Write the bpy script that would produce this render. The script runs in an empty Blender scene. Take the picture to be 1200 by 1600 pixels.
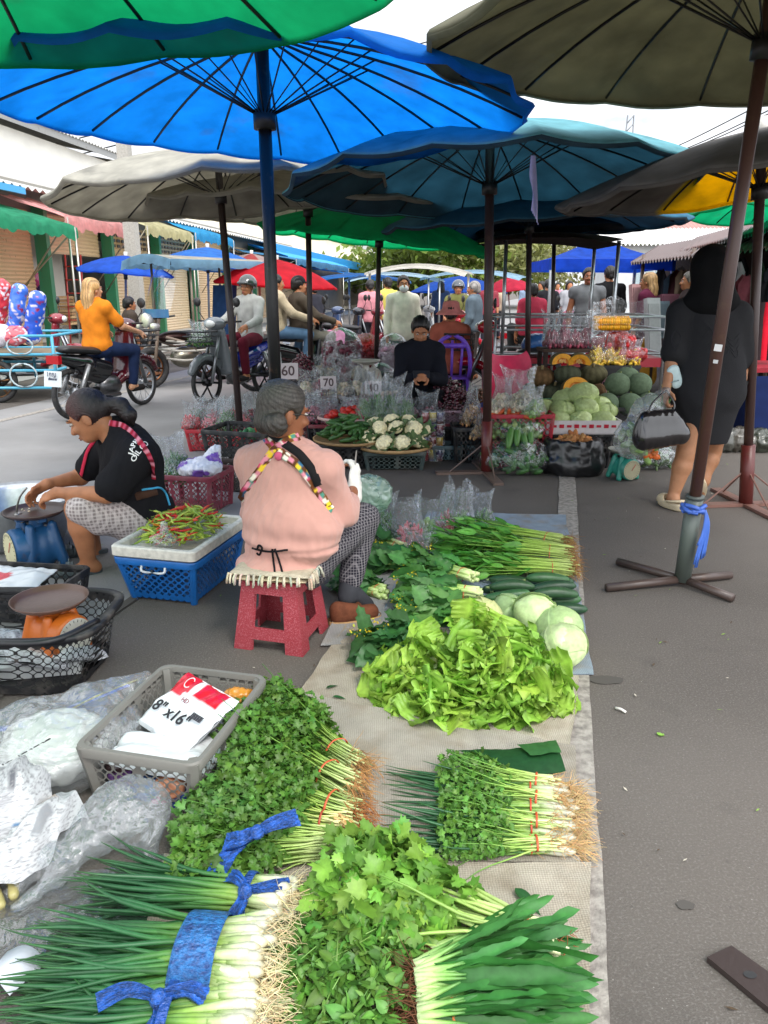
import bpy, bmesh, math, random
import numpy as np
from mathutils import Vector, Matrix, Euler
SC = bpy.context.scene
COL = SC.collection
R_ = math.radians
# ---------------------------------------------------------------- camera
PITCH, CH, FPX = R_(16.2), 1.42, 1200.0
cam_d = bpy.data.cameras.new('camera'); cam = bpy.data.objects.new('camera', cam_d); COL.objects.link(cam)
cam.location = (0, 0, CH); cam.rotation_euler = (R_(90)-PITCH, 0, 0)
cam_d.sensor_fit = 'VERTICAL'; cam_d.sensor_height = 36; cam_d.lens = 27.0
cam_d.clip_start = 0.05; cam_d.clip_end = 2000
SC.camera = cam
# ---------------------------------------------------------------- sky, sun, exposure
SUN_EL, SUN_AZ = 52, 150          # azimuth from +Y clockwise: behind the camera, to its right
world = bpy.data.worlds.new('World'); SC.world = world; world.use_nodes = True
wn, wl = world.node_tree.nodes, world.node_tree.links
bg = wn['Background']
sky = wn.new('ShaderNodeTexSky'); sky.sky_type = 'NISHITA'; sky.sun_disc = False
sky.sun_elevation = R_(SUN_EL); sky.sun_rotation = R_(SUN_AZ); sky.dust_density = 3; sky.air_density = 1.2
tc = wn.new('ShaderNodeTexCoord'); mp = wn.new('ShaderNodeMapping'); mp.inputs['Scale'].default_value = (1.2, 1.2, 3.5)
ns = wn.new('ShaderNodeTexNoise'); ns.inputs['Scale'].default_value = 2.2; ns.inputs['Detail'].default_value = 9; ns.inputs['Roughness'].default_value = .6
rp = wn.new('ShaderNodeValToRGB'); rp.color_ramp.elements[0].position = .30; rp.color_ramp.elements[1].position = .50
mx = wn.new('ShaderNodeMix'); mx.data_type = 'RGBA'
mx.inputs['B'].default_value = (9.3, 9.55, 10.0, 1)
wl.new(tc.outputs['Generated'], mp.inputs['Vector']); wl.new(mp.outputs['Vector'], ns.inputs['Vector'])
wl.new(ns.outputs['Fac'], rp.inputs['Fac']); wl.new(rp.outputs['Color'], mx.inputs['Factor'])
wl.new(sky.outputs['Color'], mx.inputs['A'])
# the overcast is brightest round the hidden sun, behind the camera
_sd = (math.sin(R_(SUN_AZ))*math.cos(R_(SUN_EL)), math.cos(R_(SUN_AZ))*math.cos(R_(SUN_EL)), math.sin(R_(SUN_EL)))
dt = wn.new('ShaderNodeVectorMath'); dt.operation = 'DOT_PRODUCT'; dt.inputs[1].default_value = _sd; wl.new(tc.outputs['Generated'], dt.inputs[0])
mr = wn.new('ShaderNodeMapRange'); mr.inputs['From Min'].default_value = -.55; mr.inputs['From Max'].default_value = .9; mr.inputs['To Min'].default_value = .5; mr.inputs['To Max'].default_value = 1.35; wl.new(dt.outputs['Value'], mr.inputs['Value'])
vm = wn.new('ShaderNodeVectorMath'); vm.operation = 'SCALE'; wl.new(mx.outputs['Result'], vm.inputs[0]); wl.new(mr.outputs['Result'], vm.inputs['Scale']); wl.new(vm.outputs['Vector'], bg.inputs['Color'])
bg.inputs['Strength'].default_value = 0.14
sun_d = bpy.data.lights.new('sun', 'SUN'); sun = bpy.data.objects.new('sun', sun_d); COL.objects.link(sun)
sun_d.energy = 1.1; sun_d.angle = R_(14); sun_d.color = (1, .96, .9)
_az, _el = R_(SUN_AZ), R_(SUN_EL)
sun.rotation_euler = Vector((math.sin(_az)*math.cos(_el), math.cos(_az)*math.cos(_el), math.sin(_el))).to_track_quat('Z', 'Y').to_euler()
vs = SC.view_settings; vs.view_transform = 'Standard'; vs.look = 'None'; vs.gamma = 1; vs.use_curve_mapping = False; vs.exposure = 0.78
SC.render.engine = 'CYCLES'
cy = SC.cycles; cy.max_bounces = 7; cy.transparent_max_bounces = 24; cy.diffuse_bounces = 4; cy.glossy_bounces = 3
cy.transmission_bounces = 4; cy.caustics_reflective = False; cy.caustics_refractive = False; cy.sample_clamp_indirect = 6
# ---------------------------------------------------------------- pixel -> world helpers (pixels of the 1200x1600 photograph)
_F = np.array((0, math.cos(PITCH), -math.sin(PITCH))); _U = np.array((0, math.sin(PITCH), math.cos(PITCH))); _X = np.array((1., 0, 0))
def ray(px, py): return _F + (px-600)/FPX*_X - (py-800)/FPX*_U
def G(px, py, z=0.):
    d = ray(px, py); t = (z-CH)/d[2]; return np.array((d[0]*t, d[1]*t, z))
def W(px, py, y):
    d = ray(px, py); t = y/d[1]; return np.array((d[0]*t, y, CH+d[2]*t))
def SD(s, l, z=0, ang=12.6):
    a = R_(ang); return np.array((s*math.sin(a)+l*math.cos(a), s*math.cos(a)-l*math.sin(a), z))
def FB(px, py, l, ang=6.3):
    d = ray(px, py); a = R_(ang); t = l/(d[0]*math.cos(a)-d[1]*math.sin(a)); return np.array((d[0]*t, d[1]*t, CH+d[2]*t))
def A(*v): return np.array(v, float)
rng = np.random.default_rng(7); random.seed(7)
def U_(a, b, n=None): return rng.uniform(a, b, n)
def hexc(h, k=1.0):
    h = h.lstrip('#'); v = [int(h[i:i+2], 16)/255 for i in (0, 2, 4)]
    return tuple(min(1, k*(x/12.92 if x <= .04045 else ((x+.055)/1.055)**2.4)) for x in v)
def norm(v):
    v = np.asarray(v, float); n = np.linalg.norm(v, axis=-1, keepdims=True); return v/np.maximum(n, 1e-9)
def rotz(a): c, s = math.cos(a), math.sin(a); return np.array(((c, -s, 0), (s, c, 0), (0, 0, 1.)))
def eul(x, y, z): return np.array(Euler((x, y, z)).to_matrix())
# ---------------------------------------------------------------- materials
def M(name, col=(.5,.5,.5), rough=.6, vc=False, col2=None, nscale=12, lo=.4, hi=.65, bump=0, bscale=80, metal=0, spec=.5, transl=0, coat=0, sheen=0, var=0, detail=6, stretch=None, tcol=None, sss=0):
    m = bpy.data.materials.new(name); m.use_nodes = True
    n, l = m.node_tree.nodes, m.node_tree.links; b = n['Principled BSDF']
    b.inputs['Roughness'].default_value = rough; b.inputs['Metallic'].default_value = metal; b.inputs['Specular IOR Level'].default_value = spec
    b.inputs['Coat Weight'].default_value = coat; b.inputs['Sheen Weight'].default_value = sheen
    if sss: b.inputs['Subsurface Weight'].default_value = sss; b.inputs['Subsurface Radius'].default_value = (.012, .005, .003); b.inputs['Subsurface Scale'].default_value = 1
    t = n.new('ShaderNodeTexCoord'); vec = t.outputs['Object']
    if stretch:
        mm = n.new('ShaderNodeMapping'); mm.inputs['Scale'].default_value = stretch; l.new(vec, mm.inputs['Vector']); vec = mm.outputs['Vector']
    def noise(s, d=detail):
        x = n.new('ShaderNodeTexNoise'); x.inputs['Scale'].default_value = s; x.inputs['Detail'].default_value = d; l.new(vec, x.inputs['Vector']); return x.outputs['Fac']
    if vc:
        a = n.new('ShaderNodeAttribute'); a.attribute_name = 'Col'; c = a.outputs['Color']
    else:
        a = n.new('ShaderNodeRGB'); a.outputs[0].default_value = (*col, 1); c = a.outputs[0]
    if col2 is not None:
        r = n.new('ShaderNodeMapRange'); r.inputs['From Min'].default_value = lo; r.inputs['From Max'].default_value = hi; l.new(noise(nscale), r.inputs['Value'])
        x = n.new('ShaderNodeMix'); x.data_type = 'RGBA'; l.new(r.outputs['Result'], x.inputs['Factor']); l.new(c, x.inputs['A']); x.inputs['B'].default_value = (*col2, 1); c = x.outputs['Result']
    if var:
        h = n.new('ShaderNodeHueSaturation'); r = n.new('ShaderNodeMapRange'); r.inputs['From Min'].default_value = .3; r.inputs['From Max'].default_value = .7
        r.inputs['To Min'].default_value = 1-var; r.inputs['To Max'].default_value = 1+var; l.new(noise(nscale*1.7), r.inputs['Value']); l.new(r.outputs['Result'], h.inputs['Value']); l.new(c, h.inputs['Color']); c = h.outputs['Color']
    l.new(c, b.inputs['Base Color'])
    if bump:
        u = n.new('ShaderNodeBump'); u.inputs['Strength'].default_value = bump; u.inputs['Distance'].default_value = .01; l.new(noise(bscale), u.inputs['Height']); l.new(u.outputs['Normal'], b.inputs['Normal'])
    out = n['Material Output']
    if transl:
        tr = n.new('ShaderNodeBsdfTranslucent'); ms = n.new('ShaderNodeMixShader'); ms.inputs['Fac'].default_value = transl
        if tcol: tr.inputs['Color'].default_value = (*tcol, 1)
        else: l.new(c, tr.inputs['Color'])
        l.new(b.outputs[0], ms.inputs[1]); l.new(tr.outputs[0], ms.inputs[2]); l.new(ms.outputs[0], out.inputs['Surface'])
    m['bsdf'] = b.name
    return m
def M_clear(name, tint=(.93,.95,.96), fmin=.05, fmax=.62, milk=.0, rough=.12, bscale=14, milkcol=(.9,.92,.93), bstr=.9):
    """thin crinkled polythene: mostly clear, glossy along its creases"""
    m = bpy.data.materials.new(name); m.use_nodes = True
    n, l = m.node_tree.nodes, m.node_tree.links; n.clear()
    out = n.new('ShaderNodeOutputMaterial'); t = n.new('ShaderNodeTexCoord')
    x = n.new('ShaderNodeTexNoise'); x.inputs['Scale'].default_value = bscale; x.inputs['Detail'].default_value = 5; x.inputs['Distortion'].default_value = 1.2; l.new(t.outputs['Object'], x.inputs['Vector'])
    u = n.new('ShaderNodeBump'); u.inputs['Strength'].default_value = bstr; u.inputs['Distance'].default_value = .03; l.new(x.outputs['Fac'], u.inputs['Height'])
    g = n.new('ShaderNodeBsdfGlossy'); g.inputs['Roughness'].default_value = rough; g.inputs['Color'].default_value = (.95,.97,1,1); l.new(u.outputs['Normal'], g.inputs['Normal'])
    d = n.new('ShaderNodeBsdfDiffuse'); d.inputs['Color'].default_value = (*milkcol, 1); l.new(u.outputs['Normal'], d.inputs['Normal'])
    tl = n.new('ShaderNodeBsdfTranslucent'); tl.inputs['Color'].default_value = (*milkcol, 1)
    md = n.new('ShaderNodeMixShader'); md.inputs['Fac'].default_value = .5; l.new(d.outputs[0], md.inputs[1]); l.new(tl.outputs[0], md.inputs[2])
    tr = n.new('ShaderNodeBsdfTransparent'); tr.inputs['Color'].default_value = (*tint, 1)
    f = n.new('ShaderNodeLayerWeight'); f.inputs['Blend'].default_value = .42; l.new(u.outputs['Normal'], f.inputs['Normal'])
    r = n.new('ShaderNodeMapRange'); r.inputs['To Min'].default_value = fmin; r.inputs['To Max'].default_value = fmax; l.new(f.outputs['Facing'], r.inputs['Value'])
    a = n.new('ShaderNodeMixShader'); a.inputs['Fac'].default_value = milk; l.new(tr.outputs[0], a.inputs[1]); l.new(md.outputs[0], a.inputs[2])
    b = n.new('ShaderNodeMixShader'); l.new(r.outputs['Result'], b.inputs['Fac']); l.new(a.outputs[0], b.inputs[1]); l.new(g.outputs[0], b.inputs[2])
    l.new(b.outputs[0], out.inputs['Surface'])
    return m
# ---------------------------------------------------------------- mesh builder
class MB:
    def __init__(s): s.V = []; s.F = []; s.C = []; s.MI = []; s.n = 0
    def add(s, V, F, col=(.5,.5,.5), mi=0):
        V = np.asarray(V, float).reshape(-1, 3); F = np.asarray(F, int)
        if len(V) == 0 or len(F) == 0: return s
        s.V.append(V); s.F.append(F + s.n); s.MI.append(np.full(len(F), mi)); s.n += len(V)
        c = np.asarray(col, float); s.C.append(np.broadcast_to(c, (len(V), 3)).copy()); return s
    def xform(s, Mt, t=(0,0,0)):
        s.V = [v @ np.asarray(Mt).T + np.asarray(t) for v in s.V]; return s
    def box(s, c, size, R=None, col=(.5,.5,.5), mi=0, taper=None):
        h = np.array(size)/2; P = np.array([(x, y, z) for z in (-1, 1) for y in (-1, 1) for x in (-1, 1)], float)
        if taper: P[4:, :2] *= taper
        P = P*h
        if R is not None: P = P @ np.asarray(R).T
        return s.add(P+np.asarray(c), [(0,2,3,1),(4,5,7,6),(0,1,5,4),(2,6,7,3),(0,4,6,2),(1,3,7,5)], col, mi)
    def tubes(s, P, r, n=6, col=(.5,.5,.5), cap=True, mi=0):
        """P (N,m,3) centre lines, r radius: scalar, (m,), (N,m)"""
        P = np.asarray(P, float)
        if P.ndim == 2: P = P[None]
        N, m, _ = P.shape; r = np.broadcast_to(np.asarray(r, float), (N, m))
        T = np.empty_like(P); T[:, 1:-1] = P[:, 2:]-P[:, :-2]; T[:, 0] = P[:, 1]-P[:, 0]; T[:, -1] = P[:, -1]-P[:, -2]; T = norm(T)
        up = np.where(np.abs(T[:, :1, 2:3]) > .9, np.array((1., 0, 0)), np.array((0, 0, 1.)))
        a = norm(np.cross(T, up)); b = np.cross(a, T)
        th = np.arange(n)*2*math.pi/n
        V = P[:, :, None] + r[:, :, None, None]*(a[:, :, None]*np.cos(th)[None, None, :, None]+b[:, :, None]*np.sin(th)[None, None, :, None])
        i, j, k = np.meshgrid(np.arange(N), np.arange(m-1), np.arange(n), indexing='ij')
        q = lambda jj, kk: (i*m+jj)*n+kk % n
        F = np.stack((q(j, k), q(j, k+1), q(j+1, k+1), q(j+1, k)), -1).reshape(-1, 4)
        c = np.asarray(col, float)
        if c.ndim == 2 and len(c) == N: c = np.repeat(c, m*n, 0)
        elif c.ndim == 3: c = np.repeat(c.reshape(-1, 3), n, 0)
        n0 = s.n; s.add(V, F, c, mi)
        if cap and n >= 3:
            for j0 in (0, m-1):
                ctr = P[:, j0]; base = n0; ci = s.n+np.arange(N)
                i, k = np.meshgrid(np.arange(N), np.arange(n), indexing='ij')
                f = np.stack((ci[i], base+(i*m+j0)*n+k, base+(i*m+j0)*n+(k+1) % n), -1).reshape(-1, 3)
                if j0: pass
                else: f = f[:, ::-1]
                cc = c if c.ndim == 1 else c.reshape(N, m, n, 3)[:, j0, 0]
                s.V.append(ctr); s.F.append(f); s.MI.append(np.full(len(f), mi)); s.C.append(np.broadcast_to(cc, (N, 3)).copy()); s.n += N
        return s
    def tube(s, P, r, n=8, col=(.5,.5,.5), cap=True, mi=0, smooth=0):
        P = np.asarray(P, float)
        if smooth: P = spline(P, smooth); r = np.interp(np.linspace(0, 1, len(P)), np.linspace(0, 1, len(r)), r) if np.ndim(r) else r
        return s.tubes(P[None], r, n, col, cap, mi)
    def grid(s, P, col=(.5,.5,.5), closed_u=False, mi=0):
        P = np.asarray(P, float); a, b, _ = P.shape
        i, j = np.meshgrid(np.arange(a-1), np.arange(b if closed_u else b-1), indexing='ij')
        F = np.stack((i*b+j, i*b+(j+1) % b, (i+1)*b+(j+1) % b, (i+1)*b+j), -1).reshape(-1, 4)
        c = np.asarray(col, float)
        if c.ndim == 3: c = c.reshape(-1, 3)
        return s.add(P.reshape(-1, 3), F, c, mi)
    def lathe(s, prof, c=(0,0,0), n=24, R=None, col=(.5,.5,.5), mi=0, sx=1, sy=1):
        prof = np.asarray(prof, float); th = np.arange(n)*2*math.pi/n
        P = np.stack((prof[:, 0:1]*np.cos(th)*sx, prof[:, 0:1]*np.sin(th)*sy, np.broadcast_to(prof[:, 1:2], (len(prof), n))), -1)
        if R is not None: P = P @ np.asarray(R).T
        cc = np.asarray(col, float)
        if cc.ndim == 2: cc = np.broadcast_to(cc[:, None], P.shape)
        return s.grid(P+np.asarray(c), cc, True, mi)
    def ell(s, c, r, R=None, col=(.5,.5,.5), n=16, m=10, mi=0):
        t = np.linspace(0, math.pi, m+1); r = np.broadcast_to(np.asarray(r, float), (3,))
        th = np.arange(n)*2*math.pi/n
        P = np.stack((np.sin(t)[:, None]*np.cos(th)*r[0], np.sin(t)[:, None]*np.sin(th)*r[1], -np.cos(t)[:, None]*np.ones(n)*r[2]), -1)
        if R is not None: P = P @ np.asarray(R).T
        return s.grid(P+np.asarray(c), col, True, mi)
    def inst(s, T, Rm, t, col=None, sc=None, mi=0):
        """many transformed copies of the template (V,F[,C]) in one mesh: a leaf, a grain, a berry"""
        V0, F0 = np.asarray(T[0], float), np.asarray(T[1], int); N = len(t)
        V = np.einsum('nij,vj->nvi', np.asarray(Rm, float), V0)
        if sc is not None: V = V*np.asarray(sc, float).reshape(N, 1, 1)
        V = V+np.asarray(t)[:, None]
        F = (F0[None]+(np.arange(N)*len(V0))[:, None, None]).reshape(-1, F0.shape[1])
        c = np.repeat(np.asarray(col, float), len(V0), 0) if np.ndim(col) == 2 else (col if col is not None else (.5,.5,.5))
        if len(T) > 2 and T[2] is not None:
            k = np.tile(np.asarray(T[2], float), N)[:, None]; c = np.clip(np.asarray(c)*k, 0, 1)
        return s.add(V.reshape(-1, 3), F, c, mi)
    def build(s, name, mat, parent=None, smooth=True, local=False):
        me = bpy.data.meshes.new(name)
        V = np.concatenate(s.V); C = np.concatenate(s.C)
        if parent is not None and not local: V = V-np.array(parent.location)
        me.vertices.add(len(V)); me.vertices.foreach_set('co', V.ravel().astype(np.float32))
        tot = np.concatenate([np.full(len(f), f.shape[1]) for f in s.F]); idx = np.concatenate([f.ravel() for f in s.F])
        me.loops.add(len(idx)); me.loops.foreach_set('vertex_index', idx.astype(np.int32))
        me.polygons.add(len(tot)); me.polygons.foreach_set('loop_start', np.concatenate(([0], np.cumsum(tot)[:-1])).astype(np.int32))
        me.polygons.foreach_set('material_index', np.concatenate(s.MI).astype(np.int32))
        me.polygons.foreach_set('use_smooth', np.full(len(tot), bool(smooth)))
        at = me.color_attributes.new('Col', 'FLOAT_COLOR', 'POINT')
        at.data.foreach_set('color', np.concatenate((C, np.ones((len(C), 1))), 1).ravel().astype(np.float32))
        me.update(); me.validate()
        for m in (mat if isinstance(mat, (list, tuple)) else [mat]): me.materials.append(m)
        if smooth == 'auto':
            me.set_sharp_from_angle(angle=R_(38))
        o = bpy.data.objects.new(name, me); COL.objects.link(o)
        if parent is not None: o.parent = parent
        return o
def spline(P, k=6):
    P = np.asarray(P, float); m = len(P); Q = np.vstack((2*P[0]-P[1], P, 2*P[-1]-P[-2])); out = []
    for i in range(m-1):
        p0, p1, p2, p3 = Q[i:i+4]
        for t in np.arange(k)/k: out.append(.5*(2*p1+(p2-p0)*t+(2*p0-5*p1+4*p2-p3)*t*t+(3*p1-p0-3*p2+p3)*t**3))
    out.append(P[-1]); return np.array(out)
_wd = np.random.default_rng(3).normal(size=(40, 3)); _wp = np.random.default_rng(4).uniform(0, 6.28, 40)
def wob(P, f=10, seed=0, n=7):
    """smooth pseudo-noise about -1..1"""
    P = np.asarray(P, float); o = np.zeros(P.shape[:-1])
    for k in range(n):
        q = (k+seed*7) % 40; o += np.sin(P @ (_wd[q]*f*(1+.35*k)) + _wp[(q*3+seed) % 40] + 1.3*np.sin(P @ (_wd[(q+11) % 40]*f*.7)))/(1+.25*k)
    return o/3.2
# ---------------------------------------------------------------- signed-distance bodies (people, bags, lumpy things)
class SDF:
    def __init__(s, k=.02): s.P = []; s.k = k; s.cuts = []
    def cone(s, a, b, ra, rb=None, k=None, flat=None):
        s.P.append(('c', np.array(a, float), np.array(b, float), ra, ra if rb is None else rb, k, flat)); return s
    def chain(s, pts, rs, k=None, flat=None):
        for i in range(len(pts)-1): s.cone(pts[i], pts[i+1], rs[i], rs[i+1], k, flat)
        return s
    def ell(s, c, r, R=None, k=None):
        s.P.append(('e', np.array(c, float), np.broadcast_to(np.array(r, float), (3,)), np.eye(3) if R is None else np.asarray(R), k)); return s
    def sub(s, c, r, R=None, k=.01): s.cuts.append(('e', np.array(c, float), np.broadcast_to(np.array(r, float), (3,)), np.eye(3) if R is None else np.asarray(R), k)); return s
    def half(s, p, n, k=.004): s.cuts.append(('h', np.array(p, float), norm(n), k)); return s
    @staticmethod
    def _ell(X, c, r, R):
        q = (X-c) @ R; k0 = np.sqrt(((q/r)**2).sum(-1)); k1 = np.sqrt(((q/(r*r))**2).sum(-1)); return k0*(k0-1)/np.maximum(k1, 1e-9)
    def mesh(s, h=.01, noise=None, extra=0.):
        lo = np.full(3, 1e9); hi = -lo
        bb = []
        for p in s.P:
            if p[0] == 'c':
                r = max(p[3], p[4])*(max(1, p[6][1]) if p[6] else 1); a, b = np.minimum(p[1], p[2])-r, np.maximum(p[1], p[2])+r
            else:
                e = np.abs(p[3]) @ p[2]; a, b = p[1]-e, p[1]+e
            bb.append((a, b)); lo = np.minimum(lo, a); hi = np.maximum(hi, b)
        pad = 3*h+extra; lo -= pad; hi += pad; n = np.ceil((hi-lo)/h).astype(int)+1
        f = np.full(n, .08+h*3)
        ax = [lo[i]+np.arange(n[i])*h for i in range(3)]
        def win(a, b, m):
            i0 = np.clip(np.floor((a-m-lo)/h).astype(int), 0, n-1); i1 = np.clip(np.ceil((b+m-lo)/h).astype(int)+1, 1, n)
            sl = tuple(slice(i0[i], i1[i]) for i in range(3)); X = np.stack(np.meshgrid(*[ax[i][sl[i]] for i in range(3)], indexing='ij'), -1); return sl, X
        for p, (a, b) in zip(s.P, bb):
            k = p[5] if p[0] == 'c' else p[4]; k = s.k if k is None else k
            sl, X = win(a, b, max(k, 2*h)+h)
            if p[0] == 'c':
                ba = p[2]-p[1]; q = X-p[1]; t = np.clip(q @ ba/max(ba @ ba, 1e-12), 0, 1); q = q-t[..., None]*ba; r = p[3]+(p[4]-p[3])*t
                if p[6]:
                    nn = norm(p[6][0]); w = q @ nn; q = q-w[..., None]*nn; d = (np.sqrt((q**2).sum(-1)+(w/p[6][1])**2)-r)*min(1, p[6][1])
                else: d = np.sqrt((q**2).sum(-1))-r
            else: d = s._ell(X, p[1], p[2], p[3])
            g = f[sl]; hh = np.clip(.5+.5*(g-d)/k, 0, 1) if k > 0 else (g > d)*1.
            f[sl] = g*(1-hh)+d*hh-k*hh*(1-hh)
        if s.cuts or noise:
            X = np.stack(np.meshgrid(*ax, indexing='ij'), -1)
            if noise: f = f+noise(X)
            for c in s.cuts:
                d = (X-c[1]) @ c[2] if c[0] == 'h' else -s._ell(X, c[1], c[2], c[3])
                k = c[-1]; hh = np.clip(.5-.5*(f-d)/k, 0, 1); f = f*(1-hh)+d*hh+k*hh*(1-hh)
        f[0] = f[-1] = f[:, 0] = f[:, -1] = f[:, :, 0] = f[:, :, -1] = np.maximum(.01, f[0].max()) if False else 1.
        return nets(f, lo, h)
def nets(f, lo, h):
    n = np.array(f.shape); cn = n-1; acc = np.zeros((cn.prod(), 3)); cnt = np.zeros(cn.prod()); st = np.array((cn[1]*cn[2], cn[2], 1)); quads = []
    for ax in range(3):
        s0 = [slice(None)]*3; s1 = [slice(None)]*3; s0[ax] = slice(0, -1); s1[ax] = slice(1, None)
        f0, f1 = f[tuple(s0)], f[tuple(s1)]; cr = (f0 < 0) != (f1 < 0); I = np.argwhere(cr); t = f0[cr]/(f0[cr]-f1[cr]); flip = f0[cr] < 0
        pos = I.astype(float); pos[:, ax] += t; b, c = [(1, 2), (2, 0), (0, 1)][ax]
        ok = (I[:, b] > 0) & (I[:, c] > 0) & (I[:, b] < cn[b]) & (I[:, c] < cn[c]); I, pos, flip = I[ok], pos[ok], flip[ok]; ids = []
        for db, dc in ((1, 1), (0, 1), (0, 0), (1, 0)):
            C = I.copy(); C[:, b] -= db; C[:, c] -= dc; ci = C @ st; ids.append(ci)
            np.add.at(acc, ci, pos); np.add.at(cnt, ci, 1)
        q = np.stack(ids, -1); q[~flip] = q[~flip][:, ::-1]; quads.append(q)
    Q = np.concatenate(quads); used = np.unique(Q); mp_ = np.zeros(cn.prod(), int); mp_[used] = np.arange(len(used))
    V = acc[used]/cnt[used][:, None]*h+lo
    return V, mp_[Q]
def vnormals(V, F):
    N = np.zeros_like(V); n = np.cross(V[F[:, 2]]-V[F[:, 0]], V[F[:, 3 % F.shape[1]]]-V[F[:, 1]]) if F.shape[1] == 4 else np.cross(V[F[:, 1]]-V[F[:, 0]], V[F[:, 2]]-V[F[:, 0]])
    for k in range(F.shape[1]): np.add.at(N, F[:, k], n)
    return norm(N)
def displace(V, F, d): return V+vnormals(V, F)*np.asarray(d)[:, None]
# ---------------------------------------------------------------- things
def thing(name, label, cat, loc=(0,0,0), rz=0, group=None):
    o = bpy.data.objects.new(name, None); COL.objects.link(o); o.empty_display_size = .1
    o.location = tuple(loc); o.rotation_euler = (0, 0, rz); return tag(o, label, cat, group)
def tag(o, label, cat, group=None, kind=None):
    if label: o['label'] = label
    if cat: o['category'] = cat
    if group: o['group'] = group
    if kind: o['kind'] = kind
    return o
def struct(o): o['kind'] = 'structure'; return o
def kids(o): return [x for x in bpy.data.objects if x.parent == o]
def dup(root, loc=None, rz=None, label=None, group=None, sc=None):
    r = root.copy(); COL.objects.link(r)
    if loc is not None: r.location = tuple(loc)
    if rz is not None: r.rotation_euler = (root.rotation_euler[0], root.rotation_euler[1], rz)
    if sc is not None: r.scale = (sc,)*3 if np.isscalar(sc) else sc
    if label: r['label'] = label
    if group: r['group'] = group
    for ch in list(root.children):
        c = ch.copy(); COL.objects.link(c); c.parent = r
        for g in list(ch.children):
            d = g.copy(); COL.objects.link(d); d.parent = c
    return r
def base_at(o):
    """put a one-mesh thing's origin at the middle of its base"""
    me = o.data; V = np.empty(len(me.vertices)*3, np.float32); me.vertices.foreach_get('co', V); V = V.reshape(-1, 3)
    c = (V.min(0)+V.max(0))/2; c[2] = V[:, 2].min(); me.vertices.foreach_set('co', (V-c).ravel()); me.update(); o.location = tuple(c+np.array(o.location)); return o
def text_mb(s, size, mb, origin, xdir, ydir, depth=.002, col=(.05,.05,.05), align='CENTER', proj=None, shear=0, bold=0):
    cu = bpy.data.curves.new('lettering', 'FONT'); cu.body = s; cu.size = size; cu.align_x = align; cu.align_y = 'CENTER'; cu.extrude = depth; cu.offset = bold; cu.resolution_u = 3; cu.shear = shear
    o = bpy.data.objects.new('lettering', cu); COL.objects.link(o); dg = bpy.context.evaluated_depsgraph_get(); dg.update()
    me = bpy.data.meshes.new_from_object(o.evaluated_get(dg)); bpy.data.objects.remove(o); bpy.data.curves.remove(cu)
    if not me.polygons: return
    bm_ = bmesh.new(); bm_.from_mesh(me); bmesh.ops.triangulate(bm_, faces=bm_.faces[:]); bm_.to_mesh(me); bm_.free()
    V = np.array([v.co for v in me.vertices]); F = np.array([p.vertices[:] for p in me.polygons]); bpy.data.meshes.remove(me)
    x, y = norm(xdir), norm(ydir); z = np.cross(x, y)
    Wd = np.asarray(origin)+V[:, :1]*x+V[:, 1:2]*y+V[:, 2:3]*z
    if proj is not None: Wd = proj(Wd)
    mb.add(Wd, F, col)
# shared materials (vertex colour 'Col' is each piece's own paint or dye)
m_plastic = M('coloured_plastic', vc=True, rough=.42, var=.12, nscale=9, bump=.05, bscale=120)
m_dplastic = M('dusty_plastic', vc=True, rough=.6, col2=(.16,.14,.12), nscale=14, lo=.5, hi=.95, bump=.08, bscale=90)
m_cloth = M('woven_cloth', vc=True, rough=.9, spec=.2, var=.14, nscale=7, bump=.25, bscale=260)
m_canvas = M('canopy_canvas', vc=True, rough=.75, spec=.25, var=.2, col2=(.05,.05,.055), lo=.62, hi=1.0, nscale=3.4, transl=.58, bump=.12, bscale=160)
m_lining = M('dark_canopy_lining', vc=True, rough=.8, spec=.2, var=.3, nscale=2.2, transl=.45)
m_metal = M('bare_metal', vc=True, rough=.34, metal=.9, var=.1, nscale=20, bump=.06)
m_paint = M('painted_metal', vc=True, rough=.38, spec=.5, col2=(.09,.05,.03), nscale=16, lo=.62, hi=.8, bump=.1, bscale=70)
m_gloss = M('glossy_bodywork', vc=True, rough=.18, spec=.6, coat=.5, var=.05)
m_rubber = M('black_rubber', (.022,.022,.023), rough=.75, col2=(.09,.08,.07), nscale=24, lo=.5, hi=.9)
m_skin = M('skin', vc=True, rough=.52, spec=.35, var=.1, nscale=14, bump=.08, bscale=220, sss=.15)
m_hair = M('hair', vc=True, rough=.42, spec=.5, var=.35, nscale=60, stretch=(1,1,.15), bump=.5, bscale=260)
m_leaf = M('leaf', vc=True, rough=.42, spec=.42, transl=.28, var=.16, nscale=30)
m_stem = M('stem', vc=True, rough=.4, spec=.45, var=.12, nscale=40)
m_veg = M('vegetable_skin', vc=True, rough=.4, spec=.45, var=.18, nscale=26, bump=.12, bscale=120)
m_rough = M('dry_matte', vc=True, rough=.9, spec=.2, var=.18, nscale=22, bump=.3, bscale=70)
m_wood = M('worn_wood', vc=True, rough=.75, spec=.3, var=.25, nscale=9, stretch=(1,6,6), bump=.2, bscale=40)
m_wall = M('rendered_wall', vc=True, rough=.9, spec=.15, var=.1, nscale=.6, bump=.1, bscale=20)
m_clear = M_clear('clear_polythene', fmin=.055, fmax=.5, milk=.05, rough=.09, bscale=10, bstr=1.)
m_milky = M_clear('milky_polythene', milk=.2, fmin=.05, fmax=.42, rough=.14, bscale=9, bstr=1.)
m_glass = M_clear('windscreen_acrylic', fmin=.05, fmax=.5, rough=.03, bstr=.05)
m_paper = M('printed_paper', vc=True, rough=.8, spec=.2, var=.06, nscale=18)
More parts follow.
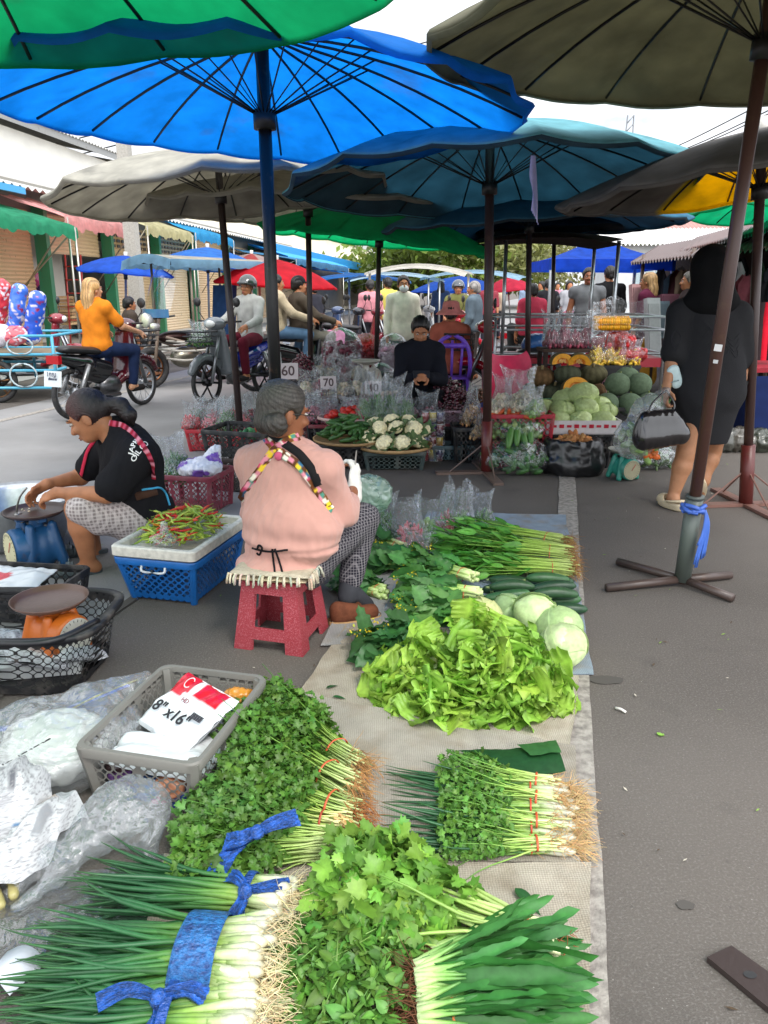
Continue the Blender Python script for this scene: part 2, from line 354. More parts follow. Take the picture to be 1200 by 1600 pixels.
m_bark = M('bark', vc=True, rough=.95, spec=.1, var=.3, nscale=6, bump=.6, bscale=12)
# dark face features
DARK = (.012,.010,.009)
# ================================================================ ground
def asphalt():
    m = M('asphalt', (.128,.111,.097), rough=.9, spec=.25, col2=(.097,.085,.075), nscale=.9, lo=.35, hi=.7, bump=.4, bscale=260)
    n, l = m.node_tree.nodes, m.node_tree.links; b = n['Principled BSDF']; src = b.inputs['Base Color'].links[0].from_socket
    t = n.new('ShaderNodeTexCoord')
    def layer(src, scale, lo, hi, col, det=2, fac=1., vor=False):
        if vor: x = n.new('ShaderNodeTexVoronoi'); o = x.outputs['Distance']
        else: x = n.new('ShaderNodeTexNoise'); x.inputs['Detail'].default_value = det; o = x.outputs['Fac']
        x.inputs['Scale'].default_value = scale; l.new(t.outputs['Object'], x.inputs['Vector'])
        r = n.new('ShaderNodeMapRange'); r.inputs['From Min'].default_value = lo; r.inputs['From Max'].default_value = hi; r.inputs['To Max'].default_value = fac; l.new(o, r.inputs['Value'])
        k = n.new('ShaderNodeMix'); k.data_type = 'RGBA'; l.new(r.outputs['Result'], k.inputs['Factor']); l.new(src, k.inputs['A']); k.inputs['B'].default_value = (*col, 1); return k.outputs['Result']
    s = layer(src, 150, .5, .75, (.25,.235,.215), 3, .5)
    s = layer(s, 85, .58, .78, (.06,.055,.052), 3, .55)
    s = layer(s, 42, .075, .03, (.42,.40,.36), vor=True, fac=.7)
    s = layer(s, .55, .48, .7, (.165,.147,.131), 5, .6)
    s = layer(s, 2.6, .60, .80, (.07,.064,.058), 6, .7)
    l.new(s, b.inputs['Base Color']); return m
m_asphalt = asphalt()
g = MB(); n_ = 40
xs = np.concatenate((-np.geomspace(600, 12, 8), np.linspace(-10, 10, 24), np.geomspace(12, 600, 8))); ys = np.concatenate((np.linspace(-30, 20, 24), np.geomspace(22, 900, 10)))
P = np.stack(np.meshgrid(xs, ys, indexing='ij'), -1); g.grid(np.concatenate((P, np.zeros(P.shape[:2]+(1,))), -1)[:, ::1])
o = struct(g.build('ground', m_asphalt)); o['label'] = 'worn brown grey asphalt of the market street'
# smoother, paler carriageway on the left of the market
m_road = M('road_asphalt', (.27,.265,.26), rough=.85, spec=.3, col2=(.215,.21,.205), nscale=1.1, lo=.35, hi=.7, bump=.3, bscale=120, var=.08)
g = MB(); L = [(-20, -6.6), (120, -6.6), (120, -1.9), (-20, -1.9)]
g.add([SD(s, l, .004) for s, l in L], [(0,3,2,1)]); o = struct(g.build('road', m_road)); o['label'] = 'paler carriageway running along the shophouses'
m_line = M('worn_road_paint', (.36,.33,.29), rough=.95, col2=(.19,.17,.15), nscale=34, lo=.38, hi=.66, bump=.4, bscale=140)
def stripe(l0, l1, s0, s1, name, lab, z, mt=None):
    g = MB(); ss = np.arange(s0, s1, .12); rows = []
    for k, s in enumerate(ss): rows.append([SD(s, l0+.006*wob(A(s*3, 0, 0), 6), z), SD(s, (l0+l1)/2, z+.0005), SD(s, l1+.008*wob(A(s*3, 5, 0), 7, 2), z)])
    g.grid(rows); o = struct(g.build(name, mt or m_line)); o['label'] = lab
stripe(.062, .185, -1, 40, 'road_marking', 'worn sandy white line beside the vegetable mats', .004)
stripe(-6.09, -5.98, -4, 60, 'road_marking', 'white edge line along the far side of the road', .008)
# forecourt of the shophouses
g = MB(); g.add([SD(s, l, .009, 6.3) for s, l in ((8, -9.2), (100, -9.2), (100, -7.1), (8, -7.1))], [(0,3,2,1)], (.33,.32,.30))
o = struct(g.build('pavement', m_wall)); o['label'] = 'concrete forecourt in front of the shutters'
# oil stains and litter on the asphalt
m_stain = M('oil_stain', (.078,.070,.062), rough=.8, spec=.4)
def blot(px, py, rx, ry, seed, lab):
    c = G(px, py, .003); th = np.linspace(0, 6.283, 40, endpoint=False); r = 1+.22*np.array([wob(A(math.cos(t), math.sin(t), seed), 2.2, seed) for t in th])
    V = np.stack((c[0]+rx*r*np.cos(th), c[1]+ry*r*np.sin(th), np.full(40, .0035)), -1); g = MB(); g.add(np.vstack((V, c+A(0,0,.0005))), [(i, (i+1) % 40, 40) for i in range(40)])
    o = struct(g.build('stain', m_stain)); o['label'] = lab
blot(948, 1062, .06, .035, 1, 'dark wet stain on the asphalt beside the blue mat')
blot(1072, 1414, .022, .014, 5, 'small round oil spot on the asphalt')
stripe(-1.93, -1.885, 1, 60, 'asphalt_seam', 'tarred seam where the carriageway meets the market lot', .008, m_stain)
# ================================================================ shophouses on the left (frame: s along the row, l across)
B = lambda s, l, z: SD(s, l, z, 6.3)
def quad(mb, a, b, c, d, col, n=1, m=1):
    u = np.linspace(0, 1, n+1)[:, None, None]; v = np.linspace(0, 1, m+1)[None, :, None]
    mb.grid((1-u)*((1-v)*A(*a)+v*A(*b))+u*((1-v)*A(*d)+v*A(*c)), col)
def corrugated(mb, a, b, c, d, n, amp, col):
    """sheet with ribs running from edge ab to edge dc"""
    t = np.linspace(0, 1, n*4+1)[None, :, None]; u = np.linspace(0, 1, 5)[:, None, None]; a, b, c, d = [A(*x) for x in (a, b, c, d)]
    P = (1-u)*((1-t)*a+t*b)+u*((1-t)*d+t*c); P[..., 2] += amp*np.cos(np.arange(n*4+1)*math.pi/2); mb.grid(P, col)
def bbox_(mb, s0, s1, l0, l1, z0, z1, col):
    V = [B(s, l, z) for z in (z0, z1) for l in (l0, l1) for s in (s0, s1)]; mb.add(V, [(0,2,3,1),(4,5,7,6),(0,1,5,4),(2,6,7,3),(0,4,6,2),(1,3,7,5)], col)
# tall white warehouse behind
t = thing('warehouse', 'tall white walled warehouse rising behind the shuttered shops', 'building', B(18, -13, 0))
g = MB(); bbox_(g, 6, 29, -20, -13, 0, 5.75, hexc('#f2efe6', .95)); g.build('wall', m_wall, t, False)
g = MB(); g.add([B(6,-12.6,5.78), B(29.6,-12.6,5.78), B(29.6,-12.6,6.0), B(6,-12.6,6.0)], [(0,1,2,3)], hexc('#8a8a88')); corrugated(g, B(6,-12.55,6.0), B(29.6,-12.55,6.0), B(29.6,-20,7.4), B(6,-20,7.4), 110, .03, hexc('#b5b3ad')); g.build('roof', m_paint, t)
g = MB()
for k in range(26): s = U_(7, 20); g.box(B(s, -12.98, 4.15+U_(-.2, .25)*.5), (.02, U_(.2, .6), U_(.03, .12)), rotz(-R_(6.3)), hexc('#55524c'))
g.build('peeling_patch', m_rough, t, False)
t = thing('long_hall', 'long cream walled market hall behind the blue fascia', 'building', B(60, -13, 0))
g = MB(); bbox_(g, 29.3, 118, -20, -12.6, 0, 5.7, hexc('#f0e8cf', .95)); g.build('wall', m_wall, t, False)
g = MB(); corrugated(g, B(29.3,-12.3,5.75), B(118.5,-12.3,5.75), B(118.5,-20,7.2), B(29.3,-20,7.2), 240, .03, hexc('#a9a7a2')); g.build('roof', m_paint, t)
# row of shuttered shops
row = thing('shophouse_row', 'row of shuttered shops with beige roller doors and green posts', 'building', B(20, -8.6, 0))
g = MB(); bbox_(g, 7, 117, -12.4, -8.95, .0, .22, hexc('#b8b0a2')); bbox_(g, 7, 40, -12.4, -9.05, 2.95, 3.5, hexc('#8d8a83')); bbox_(g, 40, 117, -12.4, -9.05, .22, 3.4, hexc('#7d7468')); bbox_(g, 16.2, 18.6, -9.95, -9.9, .22, 2.9, hexc('#d8d2c8')); g.build('wall', m_wall, row, False)
g = MB(); corrugated(g, B(6,-8.3,3.22), B(40,-8.3,3.22), B(40,-12.7,4.35), B(6,-12.7,4.35), 130, .035, hexc('#b9b7b1')); g.build('roof', m_paint, row)
g = MB(); corrugated(g, B(40,-8.6,3.3), B(117,-8.6,3.3), B(117,-12.7,4.2), B(40,-12.7,4.2), 200, .04, hexc('#c4c1b8')); g.build('roof', m_paint, row)
def shutter(s0, s1, z0, z1, lattice=False, col='#c2a37c'):
    g = MB(); n = int((z1-z0)/.075); c = hexc(col)
    P = []
    for k in range(n*2+1):
        z = z0+(z1-z0)*k/(n*2); off = -9.0+(.022 if k % 2 else 0); P.append([B(s0, off, z), B(s1, off, z)])
    g.grid(P, c)
    if lattice:
        for a in range(10):
            for b_ in range(4):
                z = z1-.1-b_*.13; s = s0+(s1-s0)*(a+.5)/10; g.box(B(s, -8.97, z), (.02, (s1-s0)/10*.62, .07), rotz(-R_(6.3)), hexc('#4a3a2c'))
    g.build('roller_shutter', m_paint, row, 'auto')
sh = [(9.5, 12.2), (12.5, 15.7), (16.1, 18.7), (19.1, 21.8), (22.0, 24.6), (25.0, 28.2), (28.4, 31.5), (32, 35.5), (35.8, 39.6)]
for k, (a, b_) in enumerate(sh):
    lo = 2.15 if k == 2 else .22; shutter(a, b_, lo, 2.95, k in (3, 4, 6), '#cfb088' if k % 2 else '#d8bd98')
g = MB(); bbox_(g, 16.1, 18.7, -10.8, -9.9, .3, .9, hexc('#8d6b46')); g.build('counter', m_wood, row, False)
for s in (12.35, 15.9, 18.9, 21.9, 24.8, 28.3, 31.75, 35.65, 39.8):
    g = MB(); bbox_(g, s-.07, s+.07, -8.98, -8.72, 0, 3.1, hexc('#2f7a55')); g.build('post', m_paint, row, False)
g = MB(); bbox_(g, 9.5, 12.0, -8.96, -8.9, .22, 2.5, hexc('#7fc4a8')); g.build('wall_panel', m_wall, row, False)
g = MB(); bbox_(g, 6, 14.5, -8.36, -8.28, 3.1, 3.22, hexc('#3f9bd0')); g.build('gutter', m_paint, row, False)
# long blue fascia on the far stretch
g = MB(); bbox_(g, 33, 92, -8.2, -8.12, 2.72, 3.22, hexc('#2b93cf')); g.build('fascia', m_paint, row, False)
g = MB(); corrugated(g, B(31,-7.2,2.62), B(46,-7.2,2.62), B(46,-8.8,3.1), B(31,-8.8,3.1), 60, .04, hexc('#2d95d6')); g.build('blue_canopy', m_paint, row)
# cloth awnings with scalloped edge
def awning(pxa, pxb, pyt, pyb, l_out, col, lab):
    a0, a1 = FB(pxa, pyb, l_out), FB(pxb, pyb, l_out); z = (a0[2]+a1[2])/2
    a = R_(6.3); s0, s1 = [q[0]*math.sin(a)+q[1]*math.cos(a) for q in (a0, a1)]
    t = thing('awning', lab, 'awning', B((s0+s1)/2, l_out, z), 0, 'cloth awnings over the shops')
    g = MB(); n = 60; P = []
    for i, (l, zz) in enumerate(((-8.9, z+.62), (-8.5+0, z+.5), ((l_out-8.5)/2, z+.36), (l_out, z+.2), (l_out+.01, z+.1), (l_out+.01, z))):
        r = []
        for k in range(n+1):
            s = s0+(s1-s0)*k/n; d = .03*math.sin(k*.55+i)+.02*wob(A(s, i*.3, 0), 3); r.append(B(s, l, zz+d-(.035*abs(math.sin(k*math.pi/5)) if i == 5 else 0)))
        P.append(r)
    g.grid(P, hexc(col)); g.build('canvas', m_canvas, t)
    for s in (s0+.1, s1-.1):
        g = MB(); g.tube([B(s, l_out, z+.18), B(s, l_out, 0)], .022, 6, hexc('#b9b4aa')); g.build('pole', m_metal, t); g = MB(); g.tube([B(s, l_out, z+.15), B(s+.5, -8.9, 1.3)], .015, 6, hexc('#a39a8a')); g.build('brace', m_metal, t)
awning(-60, 121, 330, 361, -7.3, '#3ba078', 'green cloth awning with a scalloped edge over the leftmost shop')
awning(103, 211, 330, 364, -7.5, '#e8a7a4', 'pink cloth awning beside the green one')
awning(228, 302, 345, 372, -7.5, '#c9c49a', 'olive cream awning right of the concrete pole')
awning(304, 366, 360, 380, -7.6, '#3aa0d8', 'small blue awning next to the olive cream one')
awning(462, 545, 395, 420, -6.3, '#4f86ad', 'slate blue tarpaulin awning sagging under the blue fascia')
awning(536, 598, 414, 436, -6.0, '#2d74b8', 'bright blue tarpaulin at the far end of the shops')
# concrete utility pole on the left
t = thing('utility_pole', 'square concrete utility pole standing between the pink and olive awnings', 'utility pole', FB(222, 560, -7.0)*A(1,1,0))
b0 = np.array(t.location); g = MB(); g.box(b0+A(0,0,4), (.26,.26,8), rotz(-R_(6)), hexc('#a8a49b'), taper=.75); g.build('shaft', m_rough, t, False)
g = MB()
for z in (5.6, 6.2, 7): g.box(b0+A(0,0,z), (1.6,.1,.1), rotz(.3), hexc('#77746d'))
g.build('crossarm', m_metal, t, False)
# ================================================================ right-hand side: stall row, far house, poles, wires
t = thing('utility_pole', 'concrete utility pole with transformer behind the olive umbrella', 'utility pole', A(17.8, 34, 0)); b0 = A(17.8, 34, 0)
g = MB(); g.box(b0+A(0,0,6), (.75,.6,12), None, hexc('#8f8a80'), taper=.75); g.build('shaft', m_rough, t, False)
g = MB(); g.box(b0+A(-.75,0,8.4), (.6,.5,1.0), None, hexc('#8c9092')); g.tube([b0+A(-.9,0,8.9), b0+A(-.9,0,9.4)], .06, 6, hexc('#777777')); g.tube([b0+A(-.6,0,8.9), b0+A(-.6,0,9.4)], .06, 6, hexc('#777777')); g.build('transformer', m_paint, t, False)
g = MB(); g.box(b0+A(0,-.1,9.2), (3.2,.12,.12), None, hexc('#77746d')); g.box(b0+A(0,-.1,10), (3.2,.12,.12), None, hexc('#77746d')); g.build('crossarm', m_metal, t, False)
for k in range(9):
    g = MB(); a = b0+A(-1.4+.35*k, -.1, 9.2+.1*(k % 3)); e = A(26+k*1.2, 12+.5*k, 10+.9*k) if k > 1 else A(60, 60, 14+k)
    if k % 2: e = A(11+.7*k, 60, 9.5+.2*k)
    m_ = (a+e)/2-A(0,0,1.2); g.tube(spline([a, m_, e], 8), .03, 4, (.015,.015,.016)); o = tag(g.build('power_line', m_rubber), 'thin black power line running off the right-hand utility pole', 'cable', 'power lines at the right-hand pole')
for k in range(3):
    g = MB(); e1, e0 = W(765, 36+14*k, 30), W(330, 140+22*k, 30); g.tube([e0-(e1-e0)*.6, (e0+e1)/2-A(0,0,.15), e1+(e1-e0)*.9], .022, 4, (.05,.05,.055)); tag(g.build('power_line', m_rubber), 'one of three thin wires crossing the bare sky', 'cable', 'wires crossing the sky')
t = thing('radio_mast', 'thin steel lattice mast on the horizon', 'mast', W(982, 225, 70)*A(1,1,0)); b0 = np.array(t.location); top = W(986, 180, 70)
g = MB(); 
for dx in (-.5, .5): g.tube([b0+A(dx*1.6,0,0), A(b0[0]+dx*.5, b0[1], top[2])], .06, 4, hexc('#8b8d90'))
for k in range(24):
    z = top[2]*k/24; w = 1.6-1.1*k/24; g.tube([b0+A(-.5*w,0,z), b0+A(.5*w,0,z+top[2]/24)], .04, 4, hexc('#8b8d90'))
g.build('lattice', m_metal, t)
# far white house with red-brown tiles, upper right
t = thing('tiled_house', 'far white building with a faded red tiled roof', 'building', A(10.5, 38, 0))
g = MB(); c0 = W(985, 420, 38); c1 = W(1080, 420, 38); zt = W(1000, 358, 38)[2]; zw = W(1000, 384, 38)[2]
g.box(A((c0[0]+c1[0])/2+1, 40, zw/2), (c1[0]-c0[0]+4, 5, zw), None, hexc('#c9cbcb')); g.build('wall', m_wall, t, False)
g = MB(); corrugated(g, A(c0[0]-1.5,37,zw), A(c1[0]+3.5,37,zw), A(c1[0]+3.5,41,zt+.6), A(c0[0]-1.5,41,zt+.6), 40, .06, hexc('#dcdad6')); g.build('roof', m_paint, t)
g = MB(); corrugated(g, A(c0[0]-1.5,39.6,zt+.15), A(c1[0]+3.5,39.6,zt+.15), A(c1[0]+3.5,42,zt+1.1), A(c0[0]-1.5,42,zt+1.1), 40, .07, hexc('#b58a80')); g.build('roof_tiles', m_paint, t)
g = MB()
for k in range(12): g.box(A(c0[0]+.3+k*.45, 37.48, zw*.55), (.34,.03,zw*.55), None, hexc('#9fb0b4'))
g.build('louvre_window', m_glass if False else m_plastic, t, False)
# ================================================================ market umbrellas
def umbrella(label, base, hub, R, rise, col, lining=None, n=20, tilt=(0,0), rot=0., pole_r=.032, pole_col='#2b1f1d', panels=None, stand=None, sag=.022, drop=.03, runner=.42, patch=None, seed=0):
    base, hub = A(*base), A(*hub); t = thing('market_umbrella', label, 'umbrella', base)
    ax = norm(hub-base); Rt = eul(R_(tilt[0]), R_(tilt[1]), rot)
    q = Vector((0,0,1)).rotation_difference(Vector(ax)); Rt = np.array(q.to_matrix()) @ Rt
    K = 6; th = np.arange(n*K)*2*math.pi/(n*K); ph = (np.arange(n*K) % K)/K; bow = np.sin(math.pi*ph)
    rr = np.array((.012, .08, .18, .3, .42, .55, .68, .8, .9, 1.0, 1.012, 1.0)); P = []; C = []; cb = np.array(hexc(col))
    prof = lambda r: -rise*(.42*r+.58*r**2.2)
    rs_ = np.random.default_rng(seed+50); bend = np.repeat(rs_.normal(0, .018, n), K); bend = bend*(1-ph)+np.roll(bend.reshape(n, K), -1, 0).ravel()*ph
    for i, r in enumerate(rr):
        z = prof(min(r, 1))-sag*bow*min(r, 1)**1.5*R*.7+bend*r*r; rad = R*r*(1-.028*bow*r*r)
        if i >= 10: z = z-drop*(i-9)*.5*(1+.15*wob(np.stack((np.cos(th), np.sin(th), th*0), -1), 5, seed)); rad = rad*(1-.004*(i-9))
        x = np.stack((rad*np.cos(th), rad*np.sin(th), z), -1); P.append(x @ Rt.T+hub)
        c = np.tile(cb, (n*K, 1))
        if panels:
            for k, pc in panels.items(): c[k*K:(k+1)*K+1] = hexc(pc)
        C.append(c)
    g = MB(); g.grid(np.array(P), np.array(C), True); can = g.build('canopy', m_canvas, t)
    if patch:
        pass
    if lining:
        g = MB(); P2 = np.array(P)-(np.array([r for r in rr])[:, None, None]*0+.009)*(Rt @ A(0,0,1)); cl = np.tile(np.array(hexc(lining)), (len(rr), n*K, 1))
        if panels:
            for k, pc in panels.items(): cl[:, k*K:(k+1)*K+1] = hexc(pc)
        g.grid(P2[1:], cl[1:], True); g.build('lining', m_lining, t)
    # ribs and stretchers
    dk = hexc('#191717'); off = -.018 if lining else -.01
    g = MB(); g2 = MB(); L = np.linalg.norm(hub-base)
    run = hub-ax*(rise*.55+.2)
    for k in range(n):
        a = k*2*math.pi/n; b0 = bend[k*K]
        pts = [A(R*r*math.cos(a), R*r*math.sin(a), prof(r)+off+b0*r*r) for r in np.linspace(.02, .985, 9)]
        g.tube(np.array(pts) @ Rt.T+hub, .0075, 5, dk)
        r = runner; e = A(R*r*math.cos(a), R*r*math.sin(a), prof(r)+off+b0*r*r) @ Rt.T+hub; g2.tube([run, e], .0045, 4, dk)
    g.build('rib', m_paint, t); g2.build('stretcher', m_paint, t)
    g = MB(); pc = hexc(pole_col); g.tube([base+ax*.02, hub+ax*.02], pole_r, 10, pc); g.build('pole', m_paint, t)
    g = MB(); g.tube([run-ax*.05, run+ax*.04], pole_r*1.7, 10, dk); g.tube([hub-ax*.05, hub+ax*.06], pole_r*1.6, 10, hexc('#c8c4bc')); g.build('runner', m_plastic, t)
    if stand == 'cross':
        g = MB()
        for (dx, dy) in ((-.40,-.085), (.28,.09), (-.235,.29), (.16,-.215)):
            g.tube([base+A(0,0,.035), base+A(dx,dy,.022)], .021, 10, hexc('#4a3d38'))
        g.build('cross_foot', m_paint, t)
        g = MB(); g.tube([base+A(0,0,.03), base+ax*.47], .040, 12, hexc('#5a625c')); g.tube([base+ax*.46, base+ax*.475], .044, 12, hexc('#4a4f4a')); g.build('socket', m_paint, t)
    elif stand:
        g = MB(); 
        for a in (.1, 1.67, 3.24, 4.81): g.box(base+A(.2*math.cos(a), .2*math.sin(a), .012), (.42,.075,.02), rotz(a), hexc(stand)); g.tube([base+A(.3*math.cos(a), .3*math.sin(a), .02), base+ax*.26], .006, 5, hexc(stand))
        g.build('cross_foot', m_paint, t, False)
        g = MB(); g.tube([base, base+ax*.42], .045, 10, hexc('#5b2420')); g.build('socket', m_paint, t)
    return t
# the two near canopies whose rims frame the top of the picture
umbrella('near green umbrella whose rim hangs across the top left corner', (-1.24, 1.96, 0), (-1.2, 2.0, 2.66), 1.38, .36, '#0d8a52', rot=.12, tilt=(0, 0), seed=1, n=16, sag=.02)
t = umbrella('near olive grey umbrella on a leaning pole in a cross foot', G(1065, 915), (1.50, 3.39, 2.77), 1.36, .42, '#8f8c76', '#7f7d68', n=16, tilt=(0, 0), rot=.2, pole_r=.028, pole_col='#4a3029', stand='cross', seed=2)
g = MB(); b0 = W(1083, 795, 3.52)
for k in range(9):
    a = k*.7; g.tube(spline([b0+A(.05*math.cos(a), .05*math.sin(a), .012*(k % 3)), b0+A(.052*math.cos(a+1), .052*math.sin(a+1), .02*(k % 2)), b0+A(.05*math.cos(a+2), .05*math.sin(a+2), -.01)], 5), .011, 5, hexc('#3f63b8'))
for k in range(14):
    d = U_(-.03, .03); g.tube(spline([b0+A(.05, -.02, .0), b0+A(.06+d*.4, -.03, -.06-U_(0,.03)), b0+A(.045+d, -.03+d*.5, -.17-U_(0,.12))], 5), U_(.003,.006), 4, hexc('#4a72c8'))
g.build('blue_tie', m_plastic, t)
q0 = np.array(t.location); q1 = A(1.50, 3.39, 2.77)
g = MB(); b1 = q0+(q1-q0)*.415; g.box(b1+A(-.012,-.032,.02), (.032,.004,.03), eul(0,.1,-.3), hexc('#dddddd')); g.box(b1+A(-.016,-.032,-.04), (.02,.004,.016), eul(0,.1,-.3), hexc('#cccccc')); g.build('torn_sticker', m_paper, t, False)
umbrella('big bright blue umbrella over the seated woman in pink', (-.62, 4.42, 0), (-.62, 4.4, 2.66), 1.38, .35, '#0c74d0', n=20, tilt=(-1, 1), rot=.06, pole_r=.035, pole_col='#0b0b0d', seed=3)
umbrella('pale grey umbrella behind the blue one, on a thin leaning pole', W(379, 712, 6.72)*A(1,1,0), W(338, 228, 6.95), 1.42, .37, '#cfccc0', '#a39e92', n=16, tilt=(4, -2), rot=.1, pole_r=.03, seed=4)
umbrella('second grey umbrella half hidden behind the first grey one', W(487, 650, 8.3)*A(1,1,0), W(480, 262, 8.3), 1.62, .38, '#b9b6a8', '#a09c90', n=16, rot=.2, pole_r=.03, seed=5)
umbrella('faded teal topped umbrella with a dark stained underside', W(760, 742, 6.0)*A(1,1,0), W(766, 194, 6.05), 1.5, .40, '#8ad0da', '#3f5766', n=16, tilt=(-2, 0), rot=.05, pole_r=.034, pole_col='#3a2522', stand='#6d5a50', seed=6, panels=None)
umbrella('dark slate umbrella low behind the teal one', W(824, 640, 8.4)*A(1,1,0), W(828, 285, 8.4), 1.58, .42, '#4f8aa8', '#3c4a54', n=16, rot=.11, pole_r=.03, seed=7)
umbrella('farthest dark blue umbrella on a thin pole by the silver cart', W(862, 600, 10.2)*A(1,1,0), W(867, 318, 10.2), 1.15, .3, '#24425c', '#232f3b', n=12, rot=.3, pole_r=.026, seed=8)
umbrella('light green umbrella glowing in the middle distance', W(586, 590, 9.4)*A(1,1,0), W(594, 318, 9.3), 1.35, .40, '#12a863', n=16, rot=.1, tilt=(0, 5), pole_r=.03, seed=9)
umbrella('grey brown umbrella with one yellow panel at the right edge', G(1165, 790), W(1192, 200, 5.1), 1.24, .28, '#8a8682', '#6f6a66', n=16, tilt=(0, -3), rot=.15, pole_r=.03, pole_col='#3f2c28', stand='#7c5a50', seed=10, panels={2: '#e8c400', 3: '#e8c400'})
umbrella('bright green umbrella beyond the grey brown one at right', A(4.62, 9.3, 0), A(4.6, 9.3, 2.66), 1.22, .4, '#12a067', n=16, rot=.3, pole_r=.03, pole_col='#2d3a36', seed=11)
# umbrellas across the road
umbrella('small royal blue umbrella over the shutters on the left', W(196, 560, 13.8)*A(1,1,0), W(196, 399, 13.8), .80, .26, '#2b5fd0', n=12, rot=.2, pole_r=.02, pole_col='#777777', seed=12)
umbrella('lighter blue umbrella right of the royal blue one across the road', W(328, 560, 14.6)*A(1,1,0), W(324, 386, 14.6), 1.05, .36, '#3d7fd8', n=12, rot=.4, pole_r=.02, pole_col='#777777', seed=13)
umbrella('red umbrella above the couple on the motorcycle', W(430, 560, 12.6)*A(1,1,0), W(432, 405, 12.6), .98, .38, '#cf2030', n=8, rot=.4, pole_r=.02, pole_col='#777777', seed=14)
umbrella('faded grey and red umbrella peeking above the red one', W(395, 560, 16)*A(1,1,0), W(393, 396, 16), .85, .32, '#b39c96', n=10, rot=.1, pole_r=.02, pole_col='#777777', seed=15, panels={0: '#b04a48', 4: '#b04a48', 7: '#b04a48'})
umbrella('distant blue umbrella above the crowd before the trees', W(716, 520, 24)*A(1,1,0), W(720, 431, 24), 1.5, .45, '#1f52b0', n=10, rot=.1, pole_r=.02, pole_col='#777777', seed=16)
umbrella('distant red umbrella above the crowd', W(800, 520, 22)*A(1,1,0), W(793, 433, 22), .75, .35, '#c9304a', n=8, rot=.1, pole_r=.02, pole_col='#777777', seed=17)
# ================================================================ people
SKIN = hexc('#a9714f'); SKIN_D = hexc('#8f5b3f'); SKIN_L = hexc('#c08f6e')
def frame_of(f, up=(0,0,1)):
    f = norm(A(*f)); r = norm(np.cross(f, A(*up))); u = np.cross(r, f); return r, f, u
def hand(s, wr, d, n, side=1, curl=.5, k=.006, sc=1.0, spread=.0):
    """palm, four unequal jointed fingers and a side thumb; d finger direction, n palm side"""
    d = norm(A(*d)); n = norm(A(*n)-d*(A(*n) @ d)); l = np.cross(d, n)*side; q = sc
    s.ell(wr+d*.045*q, (.040*q, .015*q, .052*q), np.stack((l, n, d), 1), .012)
    s.cone(wr-d*.01, wr+d*.02*q, .024*q, .026*q, .015)
    for i, (L, r) in enumerate(((.80, .0088), (1, .0094), (.95, .0090), (.74, .0078))):
        p = wr+d*.084*q+l*(1.5-i)*.0195*q; a = 0; dd = norm(d+l*(1.5-i)*spread)
        for j, (ln, cv) in enumerate(((.036, .45), (.025, .8), (.021, .55))):
            a += curl*cv*(1+.12*i); e = p+(dd*math.cos(a)+n*math.sin(a))*ln*L*q; s.cone(p, e, r*q*(1-.08*j), r*q*(.92-.08*j), k); p = e
    b = wr+d*.022*q+l*.03*q; m = b+norm(d*.55+l*.75+n*.35)*.038*q; s.cone(b, m, .0125*q, .0105*q, .012); s.cone(m, m+norm(d*.85+l*.15+n*.55)*.030*q, .0105*q, .0085*q, k)
def head_sdf(s, c, f, up=(0,0,1), q=1.0, face=True):
    r, f, u = frame_of(f, up); R = np.stack((r, f, u), 1); at = lambda x, y, z: c+(r*x+f*y+u*z)*q
    s.ell(at(0, -.012, .025), (.074*q, .092*q, .088*q), R, .02); s.ell(at(0, .030, -.035), (.058*q, .062*q, .075*q), R, .03); s.ell(at(0, .055, -.088), (.030*q, .030*q, .022*q), R, .03)
    if face:
        s.cone(at(0, .092, .002), at(0, .112, -.030), .007*q, .012*q, .012); s.ell(at(0, .101, -.036), (.018*q, .012*q, .010*q), R, .008)
        for x in (-1, 1):
            s.ell(at(x*.076, -.008, -.018), (.010*q, .020*q, .032*q), R, .008); s.ell(at(x*.030, .078, -.030), (.024*q, .02*q, .018*q), R, .015); s.ell(at(x*.026, .088, .022), (.026*q, .012*q, .009*q), R, .01)
            s.sub(at(x*.030, .102, .004), (.017*q, .014*q, .009*q), R, .008)
        s.ell(at(0, .089, -.064), (.024*q, .012*q, .006*q), R, .006); s.ell(at(0, .087, -.074), (.021*q, .012*q, .007*q), R, .006)
    return R, at
def face_parts(t, at, R, q=1.0, lips='#8a4a42', brow='#1d1512', glasses=False, eyes=True):
    g = MB()
    if eyes:
        for x in (-1, 1): g.ell(at(x*.030, .084, .004), (.013*q, .010*q, .0065*q), R, (.55,.52,.48), 10, 6); g.ell(at(x*.030, .0925, .003), (.006*q, .0035*q, .006*q), R, DARK, 8, 5)
        g.build('eye', m_gloss, t)
    g = MB()
    for x in (-1, 1): g.tube([at(x*.014, .094, .026), at(x*.030, .097, .031), at(x*.050, .082, .024)], .0032*q, 5, hexc(brow))
    g.build('eyebrow', m_hair, t)
    g = MB(); g.ell(at(0, .0965, -.0665), (.021*q, .006*q, .0042*q), R, hexc(lips), 10, 5); g.ell(at(0, .0965, -.075), (.018*q, .006*q, .005*q), R, hexc(lips), 10, 5); g.build('lips', m_skin, t)
    if glasses:
        g = MB(); th = np.linspace(0, 6.283, 17)
        for x in (-1, 1):
            g.tube([at(x*.034+.025*math.cos(a), .112, .0+.02*math.sin(a)) for a in th], .0018*q, 5, hexc('#222222')); g.tube([at(x*.058, .110, .006), at(x*.082, .0, .0)], .0018*q, 5, hexc('#222222'))
        g.tube([at(-.01, .114, .005), at(.01, .114, .005)], .0018*q, 5, hexc('#222222')); g.build('glasses', m_paint, t)
